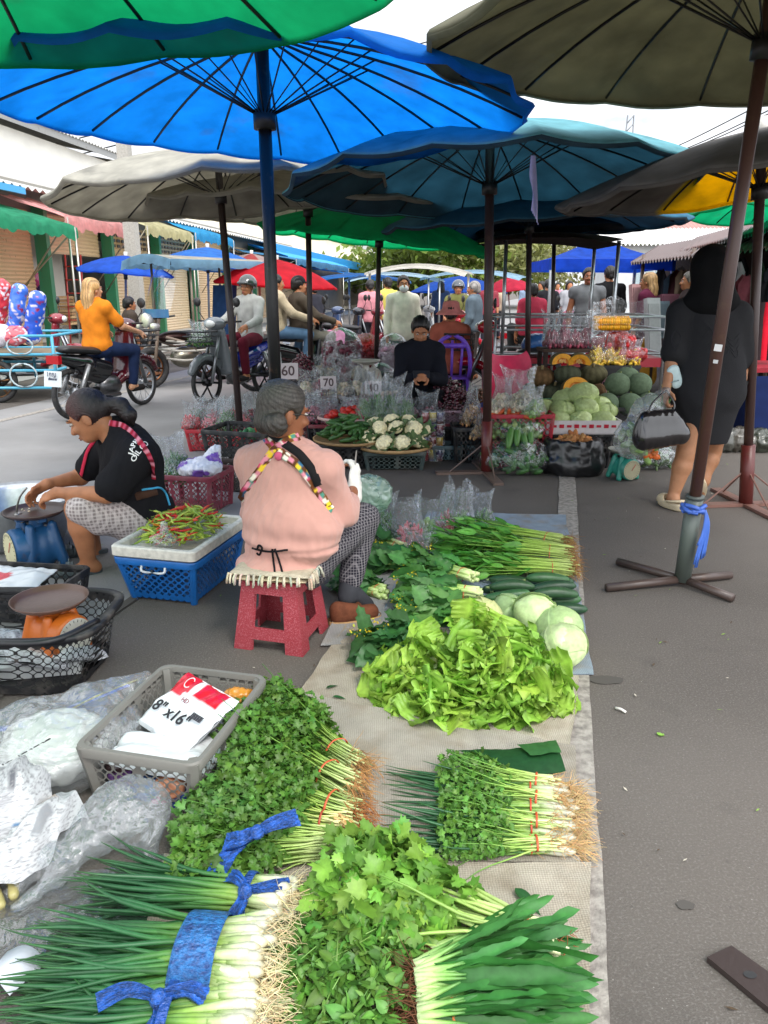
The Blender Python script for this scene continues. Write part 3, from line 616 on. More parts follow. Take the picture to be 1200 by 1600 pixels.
def torso_sdf(s, J, infl=0., st=1.0, k=.05, belly=0., bust=0.):
    lat = norm(J['shR']-J['shL']); sp = norm(J['neck']-J['pelvis']); fr = norm(np.cross(sp, lat)); lat = np.cross(fr, sp); R = np.stack((lat, fr, sp), 1)
    mid = (J['pelvis']+J['chest'])/2
    s.ell(J['pelvis'], (.165*st+infl, .125*st+infl, .125+infl), R, k); s.ell(mid+fr*belly, (.145*st+infl, .112*st+infl, .15+infl), R, k); s.ell(J['chest'], (.155*st+infl, .110*st+infl, .16+infl), R, k)
    if bust: 
        for x in (-1, 1): s.ell(J['chest']+lat*x*.075+fr*(.085*st)-sp*.02, np.full(3, bust+infl), R, .04)
    s.cone(J['shL'], J['shR'], .046*st**.5+infl, None, k)
    for x in 'LR': s.cone(J['neck']-sp*.02, J['sh'+x], .05+infl*.8, .045+infl, .05)
    s.cone(J['chest']+sp*.1, J['neck'], .075+infl, .05+infl, k)
    return R
def limbs_sdf(s, J, st=1.0, q=1.0):
    for x in 'LR':
        if 'wr'+x in J: s.cone(J['sh'+x], J['el'+x], .052*st*q, .040*st*q, .03); s.cone(J['el'+x], J['wr'+x], .040*st*q, .026*q, .02)
        if 'an'+x in J:
            s.cone(J['hi'+x], J['kn'+x], .085*st*q, .056*st*q, .03); mc = J['kn'+x]*.68+J['an'+x]*.32; dn = norm(J['an'+x]-J['kn'+x])
            s.cone(J['kn'+x], mc, .054*st*q, .055*st*q, .02); s.cone(mc, J['an'+x], .055*st*q, .036*q, .02)
            if 'to'+x in J: s.cone(J['an'+x]-A(0,0,.02), J['to'+x], .038*q, .03*q, .02); s.cone(J['an'+x], J['an'+x]-norm(J['to'+x]-J['an'+x])*.03-A(0,0,.035), .034, .034, .02)
def mesh_part(s, name, mat, t, col, h=.01, wr=0., wf=14, seed=0, colf=None, mask=None, wrd=(1,1,1)):
    V, F = s.mesh(h)
    if wr: V = displace(V, F, wr*wob(V*np.array(wrd), wf, seed))
    if mask is not None:
        cen = V[F].mean(1); F = F[mask(cen)]
    c = np.array(col) if colf is None else colf(V); g = MB(); g.add(V, F, c); return g.build(name, mat, t)
def ribs_of(mb, c, f, up, q, n=90, bun=None, col='#2a2622', grey=.0): pass
def hair_shell(s, at, R, q=1.0, grow=.012):
    s.ell(at(0, -.016, .03), (.078*q+grow, .094*q+grow, .09*q+grow), R, .02)
def bake_dir(o): pass
def cast(px, py, objs, lift=.003):
    """where the sight line through a pixel of the photograph meets these meshes, lifted off the surface"""
    d = Vector(norm(ray(px, py))); best = None
    for o in objs:
        mw = o.matrix_world if o.parent is None else Matrix.Translation(o.parent.location); inv = mw.inverted()
        ok, p, n, i = o.ray_cast(inv @ Vector((0, 0, CH)), d)
        if ok:
            w = mw @ p; L = (w-Vector((0, 0, CH))).length
            if best is None or L < best[0]: best = (L, np.array(w), np.array(n))
    if best is None: return None
    return best[1]+best[2]*lift*(1 if best[2] @ np.array(d) < 0 else -1)
def ribbon(mb, pts, w, col, up=None, lift=0, thick=.003):
    P = np.asarray(pts, float); T = np.gradient(P, axis=0); T = norm(T); N = norm(np.asarray(up, float)); N = np.broadcast_to(N, T.shape); S = norm(np.cross(T, N))*w/2; O = np.cross(S, T); O = norm(O)*thick
    mb.grid(np.stack((P-S, P-S+O, P+O*1.15, P+S+O, P+S), 1), col)
def drape(pxs, objs, k=8, lift=.004):
    P = spline(np.array([(x, y, 0) for x, y in pxs]), k); out = [cast(x, y, objs, lift) for x, y, _ in P]; return np.array([p for p in out if p is not None])
DG = lambda: bpy.context.view_layer.update()
# ---------------------------------------------------------------- 1 woman in pink on the red stool, seen from behind
t = thing('person', 'seated woman in a pink corduroy shirt with crossed floral straps and a grey bun', 'person', W(438, 905, 2.98)*A(1,1,0)+A(0,0,.30))
J = dict(pelvis=W(445, 868, 3.03), chest=W(452, 742, 3.08), neck=W(448, 690, 3.08), shL=W(392, 722, 3.17), shR=W(507, 732, 3.02), elR=W(536, 802, 3.08), wrR=W(553, 764, 3.30),
         elL=W(398, 800, 3.32), wrL=W(500, 775, 3.42), hiL=W(420, 880, 3.15), hiR=W(480, 880, 3.02), knR=W(566, 812, 3.30), anR=W(546, 920, 3.2), toR=W(583, 955, 3.3), knL=W(470, 815, 3.5), anL=W(470, 900, 3.45), toL=W(500, 930, 3.55))
hf = norm(A(.80, .52, -.22)); hc = W(443, 643, 3.06)
s = SDF(.03); RH, at = head_sdf(s, hc, hf); s.cone(hc+A(-.01,-.01,-.05), J['neck'], .05, .055, .03); torso_sdf(s, J, -.035, .9); limbs_sdf(s, J, .95)
hand(s, J['wrR'], A(.05,.5,.8), A(-.8,.5,.0), -1, .9); hand(s, J['wrL'], A(.8,.5,.1), A(.2,.3,-1), -1, .8)
mesh_part(s, 'body', m_skin, t, SKIN_D, .007); face_parts(t, at, RH, glasses=True)
s = SDF(.06); lat = norm(J['shR']-J['shL']); sp = norm(J['neck']-J['pelvis']); fr = np.cross(sp, lat); Rb = np.stack((lat, fr, sp), 1)
s.ell(W(449, 735, 3.10), (.175, .115, .13), Rb, .07); s.ell(W(447, 765, 3.10), (.185, .13, .15), Rb, .07)
for x in 'LR': s.cone(J['neck']+A(0,0,-.035), J['sh'+x]+A(0,0,-.005), .062, .056, .06)
s.cone(J['neck']-A(0,0,.03), J['neck']+A(0,0,.022), .078, .064, .02); s.ell(W(450, 815, 3.04), (.202, .155, .13), Rb, .07); s.ell(W(452, 850, 3.03), (.205, .155, .09), Rb, .05); s.ell(W(496, 830, 3.0), (.10, .09, .07), Rb, .05)
s.ell(W(437, 885, 3.02), (.195, .155, .07), Rb, .03); s.cone(J['shL'], J['shR'], .05, .052, .06)
s.cone(J['shR'], J['elR'], .060, .060, .04); s.cone(J['elR'], J['elR']*.62+J['wrR']*.38, .062, .056, .02); s.cone(J['shL'], J['elL'], .058, .056, .03); s.cone(J['elL'], J['elL']*.5+J['wrL']*.5, .058, .05, .02)
s.half(W(430, 910, 2.95)+A(0,0,-.01), (0,0,-1)); s.half(J['neck']+A(0,0,.035), (.25,.25,1), .006)
m_cord = M('pink_corduroy', hexc('#cb998d', .95), rough=.95, spec=.12, sheen=.25, var=.06, nscale=5)
def add_ribs(m, scale, strength, axis=0, dist=.004):
    n, l = m.node_tree.nodes, m.node_tree.links; b = n['Principled BSDF']; tcx = n.new('ShaderNodeTexCoord'); w = n.new('ShaderNodeTexWave'); w.wave_type = 'BANDS'; w.bands_direction = 'XYZ'[axis]; w.inputs['Scale'].default_value = scale; w.inputs['Distortion'].default_value = .6; w.inputs['Detail'].default_value = 1; w.inputs['Detail Scale'].default_value = .4
    l.new(tcx.outputs['Object'], w.inputs['Vector']); u = n.new('ShaderNodeBump'); u.inputs['Strength'].default_value = strength; u.inputs['Distance'].default_value = dist; l.new(w.outputs['Fac'], u.inputs['Height']); l.new(u.outputs['Normal'], b.inputs['Normal'])
add_ribs(m_cord, 95, .45)
V, F = s.mesh(.0075)
fold = .006*wob(V*A(1,1,.55), 15, 3)+.004*wob(V*A(1.5,1.5,.4), 34, 5)+.006*np.sin(V[:, 2]*70+8*V[:, 0])*np.exp(-((V[:, 2]-.42)/.07)**2)
V = displace(V, F, fold); cinch = np.exp(-((V[:, 2]-W(440, 862, 2.9)[2])/.012)**2); ctr = J['pelvis'][:2]; V[:, :2] = V[:, :2]-(V[:, :2]-ctr)*(.055*cinch)[:, None]
g = MB(); g.add(V, F, hexc('#d9a398')); shirt = g.build('shirt', m_cord, t)
s = SDF(.03); s.ell(J['pelvis']+A(.02,.04,-.03), (.18,.15,.12), Rb, .05)
for x in 'LR': s.cone(J['hi'+x], J['kn'+x], .098, .074, .04); s.cone(J['kn'+x], J['an'+x]*.86+J['kn'+x]*.14, .074, .056, .02)
def plaid(name, base, light, scale, thin=.8, dark=None):
    m = M(name, base, rough=.95, spec=.1); n, l = m.node_tree.nodes, m.node_tree.links; b = n['Principled BSDF']; src = b.inputs['Base Color'].links[0].from_socket; tcx = n.new('ShaderNodeTexCoord')
    for i, ax in enumerate('XYZ'):
        w = n.new('ShaderNodeTexWave'); w.bands_direction = ax; w.inputs['Scale'].default_value = scale; w.inputs['Distortion'].default_value = .5; w.inputs['Detail Scale'].default_value = .5; l.new(tcx.outputs['Object'], w.inputs['Vector'])
        r = n.new('ShaderNodeMapRange'); r.inputs['From Min'].default_value = thin; r.inputs['From Max'].default_value = min(1, thin+.12); r.inputs['To Max'].default_value = .5; l.new(w.outputs['Fac'], r.inputs['Value'])
        x = n.new('ShaderNodeMix'); x.data_type = 'RGBA'; l.new(r.outputs['Result'], x.inputs['Factor']); l.new(src, x.inputs['A']); x.inputs['B'].default_value = (*light, 1); src = x.outputs['Result']
    ns_ = n.new('ShaderNodeTexNoise'); ns_.inputs['Scale'].default_value = 240; l.new(tcx.outputs['Object'], ns_.inputs['Vector']); u = n.new('ShaderNodeBump'); u.inputs['Strength'].default_value = .4; u.inputs['Distance'].default_value = .004; l.new(ns_.outputs['Fac'], u.inputs['Height']); l.new(u.outputs['Normal'], b.inputs['Normal'])
    l.new(src, b.inputs['Base Color']); return m
m_tweed = plaid('navy_checked_tweed', (.020,.019,.028), (.27,.25,.26), 26, .80)
mesh_part(s, 'trousers', m_tweed, t, (.1,.1,.1), .008, .006, 16, 8)
s = SDF(.02); dn = norm(J['toR']-J['anR']); s.cone(J['anR']-A(0,0,.005), J['anR']*.3+J['toR']*.7, .042, .036, .02); s.cone(J['anR']+A(0,0,.03), J['anR']-A(.01,.015,.03), .041, .042, .02); mesh_part(s, 'sock', m_cloth, t, hexc('#3c3d42'), .006)
s = SDF(.02); a0 = G(527, 968, .03)+A(0,.03,0); a1 = G(580, 956, .03)
s.cone(a0, a1, .034, .034, .02, (A(0,0,1), 1.1)); s.cone(a0+A(0,0,.035), a0*.55+a1*.45+A(0,0,.024), .036, .028, .02); s.sub(J['anR']+A(.0,-.0,.035), (.036,.036,.07)); s.half(A(0,0,.004), (0,0,-1)); mesh_part(s, 'shoe', m_rough, t, hexc('#6b3f2c'), .005)
g = MB(); th = np.linspace(0, 6.283, 28, endpoint=False); ax_ = norm((a1-a0)*A(1,1,0)); sd = A(-ax_[1], ax_[0], 0); cc = (a0+a1)/2; LL = np.linalg.norm(a1-a0)/2+.045
rim = [[cc*A(1,1,0)+ax_*LL*math.copysign(abs(math.cos(a))**.7, math.cos(a))+sd*.047*math.copysign(abs(math.sin(a))**.8, math.sin(a))+A(0,0,z) for a in th] for z in (.001, .02)]
g.grid(rim, hexc('#c29a6b'), True); g.build('shoe_sole', m_rubber if False else m_rough, t)
# hair with a low bun
s = SDF(.015); hair_shell(s, at, RH, 1, .008); s.half(at(0, .055, .02), norm(RH @ A(0,1,-.35)), .012); s.half(at(0,0,-.085), RH @ A(0,.5,-1), .01); s.sub(at(.085,.0,-.03), (.03,.034,.045), RH, .01); s.ell(W(431, 664, 2.955), (.050,.040,.047), None, .02); s.ell(at(0,-.075,-.05), (.055,.04,.05), RH, .03)
V, F = s.mesh(.005); dd = (V-at(0,-.02,.09)); ang = np.arctan2(dd @ RH[:, 0], -(dd @ RH[:, 2])); V = displace(V, F, .0016*np.sin(ang*70+2*wob(V, 20))+.002*wob(V, 40, 2))
g = MB(); k_ = np.clip(.5+.5*np.sin(ang*33+3*wob(V, 9, 4)), 0, 1)[:, None]; low = np.clip((V[:, 2:3]-at(0,0,-.06)[2])/.16, 0, 1); g.add(V, F, (1-k_)*np.array((.030,.024,.019))+k_*(np.array((.085,.075,.066))*low+np.array((.035,.026,.02))*(1-low))); g.build('hair', m_hair, t)
# glove, knife, straps, waist string
s = SDF(.008); hand(s, J['wrR'], A(.05,.5,.8), A(-.8,.5,.0), -1, .9, sc=1.12); s.cone(J['wrR']-A(0,.03,.03), J['wrR'], .037, .034, .015); mesh_part(s, 'white_glove', m_cloth, t, hexc('#d9d6cf'), .005)
DG(); objs = [shirt]
m_floral = M('floral_strap', vc=True, rough=.9, spec=.1, bump=.2, bscale=200)
fl = [hexc(x) for x in ('#e8c53a', '#c4486a', '#4f8f7d', '#e9e2cf', '#7a4a2c', '#d98a9a', '#3c6b8c')]
def floral(pxs, w):
    P = drape(pxs, objs, 10, .006); g = MB(); T = norm(np.gradient(P, axis=0)); Nn = norm(A(0,0,CH)-P); S = norm(np.cross(T, Nn)); n = len(P)
    rows = np.stack([P+S*(u*w)+Nn*(.004 if abs(u) < .45 else 0) for u in np.linspace(-.5, .5, 7)], 1); base = np.array(hexc('#5d3a26')); C = np.tile(base, (n, 7, 1)); r = np.random.default_rng(int(pxs[0][0]))
    for q in range(int(n*1.1)): 
        i, j = r.integers(0, n), r.integers(0, 7); c = fl[r.integers(0, 7)]; C[max(0, i-1):i+2, max(0, j-1):j+2] = c
    g.grid(rows, C); return g
g = floral([(372, 792), (386, 765), (408, 735), (428, 706), (448, 690), (468, 681)], .034); g.build('floral_strap', m_floral, t)
g = floral([(414, 680), (428, 698), (446, 712), (470, 730), (492, 758), (508, 785), (517, 800)], .034); g.build('floral_strap', m_floral, t)
g = MB(); ribbon(g, drape([(421, 675), (446, 694), (470, 712), (488, 735), (498, 758)], objs, 8, .003), .034, hexc('#1b1a1c'), up=A(0,-1,.5)); g.build('bag_strap', m_cloth, t)
g = MB(); g.ell(cast(436, 713, objs, .01), (.018,.012,.018), None, hexc('#c45a78'), 10, 6); g.build('strap_flower', m_cloth, t)
g = MB()
for p in ([(402, 858), (405, 852), (410, 856), (406, 866), (402, 864)], [(426, 857), (428, 880), (431, 905)], [(430, 857), (437, 878), (443, 902)], [(395, 856), (420, 861), (450, 859)]): ribbon(g, drape(p, objs, 6, .003), .008, hexc('#17161a'), up=A(0,-1,.4), thick=.002)
g.build('waist_string', m_cloth, t)
tk = thing('knife', 'thin pale blade held upright in the white glove', 'knife', W(549, 765, 3.34)); g = MB(); g.tube([W(551, 765, 3.36), W(553, 750, 3.36)], .009, 8, hexc('#6b4a2d')); g.build('handle', m_wood, tk); g = MB(); p0, p1 = W(552, 752, 3.36), W(557, 704, 3.36); g.add([p0+A(-.007,0,0), p0+A(.007,0,0), p1+A(.002,0,0), p1+A(-.002,0,0), p0+A(0,.003,0), p1+A(0,.002,0)], [(0,1,2,3), (0,3,5,4), (4,5,2,1)], hexc('#c9c9c4')); g.build('blade', m_metal, tk, False)
# ---------------------------------------------------------------- 2 woman in the black t-shirt, facing left, leaning over the scale
t = thing('person', 'seated woman in a black t-shirt and checked skirt leaning over a blue scale', 'person', A(-1.3, 3.95, 0))
J = dict(pelvis=W(222, 800, 3.95), chest=W(205, 722, 3.92), neck=W(181, 678, 3.92), shL=W(215, 712, 3.74), shR=W(172, 694, 4.10), elL=W(166, 772, 3.66), wrL=W(88, 770, 3.70), elR=W(126, 745, 4.10), wrR=W(72, 757, 3.92),
         hiL=W(215, 812, 3.84), hiR=W(215, 806, 4.05), knL=W(122, 795, 3.70), knR=W(125, 785, 4.02), anL=W(139, 880, 3.74), anR=W(150, 870, 4.05), toL=W(104, 897, 3.70), toR=W(120, 880, 4.02))
hf = norm(A(-.86, -.04, -.50)); hc = W(139, 650, 3.88); up_ = A(-.35, .05, 1)
s = SDF(.03); RH, at = head_sdf(s, hc, hf, up_, 1.06); s.cone(at(0,-.035,-.06), J['neck']-A(-.03,0,.02), .052, .062, .03); torso_sdf(s, J, 0, 1.12); limbs_sdf(s, J, 1.12)
hand(s, J['wrL'], A(-.85,.25,-.35), A(.1,.5,-.85), -1, .7); hand(s, J['wrR'], A(-.8,-.1,-.55), A(.3,-.5,-.8), 1, .8)
mesh_part(s, 'body', m_skin, t, SKIN, .0065); face_parts(t, at, RH, 1.06)
s = SDF(.06); Rb = torso_sdf(s, J, .022, 1.18, .07, belly=.03)
s.cone(J['shL'], J['elL']*.78+J['shL']*.22, .082, .088, .035); s.cone(J['shR'], J['elR']*.7+J['shR']*.3, .075, .078, .03); s.cone(J['neck']-A(-.05,0,.05), J['neck']-A(-.015,0,.0), .1, .075, .05); s.sub(at(0,.0,-.10)+A(-.01,0,.02), (.085,.085,.07), None, .01)
V, F = s.mesh(.008); V = displace(V, F, .006*wob(V*A(1,1,.8), 13, 6)+.004*wob(V, 28, 2)); g = MB(); g.add(V, F, hexc('#17161a')); tee = g.build('shirt', M('black_cotton', (.013,.0125,.0145), rough=.95, spec=.12, bump=.2, bscale=240), t)
m_skirt = plaid('checked_skirt', hexc('#857a78'), hexc('#cfc4c0'), 17, .60)
s = SDF(.05)
for x in 'LR': s.cone(J['hi'+x]+A(0,0,-.01), J['kn'+x]+A(.03,0,.005), .125, .082, .05)
s.cone((J['hiL']+J['hiR'])/2, (J['knL']+J['knR'])/2+A(.04,0,.01), .12, .075, .05); s.cone(J['knL']+A(.04,-.0,-.01), J['knL']*.65+J['anL']*.35+A(.09,0,.02), .07, .05, .05); s.half((J['knL']+J['knR'])/2+A(-.028,0,0), A(-1,0,-.12), .01)
mesh_part(s, 'skirt', m_skirt, t, (.5,.5,.5), .009, .005, 17, 4)
# hair pulled back into a ponytail
s = SDF(.015); hair_shell(s, at, RH, 1.06, .009); s.half(at(0,.058,.03), norm(RH @ A(0,1,-.55)), .012); s.sub(at(-.085,.012,-.03), (.035,.034,.04), RH, .01); s.half(at(0,.0,-.09), RH @ A(0,.4,-1), .01)
tie = at(0,-.115,.0); s.cone(at(0,-.08,.0), tie, .05, .034, .02); s.chain([tie, tie+A(.055,0,-.01), tie+A(.10,-.01,-.055), tie+A(.115,-.01,-.10)], [.034,.042,.036,.012], .02)
V, F = s.mesh(.005); ph_ = V @ norm(A(.1,.9,.5)); V = displace(V, F, .0016*np.sin(ph_*900+4*wob(V, 14))+.002*wob(V, 35, 2)); g = MB(); k_ = np.clip(((V-at(0,.04,.02)) @ RH[:, 1])/-.10, 0, 1)[:, None]; g.add(V, F, (1-k_)*np.array((.060,.018,.016))+k_*np.array((.016,.011,.011))); g.build('hair', m_hair, t)
g = MB(); g.ell(tie, (.022,.045,.045), RH, hexc('#111114'), 12, 8); g.build('hair_tie', m_cloth, t)
DG(); objs = [tee]
m_red = M('red_flowered_strap', vc=True, rough=.9, spec=.1, bump=.2, bscale=200)
g = MB(); P = drape([(238, 748), (236, 725), (226, 703), (210, 682), (192, 667), (172, 662)], objs, 10, .006); c = np.array([[hexc('#a32739'), hexc('#d98a9a'), hexc('#7a1f30'), hexc('#c9506a')][(i//2) % 4] for i in range(len(P))]); ribbon(g, P, .03, np.repeat(c[:, None], 5, 1), up=A(-.2,-1,.3)); g.build('apron_strap', m_red, t)
g = MB(); P = drape([(166, 668), (150, 688), (138, 706), (132, 725), (128, 742)], objs, 8, .006); ribbon(g, P, .022, hexc('#b52c44'), up=A(-.6,-1,.2)); g.build('apron_strap', m_red, t)
g = MB(); P = drape([(221, 765), (235, 763), (249, 762), (258, 772), (264, 790)], objs, 8, .006); ribbon(g, P, .010, hexc('#4aa6cf'), up=A(0,-1,.2)); P = drape([(214, 772), (228, 770), (243, 765)], objs, 8, .004)
g.build('waist_cord', m_cloth, t)
g = MB(); P = drape([(212, 776), (226, 772), (244, 767)], objs, 8, .004); ribbon(g, P, .04, hexc('#4a3328'), up=A(0,-1,.2)); g.build('waist_pouch', m_cloth, t)
def on_mesh(o, px, py, dpx, txt, size, name, par, col, ang=0, lift=.003):
    """lettering printed on a garment: laid out in a plane, then dropped on to the cloth along the cloth's normal"""
    c0 = cast(px, py, [o], .0); ca, sa = math.cos(ang), math.sin(ang); c1 = cast(px+dpx*ca, py+dpx*sa, [o], 0); c2 = cast(px+dpx*sa, py-dpx*ca, [o], 0)
    if c0 is None or c1 is None or c2 is None: return
    x = norm(c1-c0); y = c2-c0; y = norm(y-x*(x @ y)); nrm = np.cross(x, y); loc = np.array(o.parent.location) if o.parent else np.zeros(3)
    def proj(Wd):
        out = []
        for p in Wd:
            ok, q, n, i = o.ray_cast(Vector(p+nrm*.08-loc), Vector(-nrm))
            out.append(np.array(q)+loc+nrm*(lift+.5*max(0, (p-c0) @ nrm)) if ok else p)
        return np.array(out)
    g = MB(); text_mb(txt, size, g, c0, x, y, .0005, col, proj=proj, bold=.0006)
    if g.n: g.build(name, m_paper, par, False)
on_mesh(tee, 210, 693, 9, 'JAPAN', .036, 'lettering', t, hexc('#e4e2df'), -.85); on_mesh(tee, 219, 703, 9, 'OIL CO', .036, 'lettering', t, hexc('#e4e2df'), -.85)
def slipper(t, an, to, col, strap):
    d = norm((to-an)*A(1,1,0)); sd = A(-d[1], d[0], 0); c = (an*.45+to*.55)*A(1,1,0); g = MB(); th = np.linspace(0, 6.283, 30, endpoint=False)
    ring = lambda k, z: [c+d*.125*k*math.cos(a)+sd*(.046+.006*math.cos(a))*k*math.sin(a)+A(0,0,z) for a in th]
    g.grid([ring(.97, .002), ring(1, .012), ring(1, .024), ring(.96, .028), ring(.01, .026)], hexc(col), True); g.build('slipper_sole', m_rubber if col == 'x' else m_plastic, t)
    g = MB()
    for off in (.03, .075): 
        P = [c+d*off+sd*.048*math.cos(a)+A(0,0,.02+.065*math.sin(a)*(1-.3*off/.075)) for a in np.linspace(0, math.pi, 13)]; ribbon(g, P, .034, hexc(strap), up=d, thick=.005)
        Q = np.array(P); g.grid(np.stack((Q-d*.018, Q+d*.018), 1), hexc(strap))
    g.build('slipper_strap', m_plastic, t)
slipper(t, J['anL'], J['toL'], '#4d5559', '#5a6468'); slipper(t, J['anR'], J['toR'], '#4d5559', '#5a6468')
tk = thing('spoon', 'bent metal spoon in the hand of the woman in black', 'spoon', W(40, 780, 3.8)); g = MB(); g.tube(spline([W(42, 762, 3.8), W(32, 775, 3.8), W(27, 790, 3.8), W(26, 800, 3.8)], 6), [.005]*19, 6, hexc('#8d8a86')); g.ell(W(28, 803, 3.8), (.02,.03,.008), None, hexc('#8d8a86')); g.build('spoon_bowl', m_metal, tk)
# ---------------------------------------------------------------- 3 woman in the black dress walking away
t = thing('person', 'woman in a knee length black dress and black headscarf walking away with bags', 'person', A(2.1, 5.05, 0))
J = dict(pelvis=W(1106, 612, 5.08), chest=W(1110, 515, 5.08), neck=W(1110, 466, 5.08), shL=W(1066, 490, 5.1), shR=W(1152, 494, 5.06), elL=W(1051, 560, 5.06), wrL=W(1041, 606, 4.98), elR=W(1160, 568, 5.12), wrR=W(1160, 592, 5.02),
         hiL=W(1088, 630, 5.06), hiR=W(1126, 630, 5.1), knL=W(1072, 708, 5.02), knR=W(1112, 706, 5.22), anL=W(1052, 775, 5.0), anR=W(1100, 748, 5.16), toL=W(1040, 786, 5.14))
hc = W(1108, 424, 5.08); hf = A(-.15, 1, -.1)
s = SDF(.03); RH, at = head_sdf(s, hc, hf, q=1.05); s.cone(hc-A(0,0,.06), J['neck'], .05, .06); torso_sdf(s, J, 0, 1.15); limbs_sdf(s, J, 1.12)
s.cone(J['anR'], J['anR']+A(.0,-.01,-.02), .04, .036, .02); s.cone(J['anR'], J['anR']+A(0,.03,-.12), .036, .03, .02)
hand(s, J['wrL'], A(-.1,-.1,-1), A(.85,.3,-.1), 1, 1.0); hand(s, J['wrR'], A(-.1,-.1,-1), A(-.9,.3,0), -1, .9); mesh_part(s, 'body', m_skin, t, hexc('#a87858'), .0075); face_parts(t, at, RH, 1.05)
m_black = M('black_dress_cloth', (.017,.017,.019), rough=.85, spec=.25, bump=.25, bscale=200)
s = SDF(.06); torso_sdf(s, J, .028, 1.2, .07); fy = (A(0,1,0), .74); s.chain([W(1108, 545, 5.07), W(1107, 590, 5.07), W(1104, 622, 5.07), W(1101, 660, 5.08), W(1100, 710, 5.08)], [.175, .205, .198, .165, .122], .06, fy); s.half(W(1100, 696, 4.95), (0,0,-1), .004)
for x in 'LR': s.cone(J['sh'+x], J['el'+x]*.85+J['sh'+x]*.15, .085, .085, .04)
V, F = s.mesh(.0085); V = displace(V, F, .005*wob(V*A(1,1,.5), 12, 9)); g = MB(); g.add(V, F, (.01,.01,.011)); dress = g.build('dress', m_black, t)
s = SDF(.05); s.ell(at(0,-.01,.03), (.112,.125,.130), RH, .05); s.cone(at(0,-.05,.0), J['neck']+A(0,-.03,-.02), .12, .135, .07); s.ell(J['neck']+A(0,-.02,-.03), (.185,.11,.085), None, .06); s.ell(at(.035,-.09,-.02), (.08,.07,.08), RH, .05); V, F = s.mesh(.0085); V = displace(V, F, .006*wob(V*A(1,1,.6), 16, 3)); g = MB(); g.add(V, F, (.006,.006,.007)); g.build('headscarf', M('black_scarf', (.006,.006,.0065), rough=.85, spec=.12), t)
# embroidered zigzags on the back of the dress
DG(); g = MB()
def zig(pts): 
    P = drape(pts, [dress], 6, .002)
    if len(P) > 2: g.tube(P, .0016, 4, (.035,.035,.04))
for k in range(4): zig([(1098+k*10, 500+k*11), (1108+k*10, 514+k*11), (1098+k*10, 528+k*11)]); zig([(1132+k*3, 520+k*9), (1144+k*2, 532+k*9), (1156-k, 520+k*9)])
for k in range(3): zig([(1056, 515+k*0), (1049-k*0, 527+k*3), (1057, 540+k*2), (1065, 527), (1056, 515)])
g.build('embroidery', m_cloth, t)
def clog(t, heel, toe, up, col='#c9b99a'):
    d = norm(toe-heel); u = norm(A(*up)-d*(A(*up) @ d)); sd = np.cross(d, u); c = (heel+toe)/2; L = np.linalg.norm(toe-heel)/2; th = np.linspace(0, 6.283, 28, endpoint=False); g = MB()
    ring = lambda k, z: [c+d*L*k*math.cos(a)+sd*(.046+.007*math.cos(a))*k*math.sin(a)+u*z for a in th]
    g.grid([ring(.01, .0), ring(.93, .0), ring(1, .008), ring(1, .03), ring(1.01, .045), ring(.9, .05), ring(.9, .03), ring(.01, .028)], hexc(col), True); g.build('clog_sole', m_plastic, t)
    s = SDF(.01); s.ell(c+d*L*.45+u*.035, (.05, L*.62, .048), np.stack((sd, d, u), 1), .01); s.sub(c-d*L*.15+u*.06, (.04, L*.62, .06), np.stack((sd, d, u), 1)); s.half(c+u*.02, -u); V, F = s.mesh(.005); g = MB(); g.add(V, F, hexc(col)); g.build('clog_upper', m_plastic, t)
    g = MB(); P = [c-d*L*.2+sd*.048*math.cos(a)-d*L*.75*math.sin(a)+u*(.05+.02*math.sin(a)) for a in np.linspace(0, math.pi, 13)]; ribbon(g, P, .02, hexc(col), up=A(0,-1,.01)+u*0, thick=.004); g.tube(P, .008, 5, hexc(col)); g.build('clog_strap', m_plastic, t)
clog(t, G(1064, 800, .004)+A(0,.0,0), G(1030, 785, .004), (0,0,1)); clog(t, W(1098, 752, 5.07), W(1096, 790, 5.17)+A(0,.05,.015), (0,-.85,-.2) if False else (0,.9,.4))
g = MB(); p = J['wrL']*.92+J['elL']*.08; th = np.linspace(0, 6.283, 17); g.tube([p+A(.032*math.cos(a), .03*math.sin(a), .006*math.sin(a)) for a in th], .003, 5, hexc('#c9b37a')); g.build('bracelet', m_metal, t)
tk = thing('purse', 'pale blue clutch purse tucked behind the wrist of the woman in black', 'purse', W(1053, 592, 4.98)); g = MB(); s = SDF(.01); s.cone(W(1049, 580, 5.0), W(1056, 600, 5.0), .03, .03, .01, (A(0,1,0), .5)); s.cone(W(1054, 577, 5.0), W(1060, 597, 5.0), .03, .03, .01, (A(0,1,0), .5)); V, F = s.mesh(.006); g.add(V, F, hexc('#b9cfd0')); g.build('pouch', m_plastic, tk)
g = MB(); g.tube([W(1047, 598, 4.97), W(1061, 594, 4.97)], .003, 5, hexc('#8fa6a8')); g.build('zip', m_metal, tk)
tk = thing('phone', 'black phone in the right hand of the woman in the black dress', 'phone', W(1158, 612, 5.0)); g = MB(); g.box(W(1156, 610, 5.0), (.07,.012,.13), eul(.1,.2,.2), (.012,.012,.013)); g.build('case', m_plastic, tk, False)
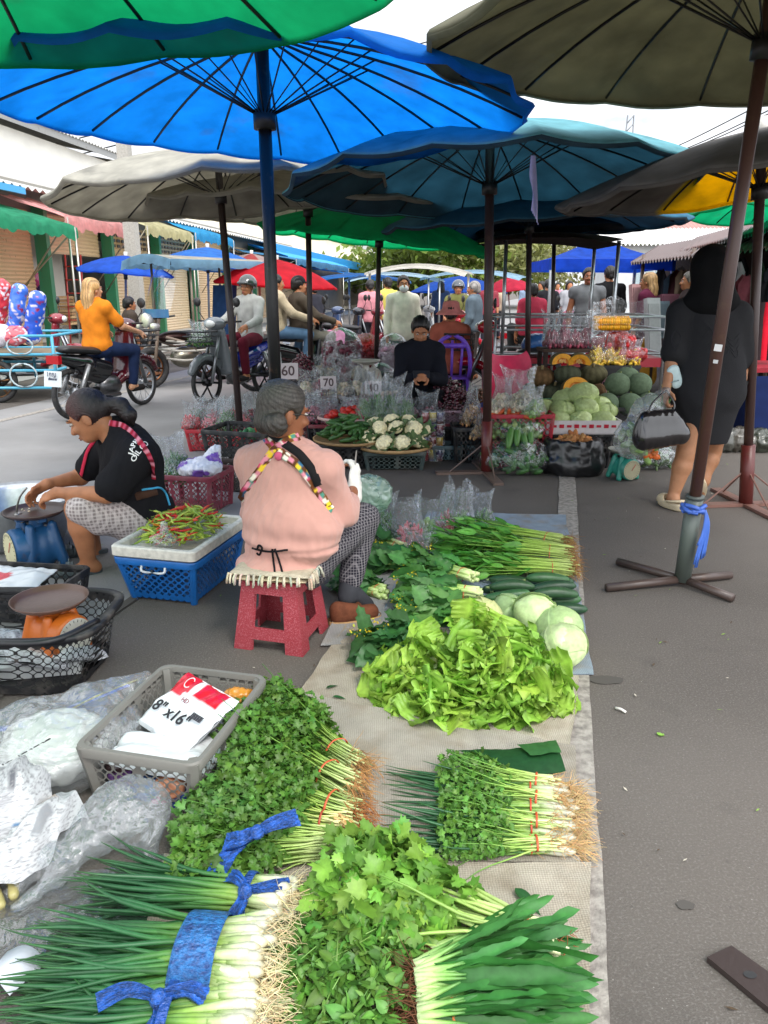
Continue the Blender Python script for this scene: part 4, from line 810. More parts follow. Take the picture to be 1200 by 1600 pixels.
# ---------------------------------------------------------------- generic smaller figures
def figure(label, feet, h=1.58, yaw=0., shirt='#888888', pants='#333344', hair='#161210', skin=SKIN, pose='stand', long_hair=0, sleeve=.55, leg=.95, st=1., res=.013, hat=None, mask=False, helmet=None, arms=None, face=True, look=None, shirt_len=.0, lean=0., skirt=False, hatcol=None, glasses=False, group=None, open_pose=None, fingers=True, seat_z=.42, headup=(0,0,1)):
    """clothed person; yaw 0 faces away from the camera (+Y), positive turns to the left"""
    feet = A(*feet); q = h/1.60; Rz = rotz(yaw); X = lambda x, y, z: feet+Rz @ A(x*q, y*q, 0)+A(0,0,z*q)
    if pose == 'stand': pz, hipy = .88, 0
    else: pz, hipy = seat_z/q+.09, 0
    ly = lambda z: lean*(z-pz)
    J = dict(pelvis=X(0,hipy,pz), chest=X(0,ly(pz+.36),pz+.34-.12*abs(lean)**2), neck=X(0,ly(pz+.53),pz+.50-.2*lean**2), shL=X(-.165*st,ly(pz+.46),pz+.435-.16*lean**2), shR=X(.165*st,ly(pz+.46),pz+.435-.16*lean**2))
    if pose == 'stand':
        J.update(hiL=X(-.085,0,pz-.04), hiR=X(.085,0,pz-.04), knL=X(-.09,.02,.47), knR=X(.09,.03,.47), anL=X(-.10,0,.075), anR=X(.10,-.02,.075), toL=X(-.12,.15,.03), toR=X(.12,.13,.03))
    elif pose == 'ride':
        J.update(hiL=X(-.10,.02,pz-.04), hiR=X(.10,.02,pz-.04), knL=X(-.19,.42,pz-.08), knR=X(.19,.42,pz-.08), anL=X(-.17,.36,pz-.5), anR=X(.17,.36,pz-.5), toL=X(-.18,.52,pz-.55), toR=X(.18,.52,pz-.55))
    else:
        J.update(hiL=X(-.10,.02,pz-.04), hiR=X(.10,.02,pz-.04), knL=X(-.15,.42,pz-.02+.06), knR=X(.15,.42,pz+.04), anL=X(-.13,.36,.07), anR=X(.13,.36,.07), toL=X(-.15,.5,.03), toR=X(.15,.5,.03))
    aa = dict(elL=(-.22,.0,-.26), wrL=(-.23,.08,-.49), elR=(.22,.0,-.26), wrR=(.23,.08,-.49))
    if pose == 'ride': aa = dict(elL=(-.26,.16,-.22), wrL=(-.27,.44,-.30), elR=(.26,.16,-.22), wrR=(.27,.44,-.30))
    if arms: aa.update(arms)
    for k_, v in aa.items(): s0 = J['sh'+k_[2]]; J[k_] = s0+Rz @ A(v[0]-(-.165 if k_[2] == 'L' else .165), v[1], 0)*q+A(0,0,v[2]*q)
    t = thing('person', label, 'person', feet, 0, group)
    fwd = Rz @ A(0,1,0) if look is None else A(*look); hc = J['neck']+A(0,0,.135*q)+fwd*A(1,1,0)*.02
    s = SDF(.03); RH, at = head_sdf(s, hc, fwd, headup, q, face); s.cone(hc-A(0,0,.05), J['neck']-A(0,0,.03), .046*q, .056*q); torso_sdf(s, J, -.006, st); limbs_sdf(s, J, st)
    for x, sg in (('L', 1), ('R', -1)):
        d = norm(J['wr'+x]-J['el'+x]); n = np.cross(A(0,0,1), fwd)*(-sg)*.5+A(0,0,-.6)+norm(J['neck']*A(1,1,0)-J['wr'+x]*A(1,1,0)+1e-6)*.6
        if fingers: hand(s, J['wr'+x], d, n, sg, .7, k=.005)
        else: hand(s, J['wr'+x], d, n, sg, .7)
    mesh_part(s, 'body', m_skin, t, skin, res)
    if face: face_parts(t, at, RH, q, glasses=glasses, eyes=not mask or True)
    s = SDF(.05); Rb = torso_sdf(s, J, .018, st*1.05, .06)
    if shirt_len: s.cone(J['pelvis'], J['pelvis']-A(0,0,shirt_len*q), .17*st*q, .185*st*q, .05, (Rb[:, 1], .75)); s.half(J['pelvis']-A(0,0,shirt_len*q), (0,0,-1))
    else: s.half(J['pelvis']-A(0,0,.06), (0,0,-1))
    for x in 'LR':
        e, w, h_ = J['el'+x], J['wr'+x], J['sh'+x]
        if sleeve <= .5: s.cone(h_, h_+(e-h_)*sleeve*2, .070*st, .070*st, .03)
        else: s.cone(h_, e, .068*st, .060*st, .03); s.cone(e, e+(w-e)*(sleeve-.5)*2, .058*st, .048*st, .02)
    s.sub(J['neck']+A(0,0,.05), (.07,.07,.06), None, .01)
    mesh_part(s, 'shirt', m_cloth, t, hexc(shirt) if isinstance(shirt, str) else shirt, max(res, .011), .009, 11, int(feet[0]*10) % 9, wrd=(1,1,.7))
    s = SDF(.04); s.ell(J['pelvis']-A(0,0,.03), (.172*st*q, .135*st*q, .13*q), Rb, .05)
    if skirt: s.cone(J['pelvis']-A(0,0,.02), A(feet[0], feet[1], .22), .16*q, .22*q, .05)
    else:
        for x in 'LR':
            s.cone(J['hi'+x], J['kn'+x], .095*st, .070*st, .03)
            if leg > .5: s.cone(J['kn'+x], J['kn'+x]+(J['an'+x]-J['kn'+x])*(leg-.5)*2, .068*st, .055, .02)
    mesh_part(s, 'skirt' if skirt else 'trousers', m_cloth, t, hexc(pants), max(res, .012), .004, 18, 2)
    s = SDF(.02)
    for x in 'LR': s.cone(J['an'+x]-A(0,0,.04), J['to'+x]+A(0,0,.01), .04, .038, .02)
    mesh_part(s, 'shoes', m_rough, t, hexc('#2b2726'), .014)
    if hair:
        s = SDF(.015); hair_shell(s, at, RH, q, .011); s.half(at(0,.05,.03), norm(RH @ A(0,1,-.55)), .012); s.half(at(0,0,-.075 if not long_hair else -.6), (0,0,-1), .01)
        if long_hair: s.chain([at(0,-.06,.02), at(0,-.085,-.10), at(0,-.085-lean*.2,-.10-long_hair*.6), at(0,-.08-lean*.3,-.10-long_hair)], [.088*q,.09*q,.08*q,.035*q], .03, (RH[:, 1], .6))
        else: s.ell(at(0,-.09,-.03), (.045,.035,.045), RH, .02)
        V, F = s.mesh(.010); dd = V @ RH[:, 0]; V = displace(V, F, .003*np.sin(dd*240+3*wob(V, 12))); g = MB(); g.add(V, F, np.array(hexc(hair))*(1+.35*np.sin(dd*170+3*wob(V, 10)))[:, None]); g.build('hair', m_hair, t)
    if hat == 'bucket':
        g = MB(); g.lathe([(.001,.145),(.06,.143),(.092,.125),(.105,.06),(.112,.045),(.165,.005),(.18,-.012),(.176,-.016),(.11,.04)], at(0,-.005,.0), 24, RH, hexc(hatcol)); g.build('hat', m_cloth, t)
    if hat == 'cap':
        s = SDF(.01); s.ell(at(0,-.01,.04), (.09,.106,.095), RH); s.half(at(0,0,.03), -RH[:, 2]); s.cone(at(-.03,.10,.035), at(-.02,.16,.028), .03, .03, .01, (RH[:, 2], .3)); s.cone(at(.03,.10,.035), at(.02,.16,.028), .03, .03, .01, (RH[:, 2], .3)); V, F = s.mesh(.008); g = MB(); g.add(V, F, hexc(hatcol)); g.build('cap', m_cloth, t)
    if helmet:
        s = SDF(.01); s.ell(at(0,-.012,.035), (.118,.135,.125), RH); s.half(at(0,.03,.012), norm(RH @ A(0,.25,-1)), .008); s.cone(at(-.06,.115,.045), at(.06,.115,.045), .022, .022, .02); V, F = s.mesh(.008); g = MB(); g.add(V, F, hexc(helmet)); g.build('helmet', m_gloss, t)
        g = MB(); g.tube([at(-.085,.0,.0), at(-.07,.03,-.09), at(0,.06,-.118), at(.07,.03,-.09), at(.085,.0,.0)], .006, 5, (.02,.02,.02)); g.build('chin_strap', m_cloth, t)
    if mask:
        s = SDF(.01); s.ell(at(0,.062,-.052), (.062,.056,.052), RH); s.half(at(0,.03,0), -RH[:, 1]); V, F = s.mesh(.007); g = MB(); g.add(V, F, hexc('#e6e8ea')); g.build('face_mask', m_cloth, t)
    return t, J, at, RH
# ---------------------------------------------------------------- figures in the middle and far distance
gz = lambda px, Y: A(W(px, 600, Y)[0], Y, 0)
CAMD = math.pi   # yaw that faces the camera
t, J, at, RH = figure('seated woman in a dark navy hooded jacket looking down at her phone', gz(655, 7.35), 1.56, CAMD, '#14161f', '#0f1016', pose='sit', seat_z=.36, sleeve=.96, res=.009, look=(0,-1,-.55), lean=.18, arms=dict(elL=(-.20,.10,-.26), wrL=(-.06,.30,-.22), elR=(.20,.10,-.26), wrR=(.06,.30,-.22)), skin=SKIN)
s = SDF(.03); s.cone(J['neck']+A(-.06,.03,-.01), J['neck']+A(.06,.03,-.01), .065, .065); s.ell(J['neck']+A(0,.06,-.03), (.13,.07,.08)); mesh_part(s, 'hood', m_cloth, t, hexc('#14161f'), .011, .005, 16)
tk = thing('phone', 'phone held in both hands by the woman in the dark hooded jacket', 'phone', (J['wrL']+J['wrR'])/2+A(0,-.05,.02)); g = MB(); g.box((J['wrL']+J['wrR'])/2+A(0,-.06,.035), (.15,.012,.075), eul(-.7,0,.05), (.02,.02,.025)); g.build('case', m_plastic, tk, False)
figure('standing woman in a white frilled blouse and white face mask', gz(629, 10.9), 1.56, CAMD+.1, '#dcd6c6', '#3b5a54', sleeve=.95, mask=True, res=.011, shirt_len=.12, hair='#1c1512')
t, J, at, RH = figure('woman with a pink bucket hat and rust red jacket seated with her back turned', gz(702, 9.25), 1.56, -.15, '#b0604e', '#403030', pose='sit', seat_z=.44, sleeve=.95, hat='bucket', hatcol='#e08a86', res=.011, hair='#1c1614')
figure('helmeted woman in a pale jacket sitting on a grey scooter', gz(372, 10.3)+A(.15,.28,0), 1.56, CAMD-.48, '#a3a49f', '#5a1626', pose='ride', seat_z=.74, helmet='#2f3534', glasses=True, sleeve=.95, res=.010, hair=None)
figure('long haired blonde woman in an orange t-shirt riding a motorbike', gz(158, 9.15), 1.58, -.38, '#d07a1e', '#1c2a4a', hair='#b08a58', long_hair=.20, pose='ride', seat_z=.70, sleeve=.36, res=.010, skin=SKIN_L, look=(.6,.8,0))
figure('pillion rider in a beige sweatshirt sitting behind a dark capped rider', gz(436, 11.3), 1.58, -1.1, '#b3a388', '#5f7f9f', pose='ride', seat_z=.78, sleeve=.96, hair='#14100e', res=.013)
figure('dark capped motorcycle rider with a brown jacket and hand raised to the face', gz(470, 11.5), 1.62, -1.1, '#4b4238', '#7e7a70', pose='ride', seat_z=.74, sleeve=.96, hat='cap', hatcol='#1a1a1d', res=.013, arms=dict(elL=(-.25,.10,-.24), wrL=(-.10,.16,.06)))
figure('standing man in a grey vest over a pink t-shirt', gz(908, 11.8), 1.68, CAMD-.2, '#6c6f72', '#2e2c2c', sleeve=.1, res=.012, skin=SKIN_D, st=1.08)
figure('dark haired man in black seen from behind under the blue gazebo', gz(940, 13.2), 1.74, .1, '#151517', '#1a1a1c', sleeve=.95, res=.014, st=1.1)
figure('woman in a maroon tunic and golden skirt with a patterned shawl', gz(1000, 11.2), 1.60, .9, '#5a1f38', '#b5822f', hair='#9a7a52', long_hair=.12, sleeve=.4, skirt=True, res=.012, shirt_len=.25)
figure('grey haired woman in profile behind the black dress', gz(1062, 10.5), 1.60, 1.4, '#3c3030', '#2a2a2a', hair='#6b625a', res=.012)
figure('elderly woman in a blue grey patterned blouse with a white headscarf', gz(737, 12.6), 1.50, 1.2, '#5c6a74', '#4a4240', hair='#8b8580', sleeve=.9, res=.013)
figure('rider in an olive jacket and dark helmet beyond the elderly woman', gz(712, 14.5), 1.56, CAMD, '#6a6a3c', '#333333', pose='ride', seat_z=.72, helmet='#3d444a', hair=None, res=.015)
figure('person in a pink striped top walking away down the market', gz(579, 15.5), 1.55, .2, '#d08a92', '#2a2a30', res=.015)
figure('child in a lilac top sitting among the parked motorbikes', gz(524, 13.5), 1.05, CAMD+.6, '#c07fa0', '#443344', pose='sit', seat_z=.3, res=.014)
figure('person in a dark top bending among the far motorbikes', gz(500, 16.5), 1.5, .7, '#2b2b33', '#333344', res=.016, lean=.3)
figure('man in a yellow and white jersey standing by the far bikes', gz(606, 16), 1.6, .4, '#c9c060', '#25304a', res=.016)
figure('person in a brown top sitting behind the three wheeled motorbike', gz(212, 13.0), 1.5, -1.0, '#4a4038', '#333333', pose='sit', seat_z=.5, res=.015)
figure('small figure in red and white stripes seated on the silver cart', gz(825, 11.5), 1.4, .3, '#c9435a', '#333333', pose='sit', seat_z=.75, res=.014)
fc = [('#3b4a6b','#222230'), ('#8a3a44','#33303a'), ('#c9b9a0','#3a3a44'), ('#4a6a52','#2a2a30'), ('#222226','#1a1a1e'), ('#b07a8a','#3a3040'), ('#7a8aa0','#2b2b33'), ('#c98a3a','#30303a'), ('#5a4a6b','#222222'), ('#a0a0a4','#33343a')]
names = ['navy', 'maroon', 'cream', 'green', 'black', 'rose', 'blue grey', 'mustard', 'purple', 'light grey']
far = []
for k in range(10):
    t, *_ = figure('distant shopper in a %s top in the crowd down the road' % names[k], (0, 0, 0), 1.58, [0, CAMD, .8, 2.2][k % 4], fc[k][0], fc[k][1], res=.022, face=False, group='shoppers in the far crowd', fingers=False, long_hair=.1 if k % 3 == 0 else 0)
    far.append(t)
spots = [(686, 21), (758, 19), (772, 23), (838, 22), (848, 17), (862, 25), (812, 28), (690, 31), (742, 34), (880, 20)]
for t, (px, Y) in zip(far, spots): t.location = tuple(gz(px, Y))
# ================================================================ produce on the near mats
def RM(d, n):
    x = norm(d); y = norm(np.cross(n, x)); z = np.cross(x, y); return np.stack((x, y, z), -1)
def rdir(n, k=1): return rng.normal(size=(n, 3))*k
def leaf_grid(wf, nu=8, nv=4, fold=.25, curl=-.25, ruffle=0, rf=5, seed=0, serr=0):
    u = np.linspace(0, 1, nu+1)[:, None]; v = np.linspace(-1, 1, nv+1)[None]; w = wf(u)
    if serr: w = w*(1+serr*(np.arange(nu+1)[:, None] % 2))
    ph = seed*1.7
    z = fold*w*np.abs(v)+curl*u*u+ruffle*np.abs(v)**1.6*np.sin(u*6.28*rf+ph+v*1.4)*(.3+u)+ruffle*.5*np.sin(u*6.28*rf*1.9+ph*2-v*2)*v*v
    x = u*(1-.06*np.abs(v))+0*v+ruffle*.35*np.abs(v)*np.cos(u*6.28*rf*1.3+ph); y = v*w+ruffle*.3*np.sin(u*20+ph)*np.abs(v)
    P = np.stack((x, y, z), -1); i, j = np.meshgrid(np.arange(nu), np.arange(nv), indexing='ij'); b = nv+1
    F = np.stack((i*b+j, i*b+j+1, (i+1)*b+j+1, (i+1)*b+j), -1).reshape(-1, 4)
    C = np.broadcast_to(1.25-.35*np.abs(v)**.6-.0*u, z.shape)
    return P.reshape(-1, 3), F, C.reshape(-1).copy()
def leaf_fan(lobes=3, n=15, r0=.34, tooth=.12, seed=0, span=4.0):
    """flat lobed leaf (coriander, celery): stalk at the origin, blade along +x"""
    r = np.random.default_rng(seed); th = np.linspace(-span/2, span/2, n); c = A(.30, 0, 0)
    rad = r0*(.72+.38*np.abs(np.cos(th*lobes/span*math.pi)))*(1+tooth*(np.arange(n) % 2*2-1))*(1+.1*r.normal(size=n))*(1+.25*np.cos(th))
    V = [c, A(0, 0, 0)]+[c+A(rad[i]*math.cos(th[i])*1.3, rad[i]*math.sin(th[i])*1.35, .10*math.sin(th[i]*3+seed)-.15*rad[i]) for i in range(n)]
    F = [(0, 2+i, 3+i) for i in range(n-1)]+[(0, 1, 2), (0, n+1, 1)]
    return np.array(V), np.array(F), np.r_[1.2, 1.1, np.full(n, .95)]
def ovate(u): return .02+.34*np.sin(math.pi*np.clip(u, 0, 1)**.75)**.8
def lanceo(u): return .015+.15*np.sin(math.pi*np.clip(u, 0, 1)**.7)
def strap(u): return .022+.026*np.sin(math.pi*np.clip(u*.9+.05, 0, 1)**1.3)
CIL = [leaf_fan(3, 13, .34, .16, k) for k in range(4)]; CEL = [leaf_fan(3, 23, .38, .13, 20+k, 4.2) for k in range(4)]
OVA = [leaf_grid(ovate, 6, 4, .2, -.3*(k % 3), .03, 2, k) for k in range(4)]; LAN = [leaf_grid(lanceo, 6, 2, .3, -.25*(k % 3)+.1, .01, 2, k) for k in range(3)]
STR = [leaf_grid(strap, 18, 2, .5, -.22*(k % 3), .010, 3, k, .12) for k in range(3)]
COLL = [leaf_grid(lambda u: .05+.33*np.sin(math.pi*np.clip(u, 0, 1)**.6)**.7, 10, 6, .12, -.25*(k % 3), .05, 3, k) for k in range(5)]
LET = [leaf_grid(lambda u: .07+.42*np.clip(u, 0, 1)**.75*(1-.35*np.clip((u-.75)/.25, 0, 1)**2), 28, 14, .08, -.35+.2*(k % 3), .07, 6+k % 4, k) for k in range(6)]
def jit(col, n, k=.18, hue=.1):
    c = np.array(hexc(col) if isinstance(col, str) else col); b = 1+rng.normal(size=(n, 1))*k; return np.clip(c*b*(1+rng.normal(size=(n, 3))*hue*A(1,.4,.6)), .002, .95)
def scatter(mb, T, P, d, n, size, col, k=.18):
    idx = rng.integers(0, len(T), len(P))
    for q in range(len(T)):
        s = idx == q
        if s.any(): mb.inst(T[q], RM(d[s], n[s]), P[s], jit(col, s.sum(), k), size[s])
def stems(mb, B, d, L, n, w, h, tb, r, cols, zc, bend=.02, m=9, up=A(0,0,1), len_j=.12, base_j=.015, sides=6, floor=.008, exp=1.):
    """a bunch of stalks: w,h half widths at base / band / tip; returns points (n,m,3)"""
    d = norm(d); s = norm(np.cross(up, d)); a = rng.uniform(0, 6.283, n); q = np.sqrt(rng.uniform(0, 1, n)); ca, cb = q*np.cos(a), q*np.sin(a)
    t = np.linspace(0, 1, m); W_ = np.interp(t, (0, tb, 1), w); H_ = np.interp(t, (0, tb, 1), h); ln = L*(1-np.abs(rng.normal(size=n))*len_j); off = rng.normal(size=n)*base_j
    ph = rng.uniform(0, 6.28, (n, 2)); am = rng.normal(size=(n, 2))*bend*t[:, None, None].transpose(1, 0, 2)*1. if False else rng.normal(size=(n, 2))*bend
    X = B+d*(off[:, None]+ln[:, None]*t**exp)[..., None]+s*(ca[:, None]*W_+am[:, :1]*(t**2)+.15*bend*np.sin(t*9+ph[:, :1]))[..., None]
    z = np.interp(t, (0, tb, 1), zc); X = X+up*(cb[:, None]*H_+z+am[:, 1:]*t**2)[..., None]
    X[..., 2] = np.maximum(X[..., 2], floor+.004*rng.uniform(size=(n, 1)))
    rr = np.interp(t, np.linspace(0, 1, len(r)), r)[None]*rng.uniform(.75, 1.2, (n, 1)); cc = np.array([np.interp(t, np.linspace(0, 1, len(cols)), [hexc(c)[k] for c in cols]) for k in range(3)]).T[None]*(1+rng.normal(size=(n, 1, 1))*.13)
    mb.tubes(X, rr, sides, np.clip(cc, .002, .95)); return X
def roots(mb, P, d, n, L, col, r=.0008, curl=.5, m=6):
    i = rng.integers(0, len(P), n); p = P[i]+rdir(n, .004); dd = norm(d+rdir(n, .38)); X = [p]
    for k in range(m-1): dd = norm(dd+rdir(n, curl*.5)-A(0,0,.10)); p = p+dd*(L/(m-1))*rng.uniform(.5, 1.3, (n, 1)); p = np.maximum(p, A(-99, -99, .006)); X.append(p)
    mb.tubes(np.stack(X, 1), np.linspace(r, r*.35, m), 3, jit(col, n, .2), cap=False)
def band(t, C, d, w, h, wid, col, mat=None, name='rubber_band', up=A(0,0,1), n=28, coils=1, thick=.002):
    d = norm(d); s = norm(np.cross(up, d)); g = MB(); th = np.linspace(0, 6.283, n, endpoint=False); rows = []
    for k, (o, q) in enumerate(((-.5, 1.0), (-.42, 1.04), (0, 1.05), (.42, 1.04), (.5, 1.0))):
        rows.append([C+d*(o*wid+.0*wob(A(a, 0, 0), 2))+s*(w+thick)*q*math.cos(a)*(1+.03*math.sin(a*7+k))+up*(h+thick)*q*math.sin(a)*(1+.03*math.cos(a*5)) for a in th])
    g.grid(np.array(rows), hexc(col), True); return g.build(name, mat or m_plastic, t)
m_raffia = M('woven_plastic_raffia', vc=True, rough=.28, spec=.7, col2=(.012,.05,.20), nscale=60, lo=.35, hi=.65, stretch=(1,1,3), bump=.9, bscale=130)
def raffia_bow(t, C, d, tails, w=.03, col='#1f5fc0'):
    g = MB()
    for k, pts in enumerate(tails):
        P = spline(pts, 8); T = norm(np.gradient(P, axis=0)); S = norm(np.cross(T, A(.15, -.5, 1))); n = len(P); ww = w*np.interp(np.linspace(0, 1, n), (0, .3, 1), (.45, .8, 1.15))[:, None]
        v = np.linspace(-.5, .5, 9); rows = P[:, None]+S[:, None]*(v[None, :, None]*ww[:, None])+np.stack((0*v, 0*v, .006*np.sin(np.arange(9)*2.4+k)), -1)[None]*(1+.4*np.sin(np.arange(n)*.7))[:, None, None]
        C_ = np.array(hexc(col))*(.8+.5*rng.uniform(size=(n, 9, 1))); g.grid(rows, C_)
    g.ell(C, (.018,.02,.016), None, hexc(col), 12, 8); g.build('blue_raffia_tie', m_raffia, t)
# ---------------------------------------------------------------- mats
m_mat = M('woven_sack_mat', vc=True, rough=.95, spec=.12, col2=hexc('#8d7f6c'), nscale=7, lo=.48, hi=.78, bump=.45, bscale=190, var=.12)
def add_weave(m, sc=130):
    n, l = m.node_tree.nodes, m.node_tree.links; b = n['Principled BSDF']; t = n.new('ShaderNodeTexCoord'); src = b.inputs['Base Color'].links[0].from_socket
    for ax in 'XY':
        w = n.new('ShaderNodeTexWave'); w.bands_direction = ax; w.inputs['Scale'].default_value = sc; w.inputs['Distortion'].default_value = 3; w.inputs['Detail'].default_value = 2; l.new(t.outputs['Object'], w.inputs['Vector'])
        r = n.new('ShaderNodeMapRange'); r.inputs['To Min'].default_value = .86; r.inputs['To Max'].default_value = 1.08; l.new(w.outputs['Fac'], r.inputs['Value'])
        h = n.new('ShaderNodeHueSaturation'); l.new(r.outputs['Result'], h.inputs['Value']); l.new(src, h.inputs['Color']); src = h.outputs['Color']
    l.new(src, b.inputs['Base Color'])
add_weave(m_mat, 48)
def mat_sheet(label, quad_px, z, col, seed, n=40, rough=.005, curl=.0):
    a, b, c, d = [G(x, y, z) for x, y in quad_px]; u = np.linspace(0, 1, n+1)[:, None, None]; v = np.linspace(0, 1, n+1)[None, :, None]
    P = (1-u)*((1-v)*a+v*b)+u*((1-v)*d+v*c); e = np.minimum(np.minimum(u, 1-u), np.minimum(v, 1-v))[..., 0]
    P[..., 2] += rough*(.5+.5*wob(P, 7, seed))+.35*rough*wob(P, 22, seed+1)+curl*np.clip(1-e/.03, 0, 1)*(.5+.5*wob(P, 9, seed+2))
    P[..., :2] += (.010*wob(P, 6, seed+3)*np.clip(1-e/.08, 0, 1))[..., None]; Q = P.copy(); Q[..., 2] = P[..., 2]-.003
    g = MB(); g.grid(P, hexc(col))
    rim = [P[0], P[:, -1], P[-1][::-1], P[:, 0][::-1]]; R_im = np.concatenate(rim); g.grid(np.stack((R_im, R_im-A(0,0,.004)), 0), hexc(col, .8))
    r = np.random.default_rng(seed)
    o = g.build('mat', m_mat); return tag(base_at(o), label, 'mat', 'mats under the vegetables')
mat_sheet('blue grey tarpaulin mat under the cucumbers and cabbages', [(668, 800), (884, 806), (926, 1056), (560, 1040)], .006, '#8d9aa6', 1, curl=.006)
mat_sheet('beige sack mat under the lettuce heap, frayed at its left edge', [(545, 968), (700, 985), (862, 1192), (405, 1172)], .009, '#a89f90', 2, curl=.006)
mat_sheet('narrow beige sheet beside the lettuce along the white line', [(760, 1050), (906, 1056), (888, 1200), (740, 1200)], .013, '#b0a797', 5, curl=.004)
mat_sheet('pale grey mat under the coriander bunches', [(470, 1085), (900, 1165), (907, 1352), (330, 1340)], .017, '#a39c90', 3, curl=.005)
mat_sheet('nearest beige mat under the celery and herbs', [(260, 1335), (926, 1348), (921, 1720), (160, 1720)], .022, '#aaa192', 4, curl=.006)
mat_sheet('grey sheet of cardboard under the leafy greens beside the shoe', [(560, 880), (700, 880), (640, 1000), (500, 1010)], .010, '#9a9a98', 6, curl=.003)
# ---------------------------------------------------------------- big spring onions, bottom left
def spring_onion(label, base_px, tip_px, n, w, h, z, L=None, tie='wrap', tb=.20, bulbs=.0085, seed=0, roots_n=420, group='bundles of spring onions', rc='#d9c79c', tube_n=8):
    B, T = G(*base_px, z), G(*tip_px, z); d = norm(T-B); L = np.linalg.norm(T-B) if L is None else L; t = thing('spring_onion_bundle', label, 'spring onions', B*A(1,1,0)+d*L*.4, 0, group)
    g = MB(); X = stems(g, B, d, L, n, (w[0], w[1], w[2]), (h[0], h[1], h[2]), tb, (bulbs*1.05, bulbs*.75, bulbs*.62, bulbs*.62, bulbs*.55, bulbs*.4, .0006), ('#bcc09e', '#88a84c', '#4d7f3a', '#2f6036', '#2c5b37', '#2b5634', '#32602f'), (z*0, z*.0, -z*.5), .035, 12, sides=tube_n, len_j=.16, base_j=.012)
    g.build('leaves', m_stem, t)
    g = MB(); bl = X[:, :3]; i = bl[:, 0]; dd = norm(bl[:, 1]-bl[:, 0])
    P = np.stack((i-dd*.030, i-dd*.018, i-dd*.004, i+dd*.022, i+dd*.05), 1); g.tubes(P, np.array((.35, 1.12, 1.25, 1.0, .82))*bulbs, tube_n, np.clip(np.array([hexc(c) for c in ('#b5a984', '#c4c2ae', '#c6c5b2', '#bdc49c', '#98b468')])[None]*(1+rng.normal(size=(n, 1, 1))*.05), 0, .9)); g.build('white_bulbs', m_veg, t)
    g = MB(); roots(g, i-dd*.032, -d, roots_n, .075, rc, .0011, .6); g.build('roots', m_rough, t)
    C = B+d*L*tb; C[2] = z
    return t, B, d, C, L
t, B, d, C, L = spring_onion('largest spring onion bundle with a wide blue raffia band', (392, 1500), (20, 1480), 170, (.105, .085, .15), (.055, .05, .05), .075, tb=.19, bulbs=.0098)
band(t, B+d*L*.205-A(0,0,.002), d, .098, .064, .088, '#2a74b8', m_raffia, 'blue_raffia_band')
t, B, d, C, L = spring_onion('spring onion bundle behind the largest one, tied with a blue raffia bow', (438, 1408), (120, 1368), 80, (.055, .05, .075), (.045, .04, .045), .06, tb=.16, bulbs=.0098)
band(t, B+d*L*.15, d, .056, .048, .022, '#1f55b5', m_raffia, 'blue_raffia_band')
c0 = B+d*L*.15+A(0,-.03,.045); raffia_bow(t, c0, d, [[c0, c0+A(.05,.0,.012), c0+A(.10,.02,.0)], [c0, c0+A(-.02,.02,.012), c0+A(-.05,.045,.0)], [c0, c0+A(-.005,-.03,-.01), c0+A(-.03,-.075,-.035)]])
t, B, d, C, L = spring_onion('nearest spring onion bundle at the bottom edge with a knotted blue tie', (378, 1596), (0, 1592), 120, (.085, .075, .12), (.045, .04, .05), .07, tb=.2, bulbs=.0092)
c0 = G(248, 1560, .115); raffia_bow(t, c0, d, [[c0, c0+A(-.06,.01,.01), c0+A(-.115,-.01,.0)], [c0, c0+A(.05,.01,.008), c0+A(.09,.0,.0)], [c0, c0+A(.01,-.04,-.005), c0+A(-.01,-.10,-.02)]])
band(t, G(262, 1600, .07), d, .085, .05, .02, '#1f55b5', m_raffia, 'blue_raffia_band')
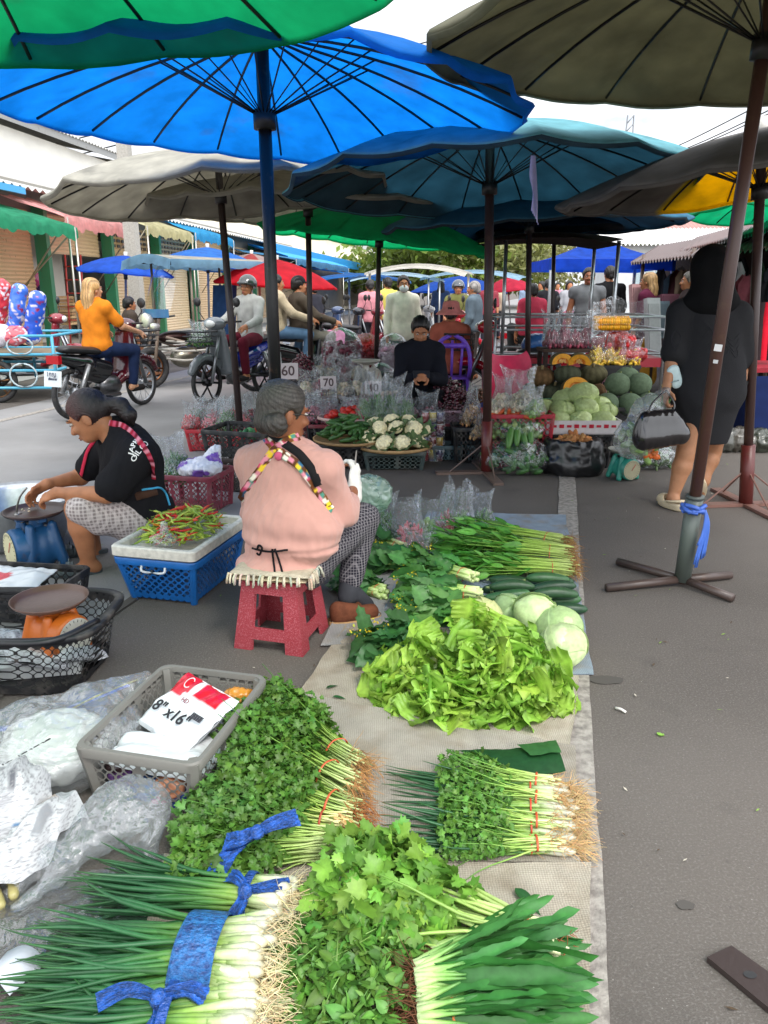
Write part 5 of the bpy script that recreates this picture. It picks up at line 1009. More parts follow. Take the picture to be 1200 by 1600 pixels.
# ---------------------------------------------------------------- coriander and its kin
def herb(name, label, cat, base_px, tip_px, z, w, h, n_st, T, n_lf, lf, cst, clf, root=None, rcol='#b08454', tb=.2, r=(.0028,.0022,.0016,.001), lt=(.35, 1.05), bandc='#c4552f', group=None, rn=150, rl=.07, up=1.0, shell=.55, dirk=.6, k=.2, mat=m_leaf, bend=.03, taper=.75, fl=.010):
    B, E_ = G(*base_px, z), G(*tip_px, z); d = norm(E_-B); L = np.linalg.norm(E_-B); t = thing(name, label, cat, B*A(1,1,0)+d*L*.5, 0, group); s = norm(np.cross(A(0,0,1), d))
    g = MB(); X = stems(g, B, d, L*.98, n_st, (w*.45, w*.4, w*.95), (h*.5, h*.42, h*.8), tb, r, cst, (0, 0, h*.1), bend, 8, sides=5, floor=fl); g.build('stems', m_stem, t)
    g = MB(); tt = (lt[0]-.2*rng.uniform(0, 1, n_lf)**2+(lt[1]-lt[0])*rng.uniform(0, 1, n_lf))**taper; a = rng.uniform(-.35, math.pi+.35, n_lf); q = rng.uniform(shell, 1.08, n_lf)**.6
    prof = np.interp(tt, (0, lt[0], (lt[0]+1)/2, 1, 1.08), (.4, .6, 1.05, .9, .35)); lump = 1+.22*np.sin(tt*17+label.__len__())*np.sin(a*3+tt*9)
    P = B+d*(tt*L)[:, None]+s*(np.cos(a)*q*w*prof*lump)[:, None]+A(0,0,1)*(np.sin(a)*q*h*prof*lump+h*.1)[:, None]; P[:, 2] = np.maximum(P[:, 2], fl+rng.uniform(0, .015, n_lf))
    nn = norm(s*np.cos(a)[:, None]*.8+A(0,0,up)*(np.sin(a)*.6+.5)[:, None]+rdir(n_lf, .38)); dd = norm(d*dirk+rdir(n_lf, .7)+s*np.cos(a)[:, None]*.4-A(0,0,.2)); scatter(g, T, P, dd, nn, rng.uniform(lf[0], lf[1], n_lf), clf, k); g.build('leaves', mat, t)
    if root:
        g = MB(); roots(g, X[:, 0], -d, rn, rl, rcol, root, .45); g.build('roots', m_rough, t)
    if bandc: band(t, B+d*L*tb, d, w*.42, h*.46, .006, bandc)
    return t, B, d, L
cst, clf = ('#c3cf8c', '#8fb04a', '#5f8f36', '#4c7a30'), '#557d30'
gc = 'coriander bunches heaped beside the grey crate'
herb('coriander_bunch', 'coriander bunch at the back top of the heap by the grey crate', 'coriander', (558, 1196), (412, 1098), .07, .10, .085, 60, CIL, 1000, (.018, .034), cst, clf, .0012, group=gc)
herb('coriander_bunch', 'coriander bunch second from the top of the heap, roots spread wide', 'coriander', (552, 1232), (372, 1140), .08, .11, .095, 60, CIL, 1200, (.018, .034), cst, clf, .0012, group=gc)
herb('coriander_bunch', 'coriander bunch in the middle of the heap with reddish brown roots', 'coriander', (560, 1272), (360, 1215), .07, .11, .09, 60, CIL, 1200, (.018, .034), cst, clf, .0013, rcol='#a0683c', group=gc)
herb('coriander_bunch', 'coriander bunch spilling leaves at the grey crate corner', 'coriander', (520, 1300), (300, 1275), .06, .11, .075, 50, CIL, 1100, (.02, .036), cst, '#57803a', None, group=gc, bandc=None)
t, B, d, L = herb('coriander_bunch', 'coriander bunch with long pale taproots beside the blue tie', 'coriander', (532, 1288), (390, 1268), .075, .07, .06, 45, CIL, 420, (.018, .03), ('#d9d39a', '#a9bf58', '#6f9a3c', '#5a8a34'), clf, None, group=gc, bandc='#a8442a')
g = MB(); n = 36; p = B+rdir(n, .012); dd0 = norm(G(585, 1330, .01)-B); X = [p]; v = norm(dd0+rdir(n, .16)+A(0,0,.12))
for k in range(7): v = norm(v+rdir(n, .08)-A(0,0,.10)); p = np.maximum(p+v*.021, A(-9,-9,.024)); X.append(p)
g.tubes(np.stack(X, 1), np.linspace(.0034, .0006, 8), 5, jit('#d2ac78', n, .14)); g.build('taproots', m_rough, t)
t, B, d, L = herb('coriander_bunch', 'coriander bunch tied with a blue raffia ribbon at the front of the heap', 'coriander', (508, 1322), (280, 1345), .055, .10, .065, 60, CIL, 1100, (.018, .034), cst, clf, None, group=gc, bandc=None)
P3 = [G(466, 1277, .16), G(430, 1286, .17), G(402, 1300, .165), G(372, 1322, .14), G(352, 1345, .11), G(336, 1372, .09)]
c0 = P3[2]; raffia_bow(t, c0, d, [[c0]+P3[1::-1], [c0]+P3[3:], [c0, G(375, 1312, .155), G(350, 1318, .13)]], .042, '#2563c9')
# spring onions with coriander laid across them, centre
go = 'spring onion and coriander bunches in a row on the mat'
rows = [(1236, 1212, 'back'), (1262, 1240, 'second from the back'), (1292, 1276, 'third from the back'), (1322, 1305, 'front')]
for k, (y1, y0, nm) in enumerate(rows):
    t, B, d, C, L = spring_onion('thin spring onion bunch under coriander, %s in its row of four' % nm, (872, y1), (588, y0-4+k*3), 34, (.026, .022, .06), (.016, .014, .018), .034, tb=.12, bulbs=.0072, roots_n=130, group=go, rc='#c9a878', tube_n=6)
    band(t, B+d*L*.15, d, .026, .018, .005, '#c2452c')
for k, (y1, y0, nm) in enumerate(((1222, 1196, 'back'), (1250, 1224, 'second'), (1284, 1268, 'third'), (1318, 1312, 'front'))):
    herb('coriander_bunch', 'coriander bunch lying on the spring onions, %s of the four' % nm, 'coriander', (866, y1), (694, y0), .05, .054, .032, 30, CIL, 330, (.013, .026), ('#cdd59c', '#9fbd58', '#6d9a3c', '#5a8a36'), '#5d8a38', .0010, '#c39a62', tb=.16, group='coriander bunches on the spring onions', lt=(.42, 1.06), rl=.05, rn=90)
# celery
herb('celery_bunch', 'celery bunch with broad light leaves and pale stalks', 'celery', (872, 1478), (520, 1368), .075, .125, .085, 42, CEL, 430, (.032, .06), ('#d9dcae', '#b4cc78', '#8db350', '#6f9f3c'), '#74a040', .0016, '#8a5a3a', tb=.13, r=(.0055,.0045,.0035,.002), lt=(.40, 1.06), group=None, rl=.03, rn=60, k=.24, bend=.05)
# mint / basil heap
t = thing('basil_heap', 'heap of loose lemon basil sprigs between the roots and the culantro', 'basil', G(545, 1540, 0)); n = 1900
a = rng.uniform(0, 6.283, n); q = rng.uniform(0, 1, n)**.5; c0 = G(545, 1545, 0); P = c0+np.stack((q*np.cos(a)*.19, q*np.sin(a)*.20, 0*a), -1); P[:, 2] = .02+.095*np.sqrt(np.maximum(0, 1-q**2.2))*(1+.3*wob(P, 16, 2))-rng.uniform(0, .03, n)
g = MB(); scatter(g, OVA[:3]+LAN, P, norm(rdir(n, 1)*A(1,1,.45)), norm(A(0,0,1)+rdir(n, .45)), U_(.02, .042, n), '#5c8838', .24); g.build('leaves', m_leaf, t)
g = MB(); m_ = 60; p = P[:m_]; v = norm(rdir(m_, 1)*A(1,1,.2)); g.tubes(np.stack((p-v*.05, p, p+v*.05+A(0,0,.004)), 1), .0014, 4, jit('#6f9a48', m_)); g.build('stems', m_stem, t)
# culantro, bottom
def culantro(label, base_px, tip_px, z, n, w, h):
    B, E_ = G(*base_px, z), G(*tip_px, z); d = norm(E_-B); L = np.linalg.norm(E_-B); s = norm(np.cross(A(0,0,1), d)); t = thing('culantro_bunch', label, 'culantro', B*A(1,1,0)+d*L*.5, 0, 'culantro bunches')
    g = MB(); a = rng.uniform(0, 6.283, n); q = np.sqrt(rng.uniform(.05, 1, n)); P = B+s*(q*np.cos(a)*w*.42)[:, None]+A(0,0,1)*(q*np.sin(a)*h*.6)[:, None]
    dd = norm(d+s*(np.cos(a)*q*.42)[:, None]+A(0,0,1)*(np.sin(a)*q*.26+.03)[:, None]+rdir(n, .10)); nn = norm(A(0,0,1)+s*(np.cos(a)*.6)[:, None]+rdir(n, .5)); scatter(g, STR, P, dd, nn, rng.uniform(.62, 1.08, n)*L, '#3f7a3a', .22); g.build('leaves', m_leaf, t)
    g = MB(); g.tubes(np.stack([P-d*.02+dd*(x*L) for x in (0, .1, .2, .32)], 1), (.0065,.006,.0045,.002), 6, np.tile(np.array([hexc(c) for c in ('#cfe0a8', '#b5d485', '#7fae58', '#4a7f3a')])[None], (n, 1, 1))); g.build('stems', m_stem, t)
    g = MB(); roots(g, P-d*.02, -d, 150, .085, '#6e4a34', .0014, .5); g.build('roots', m_rough, t); band(t, B+d*L*.16, d, w*.50, h*.62, .006, '#c2652f'); return t
culantro('culantro bunch on top with rubber bands round its pale stems', (662, 1532), (900, 1500), .075, 120, .085, .06)
culantro('culantro bunch underneath, nearest the bottom edge', (668, 1590), (905, 1585), .06, 120, .09, .055)
culantro('culantro bunch behind the other two, against the celery', (690, 1500), (880, 1475), .05, 60, .06, .04)
# ---------------------------------------------------------------- lettuce heap
c0 = A(.315, 2.47, 0); gl = 'lettuces in the big heap'
heads = [(.0, .02, .14), (-.24, -.10, .04), (-.10, -.17, .05), (.10, -.18, .05), (.26, -.10, .05), (-.16, .04, .13), (.16, .02, .14), (.05, -.07, .15), (-.27, .05, .05), (.28, .06, .05), (.02, .14, .13), (-.30, -.02, .02), (-.02, -.10, .08), (.12, -.06, .10)]
for hi_, (hx, hy, hz) in enumerate(heads):
    n = 30; base = c0+A(hx*.72, hy*.75+.05, max(.02, hz-.03)); t = thing('lettuce', 'frilly light green lettuce in the big heap at the middle of the mat', 'lettuce', c0+A(hx, hy, 0), 0, gl)
    g = MB(); out = norm(A(hx, hy, 0)+A(.0, -.06, 0)); az = rng.uniform(-1.25, 1.25, n)+math.atan2(out[1], out[0]); el = rng.uniform(-.35, .75, n)+(.35 if hz > .1 else 0)
    dd = np.stack((np.cos(az)*np.cos(el), np.sin(az)*np.cos(el), np.sin(el)), -1); nn = norm(A(0,0,.7)+np.stack((np.cos(az), np.sin(az), 0*az), -1)*.55+rdir(n, .30)); P = base+dd*.02+rdir(n, .018); P[:, 2] = np.maximum(P[:, 2], .03)
    idx = rng.integers(0, len(LET), n); sz = U_(.09, .165, n)
    for q in range(len(LET)):
        s_ = idx == q
        if s_.any(): g.inst(LET[q], RM(dd[s_], nn[s_]), P[s_], jit('#9cc44e' if hi_ % 3 else '#88b444', s_.sum(), .13, .06), sz[s_])
    for V in g.V: V[:, 2] = np.maximum(V[:, 2], .014+.004*np.abs(wob(V, 30)))
    g.build('leaves', m_leaf, t); g = MB(); g.tubes(np.stack((np.repeat(base[None], n, 0), base+dd*.05, base+dd*sz[:, None]*.55), 1), (.008,.006,.002), 6, jit('#cfdc9a', n, .08)); g.build('ribs', m_stem, t)
# ---------------------------------------------------------------- cabbages
def cabbage(label, px, py, r, z, col, seed, elong=1.0, cat='cabbage', name='cabbage', yaw=0., group='cabbages'):
    c = G(px, py, z); t = thing(name, label, cat, c-A(0,0,r*.85), 0, group); g = MB(); rr = np.random.default_rng(seed); nu, nv = 40, 24
    th = np.linspace(0, 6.283, nu, endpoint=False); ph = np.linspace(.02, math.pi-.02, nv); P = np.stack((np.sin(ph)[:, None]*np.cos(th)*elong, np.sin(ph)[:, None]*np.sin(th), np.cos(ph)[:, None]*np.ones(nu)*.86), -1)
    ov = .035*np.sin(th*3+2.2*ph[:, None]+seed)+.03*wob(P*1., 3, seed); P = P*(1+ov)[..., None]; vein = np.abs(np.sin(th*17+1.5*ph[:, None]+2*wob(P, 2.2, seed+1)))**.35
    tilt = eul(rr.uniform(-.9, .9), rr.uniform(-.7, .7), yaw); C_ = np.array(hexc(col))*(1.08-.10*vein)[..., None]; g.grid((P*r) @ tilt.T+c, C_, True); g.build('head', m_veg, t)
    g = MB()
    for k in range(3):
        a0 = rr.uniform(0, 6.28); u = np.linspace(0, 1.9, 9); v = np.linspace(-1, 1, 9); L_ = np.array([[A(math.sin(b+.25)*math.cos(a0+x*.85), math.sin(b+.25)*math.sin(a0+x*.85), math.cos(b+.25)*.86) for x in v] for b in u]); L_ = L_*(1.035+.06*(np.abs(v)[None]**3)+.05*np.clip((0.35-u)/.35, 0, 1)[:, None]+.012*k)[..., None]*A(elong,1,1)
        g.grid((L_*r) @ tilt.T+c, np.array(hexc(col, .92))*(1+.07*np.cos(v*26))[None, :, None]*np.ones((9, 1, 1)))
    g.build('outer_leaves', m_leaf, t); return t
cabbage('round pale green cabbage at the back of the lettuce heap', 838, 962, .098, .10, '#c2d79a', 1); cabbage('cabbage lying behind the front right cabbage', 872, 982, .095, .085, '#b9d294', 2)
cabbage('cabbage at the front right corner beside the white line', 877, 1012, .098, .085, '#cbdca4', 3); cabbage('yellowish chinese cabbage at the top left of the lettuce heap', 745, 965, .082, .115, '#d9dd9c', 4, 1.35, yaw=.4)
cabbage('small cabbage peeking out between the chinese cabbage and the gourds', 795, 952, .07, .08, '#a9c48a', 5)
# ---------------------------------------------------------------- gourds / cucumbers
def gourd(L, r, col, seed):
    g = MB(); n = 22; s = np.linspace(0, 1, n); P = np.stack(((s-.5)*L, .012*np.sin(s*3.1+seed), 0*s), -1); rad = r*np.clip(np.sin(math.pi*np.clip(s, .015, .985)), 0, 1)**.36; rad[0] = rad[-1] = .004
    c = np.array(hexc(col)); C_ = c*(1+.5*np.clip((s-.8)/.2, 0, 1))[:, None]; m = 14; th = np.arange(m)
    g.tubes(P[None], rad[None], m, np.tile(C_[None], (1, 1, 1))); return g
protos = [gourd(.215, .029, c, k) for k, c in enumerate(('#2b4a2c', '#345a33', '#24402a'))]; pm = []
for k, g in enumerate(protos):
    t = thing('gourd', 'x', 'gourd'); g.build('skin', m_veg, t, local=True); e = MB(); e.tube([A(-.105,0,0), A(-.122,0,.003)], .006, 6, hexc('#7d8f58')); e.build('stalk', m_veg, t, local=True); pm.append(t)
pos = [(782, 938, .03, 0), (806, 926, .03, 0), (788, 920, .032, 0), (798, 908, .03, 0), (858, 898, .03, 1), (862, 912, .03, 1), (868, 926, .03, 1), (872, 938, .03, 1), (880, 952, .028, 1), (800, 918, .078, 0), (856, 905, .078, 1), (864, 918, .078, 1), (868, 930, .075, 1), (792, 930, .075, 0), (780, 952, .03, 0)]
names = 'lowest dark gourd on the left stack|gourd second up on the left stack|gourd third up on the left stack|gourd at the back of the left stack|gourd at the back of the right stack|gourd second from the back on the right stack|gourd third from the back on the right stack|gourd fourth from the back on the right stack|gourd at the front right beside the cabbage|gourd lying on top of the left stack at the back|gourd lying on top of the right stack at the back|gourd lying on top of the right stack in the middle|gourd lying on top of the right stack nearest the cabbages|gourd lying on top of the left stack in front|gourd half hidden behind the chinese cabbage'.split('|')
for k, (px, py, z, sdx) in enumerate(pos):
    o = pm[k % 3] if k < 3 else dup(pm[k % 3]); o.location = tuple(G(px, py, z)); o.rotation_euler = (U_(0, 6), U_(-.04, .04), U_(-.12, .12)-.06); o['label'] = 'dark green '+names[k]; o['group'] = 'gourds beside the cabbages'
# ---------------------------------------------------------------- choy sum, water spinach
def choy(label, base_px, tip_px, z, w, h, n_lf, cb='#b9cf86', flower=True, lc='#558c45', n_st=26, size=(.075, .13), group='leafy green bunches'):
    B, E_ = G(*base_px, z), G(*tip_px, z); d = norm(E_-B); L = np.linalg.norm(E_-B); s = norm(np.cross(A(0,0,1), d)); t = thing('choy_sum_bunch', label, 'choy sum', B*A(1,1,0)+d*L*.5, 0, group)
    g = MB(); X = stems(g, B, d, L*.8, n_st, (w*.5, w*.5, w*.8), (h*.5, h*.5, h*.6), .2, (.0105, .0085, .006, .004), (cb, '#a3c066', '#7fa64c', '#557f3c'), (0, 0, 0), .015, 7, sides=8); g.build('stems', m_stem, t)
    a = rng.uniform(-.3, math.pi+.3, n_lf); tt = rng.uniform(.30, .92, n_lf); q = U_(.5, 1.05, n_lf); P = B+d*(tt*L)[:, None]+s*(np.cos(a)*q*w)[:, None]+A(0,0,1)*(np.sin(a)*q*h)[:, None]; P[:, 2] = np.maximum(P[:, 2], .015+U_(0, .02, n_lf))
    g = MB(); scatter(g, COLL, P-d*.04, norm(d*1.2+rdir(n_lf, .42)+s*np.cos(a)[:, None]*.35), norm(A(0,0,1)+s*np.cos(a)[:, None]*.5+rdir(n_lf, .33)), U_(*size, n_lf), lc, .18); g.build('leaves', m_leaf, t)
    if flower:
        g = MB(); m = 40; c = B+d*L*U_(.6, 1.0, (m//10, 1))+s*U_(-w, w, (m//10, 1))+A(0,0,h*1.1); p = np.repeat(c, 10, 0)+rdir(m, .012); g.inst(leaf_grid(ovate, 3, 2), RM(rdir(m), rdir(m)), p, jit('#d9c42e', m), U_(.008, .014, m)); g.build('flower_buds', m_leaf, t)
    band(t, B+d*L*.14, d, w*.52, h*.55, .005, '#c46a3a'); return t
choy('dark leafy bunch lying alone in front of the brown shoe', (678, 990), (552, 1015), .055, .085, .06, 80, '#6f9a58', lc='#3c6b38')
choy('choy sum bunch with thick pale stems, front of three beside the gourds', (742, 956), (618, 958), .05, .075, .05, 74, group='choy sum bunches beside the gourds')
choy('choy sum bunch with thick pale stems, middle of three beside the gourds', (744, 928), (620, 915), .065, .08, .06, 80, '#cfdf9a', group='choy sum bunches beside the gourds')
choy('choy sum bunch with thick pale stems, back of three beside the gourds', (738, 902), (630, 872), .075, .085, .06, 84, '#cfdf9a', group='choy sum bunches beside the gourds')
choy('leafy bunch between the woman in pink and the clear bags', (640, 885), (560, 868), .05, .09, .06, 80, lc='#42733c'); choy('leafy bunch behind the shin of the woman in pink', (600, 925), (535, 905), .04, .08, .05, 70, lc='#42733c'); choy('leafy bunch by the knee, under the green bag', (630, 855), (575, 835), .06, .08, .06, 40, '#d6dba0', lc='#3f6d36')
def spinach(label, base_px, tip_px, z, w, h, n):
    B, E_ = G(*base_px, z), G(*tip_px, z); d = norm(E_-B); L = np.linalg.norm(E_-B); s = norm(np.cross(A(0,0,1), d)); t = thing('water_spinach_bunch', label, 'water spinach', B*A(1,1,0)+d*L*.5, 0, 'water spinach bunches')
    g = MB(); X = stems(g, B, d, L, n, (w*.8, w*.7, w*1.0), (h*.7, h*.6, h*.8), .2, (.0035, .003, .0022, .001), ('#a9b86a', '#9fbf4e', '#7aa63e', '#5f8f38'), (0, .01, 0), .03, 8, sides=5); g.build('stems', m_stem, t)
    m = n*5; i = rng.integers(0, n, m); j = rng.integers(3, 8, m); P = X[i, j]; g = MB(); scatter(g, LAN, P, norm(d*1.5+rdir(m, .38)), norm(A(0,0,1)+rdir(m, .4)), U_(.07, .13, m), '#5c9a3c', .2); g.build('leaves', m_leaf, t)
    g = MB(); roots(g, X[:, 0], -d, 170, .06, '#a07848', .0014, .5); g.build('roots', m_rough, t); band(t, B+d*L*.16, d, w*.75, h*.66, .005, '#b96a3a')
spinach('water spinach bunch with brown roots, back of three', (884, 848), (700, 826), .10, .10, .06, 60); spinach('water spinach bunch with brown roots, middle of three', (890, 866), (700, 852), .09, .10, .065, 60); spinach('water spinach bunch with brown roots, front of three', (892, 888), (705, 880), .07, .09, .055, 60)
# banana leaf, loose leaves, litter
t = thing('banana_leaf', 'folded dark banana leaf under the lettuce and spring onions', 'banana leaf', G(830, 1190, .02)); g = MB(); a, b, c, d_ = G(715, 1175, .03), G(868, 1163, .04), G(884, 1205, .034), G(790, 1216, .03); u = np.linspace(0, 1, 16)[:, None, None]; v = np.linspace(0, 1, 10)[None, :, None]; P = (1-u)*((1-v)*a+v*d_)+u*((1-v)*b+v*c); P[..., 2] += .008*wob(P, 14, 1)+.012*np.sin(v[..., 0]*3.1); g.grid(P, hexc('#24502c')); P2 = P[9:, :6]+A(-.0,-.0,.012); g.grid(P2, hexc('#3d6f3c')); g.build('blade', m_leaf, t)
for k, (px, py, an, L_, lab) in enumerate(((805, 1388, -1.0, .09, 'single narrow leaf lying on the near mat below the coriander'), (510, 1075, .6, .05, 'small fallen leaf on the beige mat left of the lettuce'), (520, 1088, -.2, .05, 'lower of two fallen leaves left of the lettuce'))):
    g = MB(); T = leaf_grid(lanceo, 8, 4, .3, -.1); g.inst(T, RM(A([math.cos(an), math.sin(an), 0]), A([0, 0, 1])), [G(px, py, .034 if k == 0 else .02)], jit('#2f6132', 1), A(L_)); tag(base_at(g.build('fallen_leaf', m_leaf)), lab, 'leaf')
g = MB(); g.inst(COLL[1], RM(A([1, .4, 0]), A([0, 0, 1])), [G(1028, 1148, .006)], jit('#86b84a', 1), A(.03,)); tag(base_at(g.build('fallen_leaf', m_leaf)), 'bright green leaf scrap on the bare asphalt', 'leaf')
g = MB(); g.tube(spline([G(962, 1106, .006), G(970, 1108, .012), G(978, 1113, .006)], 4), .005, 5, hexc('#dcd8d0')); tag(base_at(g.build('paper_scrap', m_paper)), 'small twisted white scrap on the asphalt', 'litter')
t = thing('steel_plate', 'dark steel plate with a hole lying at the bottom right corner', 'metal plate', G(1190, 1545, 0)); a, b, c, d_ = G(1105, 1495, .016), G(1143, 1477, .016), G(1330, 1610, .016), G(1280, 1640, .016)
g = MB(); V = np.array([a, b, c, d_]); Wv = V-A(0,0,.014); g.add(np.vstack((V, Wv)), [(3,2,1,0), (0,1,5,4), (1,2,6,5), (2,3,7,6), (3,0,4,7)], hexc('#3a302e')); g.build('plate', m_paint, t, False); g = MB(); h0 = G(1172, 1523, .017); th = np.linspace(0, 6.283, 14, endpoint=False); g.add([h0+A(.014*math.cos(x), .010*math.sin(x), .0006) for x in th], [list(range(14))], (.01,.008,.008)); g.build('bolt_hole', m_rubber, t, False)
m_litter = M('litter_specks', vc=True, rough=.9)
n = 520; P = np.stack((U_(-2.5, 3.2, n), U_(1.2, 9, n)**1, np.full(n, .006)), -1); g = MB(); g.inst(leaf_grid(lanceo, 2, 2, .2, .1), RM(rdir(n)*A(1,1,.1), A(0,0,1)+rdir(n, .2)), P, np.where(U_(0, 1, (n, 1)) > .55, np.array(hexc('#b9b0a0')), np.where(U_(0, 1, (n, 1)) > .4, np.array(hexc('#4a3a28')), np.array(hexc('#6f8a3c')))), U_(.008, .028, n)); tag(g.build('litter', m_litter), 'scattered tiny bits of stalk and paper on the asphalt', 'litter', None, 'stuff')
# ================================================================ crates, baskets, bags, scales
def perf(mb, fn, nu, nv, hole=.7, shape='sq', solid=None, col=(.1,.1,.1), nseg=8):
    """perforated moulded sheet; fn maps (...,2) uv in 0..1 to points; solid(i,j) leaves a cell unpierced"""
    a = np.arange(nseg)*2*math.pi/nseg+math.pi/nseg; sq = np.stack((np.cos(a), np.sin(a)), -1); sq = sq/np.abs(sq).max(-1, keepdims=True); inn = sq*hole if shape == 'sq' else np.stack((np.cos(a), np.sin(a)), -1)*hole
    L = []; F = []; n = 0
    for i in range(nu):
        for j in range(nv):
            c = A((i+.5)/nu, (j+.5)/nv); h = A(.5/nu, .5/nv)
            if solid and solid(i, j): L.append(c+sq*h); F.append(np.array([[n+k, n+(k+1) % nseg, n+(k+2) % nseg, n+(k+2) % nseg] for k in range(0)]) if False else None); mb.add(fn(c+sq*h), [list(range(nseg))], col); L.pop(); F.pop(); continue
            L += [c+sq*h, c+inn*h]; k = np.arange(nseg); F.append(np.stack((n+k, n+(k+1) % nseg, n+nseg+(k+1) % nseg, n+nseg+k), -1)); n += 2*nseg
    if L: mb.add(fn(np.concatenate(L)), np.concatenate(F), col)
def crate_parts(t, w, d, h, col, nx=9, ny=13, nz=5, tap=.90, rimr=.010, hole=.72, shape='sq', post=.022, mid=True, mat=None, rim=None, low=0):
    """open crate, local frame, base at z=0, w along x and d along y"""
    mat = mat or m_dplastic; c = hexc(col); g = MB(); T = lambda P: np.stack((P[..., 0]*(tap+(1-tap)*P[..., 2]/h), P[..., 1]*(tap+(1-tap)*P[..., 2]/h), P[..., 2]), -1)
    for sx, L, n_, ax in ((-1, d, ny, 0), (1, d, ny, 0), (-1, w, nx, 1), (1, w, nx, 1)):
        def fn(uv, sx=sx, L=L, ax=ax):
            s = (uv[:, 0]-.5)*(L-2*post); z = .012+uv[:, 1]*(h-.02); o = np.full(len(uv), sx*(w if ax == 0 else d)/2); return T(np.stack((o, s, z), -1) if ax == 0 else np.stack((s, o, z), -1))
        md = (n_//3, n_-1-n_//3) if n_ > 10 else (n_//2,)
        perf(g, fn, n_, nz, hole, shape, (lambda i, j, md=md: (mid and i in md) or j < low), c)
    for x in (-1, 1):
        for y in (-1, 1): g.tube(T(np.array([[x*(w/2-post*.4), y*(d/2-post*.4), .0], [x*(w/2-post*.4), y*(d/2-post*.4), h]])), post*.75, 6, c)
    g.add(T(np.array([[x*w/2, y*d/2, .014] for x, y in ((-1,-1),(1,-1),(1,1),(-1,1))])), [(0,1,2,3)], np.array(c)*.8); g.build('lattice_sides', mat, t, 'auto', local=True)
    g = MB(); k = .035; P = []
    for x, y, a0 in ((1,1,0), (-1,1,math.pi/2), (-1,-1,math.pi), (1,-1,1.5*math.pi)): P += [A(x*(w/2-k)+k*math.cos(a0+a), y*(d/2-k)+k*math.sin(a0+a), h) for a in np.linspace(0, math.pi/2, 5)]
    P = np.array(P); C0 = P*A(1,1,0); N = norm(C0*A(1/w,1/d,1)); rc = hexc(rim) if rim else c
    g.grid(np.stack([P+N*x+A(0,0,z) for x, z in ((-.004,-.03), (rimr,-.026), (rimr+.004,.0), (rimr,.006), (-rimr*.4,.006), (-rimr*.6,-.012))], 0), rc, True); g.build('rim', mat, t, 'auto', local=True); return t
def crate(label, c, w, d, h, col, rz=0, cat='crate', group=None, **k): t = thing('plastic_crate', label, cat, c, rz, group); return crate_parts(t, w, d, h, col, **k)
def round_basket(label, c, rx, ry, h, col, n=34, nz=6, tap=.78, hole=.7, shape='sq', rz=0, rim=.016, cat='basket', name='plastic_basket', group=None, sup=1., mat=None):
    t = thing(name, label, cat, c, rz, group); g = MB(); cc = hexc(col); mat = mat or m_dplastic
    sc = lambda a: (np.sign(np.cos(a))*np.abs(np.cos(a))**sup, np.sign(np.sin(a))*np.abs(np.sin(a))**sup)
    def fn(uv): x, y = sc(uv[:, 0]*2*math.pi); k = tap+(1-tap)*uv[:, 1]; return np.stack((rx*k*x, ry*k*y, .01+uv[:, 1]*(h-.01)), -1)
    perf(g, fn, n, nz, hole, shape, lambda i, j: j == 0 or j == nz-1, cc); th = np.linspace(0, 6.283, 40, endpoint=False); x, y = sc(th); g.add(np.stack((rx*tap*x, ry*tap*y, 0*x+.012), -1), [list(range(40))], np.array(cc)*.7); g.build('lattice_sides', mat, t, 'auto', local=True)
    g = MB(); g.grid(np.stack([np.stack((rx*x*(1+o), ry*y*(1+o), 0*x+h+z), -1) for o, z in ((0,-.02), (rim/rx*1.2,-.016), (rim/rx*1.4,.002), (rim/rx,.008), (-.01,.006), (-.012,-.01))], 0), cc, True); g.build('rim', mat, t, local=True); return t
SPH = None
def ball_t(n=8, m=6):
    g = MB(); g.ell((0,0,0), 1, None, (1,1,1), n, m); return g.V[0], g.F[0]
BALL = ball_t()
def heap_pts(n, rx, ry, h, r0=0):
    a = rng.uniform(0, 6.283, n); q = np.sqrt(rng.uniform(0, 1, n)); return np.stack((q*np.cos(a)*rx, q*np.sin(a)*ry, h*(1-q**2.2)*U_(.55, 1.0, n)+r0), -1)
def rR(n): return RM(rdir(n), rdir(n))
def balls(mb, P, r, col, sq=(1,1,1), k=.15):
    n = len(P); mb.inst((BALL[0]*A(*sq), BALL[1]), rR(n), P, jit(col, n, k, .08), np.broadcast_to(r, n))
def film(w, h, seed, fill=.4, n=36, m=16):
    """open plastic bag: rounded where it is filled, pressed flat above, with two ears at the mouth"""
    r = np.random.default_rng(seed); z = np.linspace(0, 1, m)[:, None]; th = np.arange(n)[None]*2*math.pi/n; f = np.clip((z-fill*.7)/(1-fill*.7), 0, 1)
    rx = np.interp(z, (0, .05, .2, fill, .7, 1), (.1, .82, 1, .95, .72, .92)); ry = rx*(1-.72*f**.7); a0 = r.uniform(0, 6.28); tw = a0+.5*f; ct, st = np.cos(th), np.sin(th)
    k = 1+f*(.10*np.sin(5*th+a0)+.07*np.sin(9*th-a0*2+2*z)); X, Y = rx*k*ct, ry*k*st+f*.10*np.sin(6*ct*2+a0); H = z*(.88+.12*f*np.abs(ct)**2+.025*f*np.sin(5*th+a0))
    P = np.stack(((X*np.cos(tw)-Y*np.sin(tw))*w/2+.12*w*f*math.cos(a0), (X*np.sin(tw)+Y*np.cos(tw))*w/2+.10*w*f*math.sin(a0*3), H*h), -1); g = MB(); g.grid(P, (1,1,1), True); return g
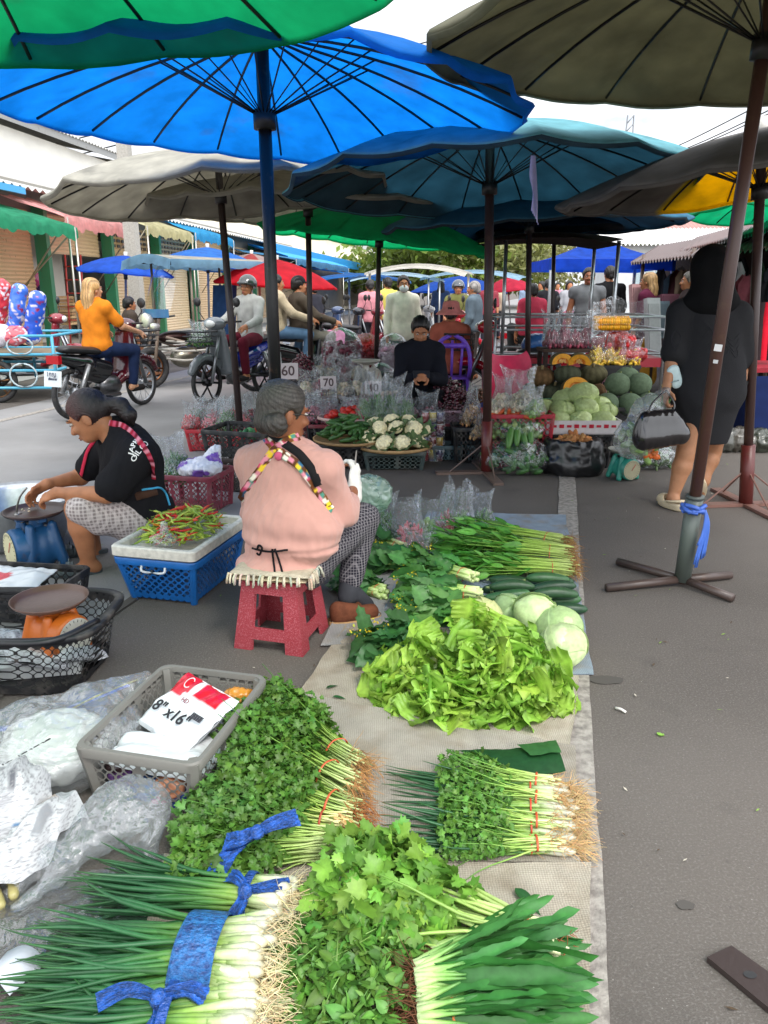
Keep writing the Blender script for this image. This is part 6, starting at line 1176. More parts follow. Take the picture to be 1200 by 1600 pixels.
bagmix = {'chilli': ('#c42a2e', (1.9,.5,.5), .016), 'rosy': ('#c95a60', (1.7,.6,.6), .015), 'greens': ('#44702e', (2.4,.35,.35), .02), 'garlic': ('#d6c6a6', (1,.95,.9), .017), 'shallot': ('#8a3a4c', (1.15,.9,.9), .015), 'onion': ('#a04a5c', (1,1,1), .018), 'lime': ('#7fa04e', (1,1,1), .016), 'peanut': ('#b08a5a', (1.4,.7,.7), .012), 'banana': ('#d6b23a', (2.6,.55,.55), .02), 'mush': ('#cdbb98', (1.2,.9,.5), .016)}
bagp = {}
def bag(label, loc, kind='garlic', w=.2, h=.32, rz=None, group=None, fill=.36, tilt=0):
    k = (kind, int(rng.integers(0, 3)))
    if k not in bagp:
        t = thing('plastic_bag', 'x', 'plastic bag'); film(1, 1, len(bagp)+3, .36).build('film', m_clear, t, local=True); c, sq, r = bagmix[kind]; g = MB(); n = 60; P = heap_pts(n+40, .44, .40, .46, .04); balls(g, P, r/.2*.9, c, sq, .22); P = heap_pts(18, .34, .3, .44, .03); balls(g, P, r/.2*.8, '#3f6a2c' if kind in ('chilli', 'rosy') else c, sq, .3); g.build('contents', m_veg, t, local=True); bagp[k] = t; o = t
    else: o = dup(bagp[k])
    o.location = tuple(loc); o.rotation_euler = (tilt, 0, U_(0, 6.28) if rz is None else rz); o.scale = (w, w, h*U_(.9, 1.12)); o['label'] = label
    if group: o['group'] = group
    return o
# ---------------------------------------------------------------- red plastic stool
m_stool = M('textured_red_plastic', hexc('#97303a'), rough=.55, col2=hexc('#ab585f'), nscale=190, lo=.5, hi=.66, detail=1, bump=.35, bscale=190)
c0 = A(-.43, 2.985, 0); t = thing('plastic_stool', 'red plastic stool with a textured surface under the woman in pink', 'stool', c0, R_(-16)); hh, tb, tt = .285, .152, .118; th_ = .012
def stool_pt(side, u, v, off=0):
    k = tb+(tt-tb)*v-off; s = (u-.5)*2*k; p = [A(s, -k, 0), A(k, s, 0), A(-s, k, 0), A(-k, -s, 0)][side]; return p+A(0, 0, v*hh)
g = MB(); U5, V5 = [0, .25, .75, 1], [0, .17, .34, .84, 1.0]
for sd in range(4):
    for i in range(3):
        for j in range(4):
            if i == 1 and j in (0, 2): continue
            a = [stool_pt(sd, u, v, o) for o in (0, th_) for u, v in ((U5[i], V5[j]), (U5[i+1], V5[j]), (U5[i+1], V5[j+1]), (U5[i], V5[j+1]))]
            g.add(a, [(0,1,2,3), (7,6,5,4), (0,4,5,1), (1,5,6,2), (2,6,7,3), (3,7,4,0)])
g.build('legs', m_stool, t, False, local=True); g = MB(); k = tt+.006
P = [A(x*(k-.03)+.03*math.cos(a0+a), y*(k-.03)+.03*math.sin(a0+a), 0) for x, y, a0 in ((1,1,0), (-1,1,math.pi/2), (-1,-1,math.pi), (1,-1,1.5*math.pi)) for a in np.linspace(0, 1.57, 5)]
g.grid(np.array([[p+A(0,0,hh-.012) for p in P], [p+A(0,0,hh+.004) for p in P], [p*.94+A(0,0,hh+.01) for p in P], [p*.02+A(0,0,hh+.01) for p in P]]), (.5,.1,.1), True); g.build('seat', m_stool, t, 'auto', local=True)
t = thing('seat_cushion', 'folded cream knotted seat pads with a fringe on top of the red stool', 'cushion', c0+A(0,0,hh+.012), R_(-10)); m_pad = M('cream_cotton_pad', vc=True, rough=.98, spec=.1, bump=.9, bscale=60, var=.15)
for nm, z, sz, cl in (('lower_pad', .012, (.30,.29), '#cfc0a0'), ('upper_pad', .034, (.33,.30), '#b9ae9a')):
    g = MB(); u = np.linspace(-1, 1, 25)[:, None]; v = np.linspace(-1, 1, 25)[None]; e = (1-np.abs(u)**8)*(1-np.abs(v)**8); X = np.stack((u*sz[0]/2+0*v, v*sz[1]/2+0*u, z+.011*e**.3+.004*wob(np.stack((u+0*v, v+0*u, 0*u*v), -1), 3, 2)), -1); g.grid(X, hexc(cl)); Y = X.copy(); Y[..., 2] = z-.011*e**.3+.003*wob(X, 12); g.grid(Y, hexc(cl, .8)); g.build(nm, m_pad, t, local=True)
g = MB(); n = 90; P = np.stack((U_(-.16, .17, n), np.where(U_(0, 1, n) > .4, -.15, .15)*1., np.full(n, .035)), -1); m_ = rng.uniform(size=n) > .6; P[m_] = np.stack((np.full(m_.sum(), .165), U_(-.15, .15, m_.sum()), np.full(m_.sum(), .035)), -1); d = norm(P*A(1,1,0)*A(.4,1,0)+rdir(n, .03)); g.tubes(np.stack((P, P+d*.012+A(0,0,.003), P+d*.022+A(0,0,-.016), P+d*.024+A(0,0,-.034)), 1), .0045, 5, jit('#c4b9a4', n, .12)); g.build('fringe', m_pad, t, local=True)
# ---------------------------------------------------------------- grey crate with bag packs
gc0, grz = A(-.625, 2.075, 0), R_(-13.5)
crate('weathered grey plastic crate holding packs of carrier bags', gc0, .36, .49, .19, '#77756f', grz, nx=9, ny=13, nz=5, tap=.88, post=.028, rimr=.012)
t = thing('bag_pack', 'white pack of carrier bags printed with a red label lying in the grey crate', 'bag pack', gc0+A(.0,.02,.15), grz); Rk = rotz(grz); g = MB()
def pack(mb, c, w, d, h, R, col, seed=0, red=None):
    u = np.linspace(-1, 1, 31)[:, None]; v = np.linspace(-1, 1, 25)[None]; e = np.clip(1-np.abs(u)**6, 0, 1)**.5*np.clip(1-np.abs(v)**6, 0, 1)**.5; X = np.stack((u*w/2+0*v, v*d/2+0*u, h*e+.012*wob(np.stack((u+0*v, v+0*u, 0*u*v), -1), 2.2, seed)+.004*wob(np.stack((u+0*v, v+0*u, 0*u*v), -1), 7, seed+1)), -1)
    C = np.tile(np.array(hexc(col)), (31, 25, 1))
    if red: m = red(u+0*v, v+0*u); C[m] = hexc('#c4142c')
    mb.grid(X @ R.T+c, C); Y = X*A(1,1,-.3); mb.grid(Y @ R.T+c, hexc(col)); return lambda x, y, lift=.003: (A(x*w/2, y*d/2, h+lift) @ R.T)+c
m_packed = M('packed_film', vc=True, rough=.25, spec=.6, bump=.35, bscale=26)
Rp = rotz(grz-.22) @ eul(.42, .05, 0); ctr = gc0+A(.015,.035,.165); f = pack(g, ctr, .25, .22, .022, Rp, '#dfe3e6', 1, lambda u, v: ((v > .34) & (u > -.95) & (u < .8) & (np.abs(u+.18) > .10)) | ((v > .20) & (u < -.45))); g.build('pack', m_packed, t, 'auto')
g = MB(); x_, y_ = Rp[:, 0], Rp[:, 1]; text_mb('8" x16"', .055, g, f(-.1, -.38, .012), x_, y_, .0008, (.03,.03,.035), bold=.001); text_mb('HD', .022, g, f(-.05, .12, .014), x_, y_, .0008, hexc('#7a2430')); g.build('lettering', m_paper, t, False)
g = MB()
for k in range(15): b = f(.48+.026*k, -.12, .016); g.box(b, (.0018 if k % 3 else .003, .02, .0012), Rp, (.05,.05,.06))
g.build('barcode', m_paper, t, False); g = MB(); th = np.linspace(.6, 5.6, 22); ri = np.array([[f(-.38+k*.13*math.cos(a), .62+k*.19*math.sin(a), .017) for a in th] for k in (1, .82)]); g.grid(ri, hexc('#e6c9cc')); g.build('printed_ring', m_paper, t, False)
for k, (dx, dy, dz, a, lab) in enumerate(((.0, -.13, .115, .3, 'white folded bag pack at the front of the grey crate'), (.10, .12, .12, -.5, 'clear crinkled bag pack at the back right of the grey crate'), (-.04, .16, .10, .9, 'clear bag pack at the back left of the grey crate'), (.03, -.05, .075, .1, 'flattened white bag pack underneath the printed one'))):
    t = thing('bag_pack', lab, 'bag pack', gc0+Rk @ A(dx, dy, dz), grz); g = MB(); pack(g, gc0+Rk @ A(dx, dy, dz), .27 if k in (0, 3) else .17, .17, .028, rotz(grz+a) @ eul(U_(-.2,.2), U_(-.15,.15), 0), '#d9dcde' if k in (0, 3) else '#c9ced2', k+4); g.build('pack', m_milky if k in (1, 2) else m_packed, t)
for k, (x, y, z, c, lab) in enumerate(((-.08,-.18,.06,'#5c3a6e','purple'), (.0,-.19,.05,'#4f6fa8','blue'), (.07,-.19,.07,'#c98a6a','peach'), (.10,-.18,.035,'#2b3f7a','navy'), (-.10,-.17,.10,'#3c2a2a','dark brown'), (.03,-.18,.03,'#b03a6a','pink'), (-.05,-.16,.04,'#d0a04a','yellow'), (.12,.18,.15,'#c9852f','orange'))):
    t = thing('folded_bag', lab+' folded shopping bag stuffed in the grey crate', 'bag', gc0+Rk @ A(x, y, z-.03), 0, 'coloured bags stuffed in the grey crate'); s = SDF(.02); s.ell(gc0+Rk @ A(x, y, z), (.05,.035,.035)); V, F = s.mesh(.006); V = displace(V, F, .008*wob(V, 60, k)); g = MB(); g.add(V, F, hexc(c)); g.build('bundle', m_packed, t, 'auto')
# ---------------------------------------------------------------- crumpled film, newspaper, loose bags on the left
def crumple(s, amp, f, seed): 
    V, F = s; return displace(V, F, amp*(1-2*np.abs(wob(V, f, seed)))+amp*.5*(1-2*np.abs(wob(V, f*2.1, seed+3))))
t = thing('plastic_bag', 'big milky bag of packaging slumped left of the grey crate', 'plastic bag', A(-1.05, 1.98, 0)); s = SDF(.06); s.ell(A(-1.02,2.02,.10), (.22,.20,.12)); s.ell(A(-.90,2.10,.09), (.15,.16,.10)); s.cone(A(-.93,2.16,.14), A(-.80,2.33,.16), .07, .02); s.half(A(0,0,.005), (0,0,-1)); V, F = s.mesh(.012); V = crumple((V, F), .010, 13, 2); g = MB(); g.add(V, F); g.build('film', m_milky, t)
s = SDF(.05); s.ell(A(-1.0,2.04,.085), (.16,.15,.08)); V, F = s.mesh(.012); V = crumple((V, F), .012, 16, 5); g = MB(); g.add(V, F, hexc('#cfd0ca')); g.build('packed_bags', m_packed, t)
t = thing('plastic_bag', 'crumpled clear handle bag in front of the grey crate', 'plastic bag', A(-.70, 1.70, 0)); s = SDF(.04); s.ell(A(-.68,1.74,.085), (.105,.095,.08)); s.chain([A(-.74,1.70,.08), A(-.83,1.60,.06), A(-.90,1.52,.02)], [.05,.022,.012]); s.chain([A(-.72,1.68,.08), A(-.79,1.56,.05), A(-.87,1.48,.015)], [.04,.018,.010]); s.chain([A(-.62,1.70,.07), A(-.60,1.63,.03)], [.04,.014]); V, F = s.mesh(.0065); V = crumple((V, F), .007, 26, 1); g = MB(); g.add(V, F); g.build('film', m_milky, t)
t = thing('plastic_sheet', 'clear wrinkled plastic sheet spread under the spring onions', 'plastic sheet', A(-.98, 1.45, 0)); a, b, c, d = G(-60, 1405, .012), G(330, 1330, .012), G(250, 1500, .012), G(-80, 1580, .012); u = np.linspace(0, 1, 50)[:, None, None]; v = np.linspace(0, 1, 50)[None, :, None]; P = (1-u)*((1-v)*a+v*b)+u*((1-v)*d+v*c); P[..., 2] += .010*(1-2*np.abs(wob(P, 9, 4)))+.006*(1-2*np.abs(wob(P, 19, 6)))+.008; g = MB(); g.grid(P); g.build('film', m_clear, t)
m_news = M('newsprint', vc=True, rough=.85, spec=.15, col2=(.27,.27,.28), nscale=46, lo=.48, hi=.66, stretch=(1,1.6,5), bump=.1)
def news(label, pts, w, seed, cols, txt=None):
    t = thing('newspaper', label, 'newspaper', np.array(pts[0])*A(1,1,0), 0, 'crumpled newspaper sheets'); P = spline(pts, 10); T = norm(np.gradient(P, axis=0)); S = norm(np.cross(T, A(.2,.3,1))); n = len(P); v = np.linspace(-.5, .5, 25); rows = P[:, None]+S[:, None]*(v[None, :, None]*w); N_ = np.cross(S, T)
    D = .030*(1-2*np.abs(wob(rows, 9, seed)))+.014*(1-2*np.abs(wob(rows, 22, seed+2)))+.05*np.cos(v*3.1)[None]; rows = rows+N_[:, None]*D[..., None]; rows[..., 2] = np.maximum(rows[..., 2], .01)
    C = np.tile(np.array(hexc('#b9babc')), (n, 25, 1)); r = np.random.default_rng(seed)
    for q in range(5): i, j = r.integers(0, n-6), r.integers(0, 20); C[i:i+r.integers(3, 9), j:j+r.integers(2, 6)] = hexc(cols[r.integers(0, len(cols))])
    g = MB(); g.grid(rows, C); o = g.build('sheet', m_news, t, 'auto')
    if txt: i, j = txt[1]; x = norm(rows[i, j+4]-rows[i, j]); y = -T[i]; DG(); g = MB(); text_mb(txt[0], .035, g, rows[i, j]+N_[i]*.012, x, y, .0005, (.03,.03,.03)); 
    if txt and g.n: g.build('headline', m_paper, t, False)
pc = ['#8a5a4a', '#5a7a9a', '#c9805a', '#6a6a70', '#4a8a5a', '#d8d9da', '#9a8a8a']
news('crumpled newspaper sheet standing up with a printed headline', [A(-1.02,1.78,.13), A(-.98,1.72,.16), A(-.97,1.66,.10), A(-.96,1.60,.05)], .20, 1, pc, ('알타리 시', (6, 8)))
news('twisted newspaper sheet lying nearest the clear handle bag', [A(-.84,1.74,.06), A(-.88,1.66,.09), A(-.90,1.58,.07), A(-.98,1.53,.03), A(-1.08,1.52,.03)], .13, 4, ['#c9cacb', '#8a8c90', '#b9a89a'])
news('newspaper sheet with colour pictures at the left edge', [A(-1.22,1.85,.07), A(-1.16,1.76,.10), A(-1.14,1.66,.05)], .18, 7, pc)
for k, (x, y, a) in enumerate(((-15, 1395, -.9), (12, 1378, -1.1), (-30, 1372, -.8))):
    t = thing('lemongrass_stalk', ['lemongrass stalk lowest of three at the left edge', 'lemongrass stalk furthest right of three at the left edge', 'lemongrass stalk half out of the left edge'][k], 'lemongrass', G(x, y, .01)); p = G(x+8, y, .03); d = A(math.cos(a), math.sin(a), 0); g = MB(); g.tube([p-d*.22, p-d*.08, p-d*.0, p+d*.05, p+d*.058], [.006,.011,.014,.012,.008], 8, hexc('#a9a06a')); g.build('stalk', m_stem, t)
t = thing('blue_strap', 'blue plastic strapping lying behind the milky bag', 'strap', G(60, 1135)); g = MB(); P = spline([G(-20, 1140, .03), G(40, 1135, .03), G(90, 1115, .02), G(150, 1090, .01), G(200, 1070, .01)], 8); ribbon(g, P, .03, hexc('#2450b0'), up=A(0,0,1)); g.build('strapping', m_plastic, t)
g = MB(); P = spline([G(20, 1150, .02), G(80, 1125, .03), G(150, 1088, .02), G(215, 1062, .01)], 8); g.tube(P, .004, 5, hexc('#a9a23c')); tag(base_at(g.build('cord', m_plastic)), 'yellow green cord beside the blue strapping', 'cord')
g = MB(); P = spline([G(-10, 1515, .02), G(20, 1505, .05), G(45, 1530, .03)], 8); ribbon(g, P, .09, hexc('#c9cdd6'), up=A(0,0,1)); tag(base_at(g.build('paper_sheet', m_paper)), 'folded white paper under the spring onion tips', 'paper')
# ---------------------------------------------------------------- black basket, orange scale, tray at the left edge
bk = round_basket('big oval black basket with square holes at the left edge', A(-1.45, 2.70, 0), .39, .235, .235, '#17171a', n=44, nz=7, tap=.88, hole=.78, sup=.42, rz=R_(-4), rim=.022)
g = MB(); P = [np.array(bk.location)+A(-.02+.0*a, -.305+.002*k, .255-.0*k) for k, a in ((0,0),)]; bl = np.array(bk.location); g.tube(spline([bl+A(-.36,-.14,.242), bl+A(-.2,-.245,.242), bl+A(.05,-.262,.242), bl+A(.30,-.24,.242), bl+A(.40,-.06,.244)], 8), .013, 8, hexc('#1c1c1f')); g.build('handle', m_plastic, bk).matrix_parent_inverse = Matrix.Rotation(0, 4, 'Z')
bk.children[-1].rotation_euler = (0, 0, R_(4)); g = MB(); g.box(A(0,0,0), (.07,.012,.2), None, hexc('#17171a'), taper=.75); o = g.build('handle_bracket', m_plastic, bk, local=True); o.location = (.02, -.232, .115); o.rotation_euler = (-.15, 0, 0)
t = thing('newspaper', 'folded newspaper lining the oval black basket', 'newspaper', A(-1.46, 2.78, .02)); g = MB()
for k in range(5): pack(g, A(-1.62+.10*k, 2.64+.05*(k % 3), .05+.02*(k % 2)), .2, .22, .05, rotz(k*.7) @ eul(.4, .2, 0), '#c9ccd0', k+20)
g.build('sheet', m_news, t)
def scale(label, c, col, dial, rz, pan_col='#6b5a52', s=1., pan_r=.14, body_h=.17, dark=True):
    t = thing('weighing_scale', label, 'scale', c, rz); g = MB(); s_ = SDF(.02*s); h = body_h*s
    for x in (-1, 1):
        for y in (-1, 1): s_.cone(A(x*.085*s, y*.07*s, .02*s), A(x*.055*s, y*.045*s, h), .022*s, .018*s, .03*s)
    s_.ell(A(0,0,h*.5), (.085*s,.075*s,h*.5), None, .03*s); s_.half(A(0,0,.002), (0,0,-1)); V, F = s_.mesh(.006); g.add(V, F, hexc(col)); g.build('body', m_paint, t, local=True)
    Rd = eul(math.pi/2, 0, 0); g = MB(); g.lathe([(.001,.0), (.078*s,.0), (.088*s,-.012*s), (.09*s,-.05*s)], A(0,-.115*s,h*.52), 28, Rd @ eul(0,0,0) @ np.diag([1,1,1.]), hexc(col)); g.build('dial_ring', m_paint, t, local=True)
    g = MB(); g.lathe([(.001,0), (.079*s,0)], A(0,-.118*s,h*.52), 28, Rd, hexc(dial)); g.build('dial_face', m_paper, t, local=True); g = MB()
    for k in range(24): a = k*math.pi/12; g.box(A(.068*s*math.sin(a), -.1195*s, h*.52+.068*s*math.cos(a)), (.002*s,.001,.01*s), eul(0, a, 0), (.1,.1,.1))
    g.box(A(.012*s,-.121*s,h*.52+.02*s), (.004*s,.0015,.06*s), eul(0,.6,0), (.5,.05,.05)); g.build('dial_marks', m_paper, t, local=True)
    g = MB(); g.tube([A(0,0,h-.01), A(0,0,h+.035*s)], .03*s, 10, hexc(col)); g.box(A(0,0,h+.03*s), (.16*s,.03*s,.015*s), None, hexc(col)); g.box(A(0,0,h+.03*s), (.03*s,.16*s,.016*s), None, hexc(col)); g.build('pan_support', m_paint, t, 'auto', local=True)
    g = MB(); r = pan_r*s; g.lathe([(.001,.0), (r*.86,.0), (r*.95,.006), (r,.020), (r*1.03,.021), (r*.97,.008), (r*.86,-.004), (.001,-.004)], A(0,0,h+.045*s), 36, None, hexc(pan_col)); g.build('pan', m_paint if dark else m_metal, t, local=True); return t
scale('orange weighing scale with a rusty brown pan standing in the oval black basket', A(-1.27, 2.71, .065), '#c2651f', '#c9c8bd', R_(62), '#5f463c', 1.0, .138, .165)
g = MB(); tk = thing('styrofoam_box', 'white box tucked under the orange scale in the black basket', 'box', A(-1.36, 2.80, .02)); g.box(A(-1.32,2.70,.04), (.3,.2,.05), rotz(.2), hexc('#c9ccca')); g.build('box', m_plastic, tk, False)
crate('low black tray crate with paper bags at the left edge behind the oval basket', A(-1.72, 3.28, 0), .62, .34, .16, '#1b1c20', R_(-8), nx=12, ny=7, nz=3)
t = thing('bag_pack', 'white paper bag with a red print lying on the black tray crate', 'bag pack', A(-1.7, 3.26, .15)); g = MB(); f = pack(g, A(-1.74,3.26,.155), .42, .24, .02, rotz(-.15) @ eul(.1,0,0), '#cdd0d2', 11, lambda u, v: (u*u*6+(v+.1)**2*3 < .5)); g.build('pack', m_packed, t)
# blue scale with a bowl, aluminium basin
scale('big blue weighing scale with a cream dial in front of the aluminium basin', G(50, 897)+A(.02,.08,0), '#1f4f7c', '#c4bf9c', R_(-48), '#4a3a36', 1.25, .12, .20)
t = thing('bowl', 'black bowl of shelled pieces on the blue scale pan', 'bowl', W(40, 812, 3.9)); b0 = W(42, 812, 3.87); g = MB(); g.lathe([(.001,.0), (.06,.0), (.10,.035), (.118,.05), (.122,.05), (.105,.03), (.06,.008), (.001,.006)], b0, 30, None, hexc('#1d1a1b')); g.build('shell', m_plastic, t); g = MB(); P = heap_pts(40, .075, .075, .03, .02)+b0; balls(g, P, .011, '#c9bca0', (1.5,.8,.6)); g.build('contents', m_veg, t)
t = thing('basin', 'wide dented aluminium basin behind the blue scale', 'basin', A(-2.02, 4.35, 0)); g = MB(); r = .34; g.lathe([(.001,.01), (r*.62,.01), (r*.72,.05), (r*.95,.25), (r*1.04,.285), (r*1.06,.28), (r*.98,.24), (r*.75,.04), (r*.62,.0), (.001,.0)], A(-2.12,4.25,.0), 40, None, hexc('#b9bcbe')); g.build('shell', m_metal, t)
# ---------------------------------------------------------------- blue basket, foam tray and chillies
bc, brz = A(-.985, 3.585, 0), R_(-14)
t = thing('plastic_basket', 'bright blue plastic basket with round holes under the foam tray', 'basket', bc, brz); crate_parts(t, .40, .56, .225, '#1560a8', nx=8, ny=13, nz=6, tap=.80, hole=.62, shape='o', mid=False, low=1, rimr=.016, mat=m_plastic); g = MB(); g.tube(spline([A(-.06,-.29,.20), A(-.05,-.30,.175), A(.05,-.30,.175), A(.06,-.29,.20)], 5), .006, 6, hexc('#d0d4d8')); g.build('handle', m_plastic, t, local=True)
t = thing('foam_tray', 'dirty white styrofoam tray resting on the blue basket', 'tray', bc+A(0,0,.232), brz); g = MB(); w, d = .43, .60; k = .03
ring = lambda o, z: [A(x*(w/2-k)+(k)*math.cos(a0+a), y*(d/2-k)+k*math.sin(a0+a), 0)*A(1+o/w*2, 1+o/d*2, 0)+A(0,0,z) for x, y, a0 in ((1,1,0), (-1,1,math.pi/2), (-1,-1,math.pi), (1,-1,1.5*math.pi)) for a in np.linspace(0, 1.57, 5)]
g.grid(np.array([ring(-.2, .0), ring(-.012, .0), ring(0, .01), ring(0, .05), ring(-.006, .056), ring(-.026, .056), ring(-.032, .05), ring(-.034, .018), ring(-.2, .016)]), hexc('#cfcabf'), True); g.build('tray', m_rough, t, 'auto', local=True)
Rb_ = rotz(brz); cp = []
for k in range(9):
    g = MB(); L = U_(.068, .10); ph = U_(0, 6); s = np.linspace(0, 1, 8); P = np.stack(((s-.5)*L, .010*np.sin(s*U_(2, 4)+ph)+.008*s*s, .006*np.sin(s*3+ph)), -1); c = ['#93ab38', '#a0b444', '#86a038', '#adb850', '#8fa83a', '#9cb040', '#c4261f', '#cc4a2a', '#d8842c'][k]
    g.tube(P, .0056*np.array((.55,.9,1,1,.95,.8,.5,.12)), 6, hexc(c)); t = thing('chilli', 'x', 'chilli'); g.build('pod', m_veg, t, local=True); g = MB(); g.tube([P[0], P[0]-A(.012,0,-.002), P[0]-A(.022,-.003,-.004)], .0014, 4, hexc('#6f8a3a')); g.build('stalk', m_stem, t, local=True); cp.append(t)
used = set(); n = 295; q = heap_pts(n, .168, .245, .085, .022); q[:, 2] = .024+.135*np.clip(1-(q[:, 0]/.2)**2-(q[:, 1]/.29)**2, 0, 1)**.8*U_(.5, 1.05, n)
for k in range(n):
    j = int(rng.choice(9, p=(.15,.14,.13,.12,.12,.12,.10,.07,.05))); o = cp[j] if j not in used else dup(cp[j]); used.add(j); o.location = tuple(bc+Rb_ @ q[k]+A(0,-.015,.235)); o.rotation_euler = (U_(0, 6.28), U_(-.4, .4), U_(0, 6.28)); o['label'] = ('green chilli' if j < 6 else 'red chilli' if j < 8 else 'orange chilli')+' in the heap on the foam tray'; o['group'] = 'green chillies in the foam tray' if j < 6 else 'red chillies in the foam tray' if j < 8 else 'orange chillies in the foam tray'
for j in range(9):
    if j not in used: bpy.data.objects.remove(cp[j].children[0]); bpy.data.objects.remove(cp[j])
t = thing('plastic_bag', 'small crumpled white bag on the front edge of the chillies', 'plastic bag', bc+A(0,0,.29)); s = SDF(.02); b0 = bc+Rb_ @ A(.03,-.23,.31); s.ell(b0, (.065,.04,.028)); s.cone(b0, b0+A(.0,.02,.07), .02, .012); V, F = s.mesh(.005); V = crumple((V, F), .006, 40, 3); g = MB(); g.add(V, F, hexc('#cfd0d8')); g.build('film', m_milky, t)
# ---------------------------------------------------------------- crates between the two women
crate('maroon plastic crate holding bags of greens behind the chilli basket', A(-1.27, 4.98, 0), .42, .36, .26, '#7a2c3c', R_(-14), nx=11, ny=9, nz=6); tc0 = A(-1.27, 4.98, .25)
bag('bag of leafy greens in the maroon crate', tc0+A(-.13,.02,-.06), 'greens', .24, .36)
t = thing('plastic_bag', 'white bag with purple print slumped in the maroon crate', 'plastic bag', tc0+A(.06,-.03,0)); s = SDF(.04); s.ell(tc0+A(.06,-.06,.04), (.14,.11,.06)); s.cone(tc0+A(.12,-.02,.06), tc0+A(.16,.0,.15), .06, .03); V, F = s.mesh(.009); V = crumple((V, F), .010, 22, 3); g = MB(); g.add(V, F, np.where(wob(V, 14, 9)[:, None] > .45, np.array(hexc('#6f4aa0')), np.array(hexc('#d0d2da')))); g.build('film', m_packed, t, 'auto')
crate('brown black crate at the bottom of the stack behind the woman in pink', A(-1.02, 5.55, 0), .46, .38, .25, '#2f2422', R_(-16), nx=11, ny=9, nz=6, group='stacked dark crates'); crate('black crate with red chillies on top of the brown black crate', A(-1.02, 5.55, .25), .48, .40, .20, '#1a1d1e', R_(-16), nx=11, ny=9, nz=5, group='stacked dark crates')
t = thing('produce_heap', 'small heap of green and red peppers in the upper black crate', 'peppers', A(-.98, 5.5, .35)); g = MB(); P = heap_pts(30, .14, .11, .06)+A(-.95,5.55,.37); balls(g, P[:20], .028, '#3f7a4a', (1.4,.7,.7)); balls(g, P[20:], .026, '#b0302c', (1.4,.7,.7)); g.build('peppers', m_veg, t)
crate('bright red plastic crate full of bagged chillies beside the leaning pole', A(-1.50, 7.05, 0), .60, .42, .20, '#a81f2c', R_(4), nx=13, ny=9, nz=4, group='red crates'); crate('darker red crate behind the pole next to the bright red one', A(-.95, 7.15, 0), .50, .42, .20, '#5a1820', R_(4), nx=11, ny=9, nz=4, group='red crates')
lab = 'clear tall bag of sliced chilli and greens standing in the red crates'
for k in range(12):
    x, y = -1.73+.155*(k % 6)+U_(-.02, .02), 6.93+.2*(k//6)+U_(-.04, .04); bag(lab, A(x, y, .185), ['chilli', 'rosy', 'greens', 'rosy'][k % 4], .22, .31, group='bags of chillies in the red crates')
# bags of shallots on black crates
for k in range(3): crate('black crate with a red rim under the shallot bags, %s of three' % ('leftmost', 'middle', 'rightmost')[k], A(-.45+.5*k, 6.95+.02*k, 0), .48, .40, .26, '#17181b', R_(2), nx=10, ny=8, nz=5, rim='#7a2430', group='black crates under the shallot bags')
lab = 'clear bag of purple shallots standing on the red rimmed black crates'
for k in range(11): bag(lab, A(-.62+.145*(k % 8)+U_(-.02,.02), 6.84+.17*(k//8)+U_(-.03,.03), .26), ['onion', 'shallot'][k % 2], .22, .28, group='bags of shallots')
lab = 'clear bag of garlic and shallots among the baskets in the second row'
for k in range(11): p = gz(478+20*(k % 6), 7.9+.45*(k//6)); bag(lab, p+A(0,0,.28+.10*(k//6)+.10), ['garlic', 'shallot', 'mush', 'garlic'][k % 4], .21, .27, group='bags of garlic in the second row')
for k, (px, Y, lab_) in enumerate(((520, 8.0, 'leftmost'), (560, 8.05, 'second from left'), (610, 7.75, 'third from left'), (655, 7.55, 'rightmost'))):
    c = gz(px, Y); crate('dark crate raising a garlic basket in the second row, '+lab_, c, .4, .36, .24, '#1c1d22', 0, nx=9, ny=8, nz=4, group='crates of the second row'); round_basket('woven look basket of garlic in the second row, '+lab_, c+A(0,0,.24), .23, .20, .13, '#5a4038' if k < 2 else '#6f5a4c', n=30, nz=4, group='baskets in the second row')
    t = thing('garlic_heap', ['pale garlic heaped in the basket, '+lab_, 'pale garlic heaped in the basket, '+lab_, 'garlic and peanuts heaped in the basket, '+lab_, 'dry red shallots heaped in the basket, '+lab_][k], 'garlic', c+A(0,0,.33)); g = MB(); P = heap_pts(110, .20, .17, .10)+c+A(0,0,.33); balls(g, P, .021, ['#cdbd9e', '#c9b592', '#bfa884', '#6e3440'][k], (1,1,.85), .14); g.build('bulbs', m_veg, t)
def sign(label, px, py, Y, txt, w=.17, h=.13, rz=0.):
    c = W(px, py, Y); t = thing('price_sign', label, 'price sign', c, rz); g = MB(); g.box(A(0,0,0), (w,.006,h), eul(-.15,0,0), hexc('#c6bcba')); g.tube([A(0,.004,-h/2), A(0,.004,-h/2-.12)], .005, 5, hexc('#8a6a4a')); g.build('card', m_paper, t, False, local=True); g = MB(); text_mb(txt, h*.85, g, A(0,-.0045,0), A(1,0,0), A(0,math.sin(.15),math.cos(.15)), .0008, (.10,.07,.07), bold=.002); g.build('lettering', m_paper, t, False, local=True)
sign('price card reading 60 hanging by the blue umbrella pole', 450, 580, 7.3, '60', .19, .15, .1); sign('price card reading 70 leaning among the garlic bags', 513, 598, 7.2, '70', .15, .12, .3); sign('price card reading 40 in front of the garlic basket', 583, 606, 7.0, '40', .15, .12, -.1)
scale('white weighing scale with a round dial behind the garlic bags', gz(572, 8.1)+A(0,0,.42), '#b9b6ac', '#c9c6b8', R_(60), '#a9a69c', 1.15, .13, .19)
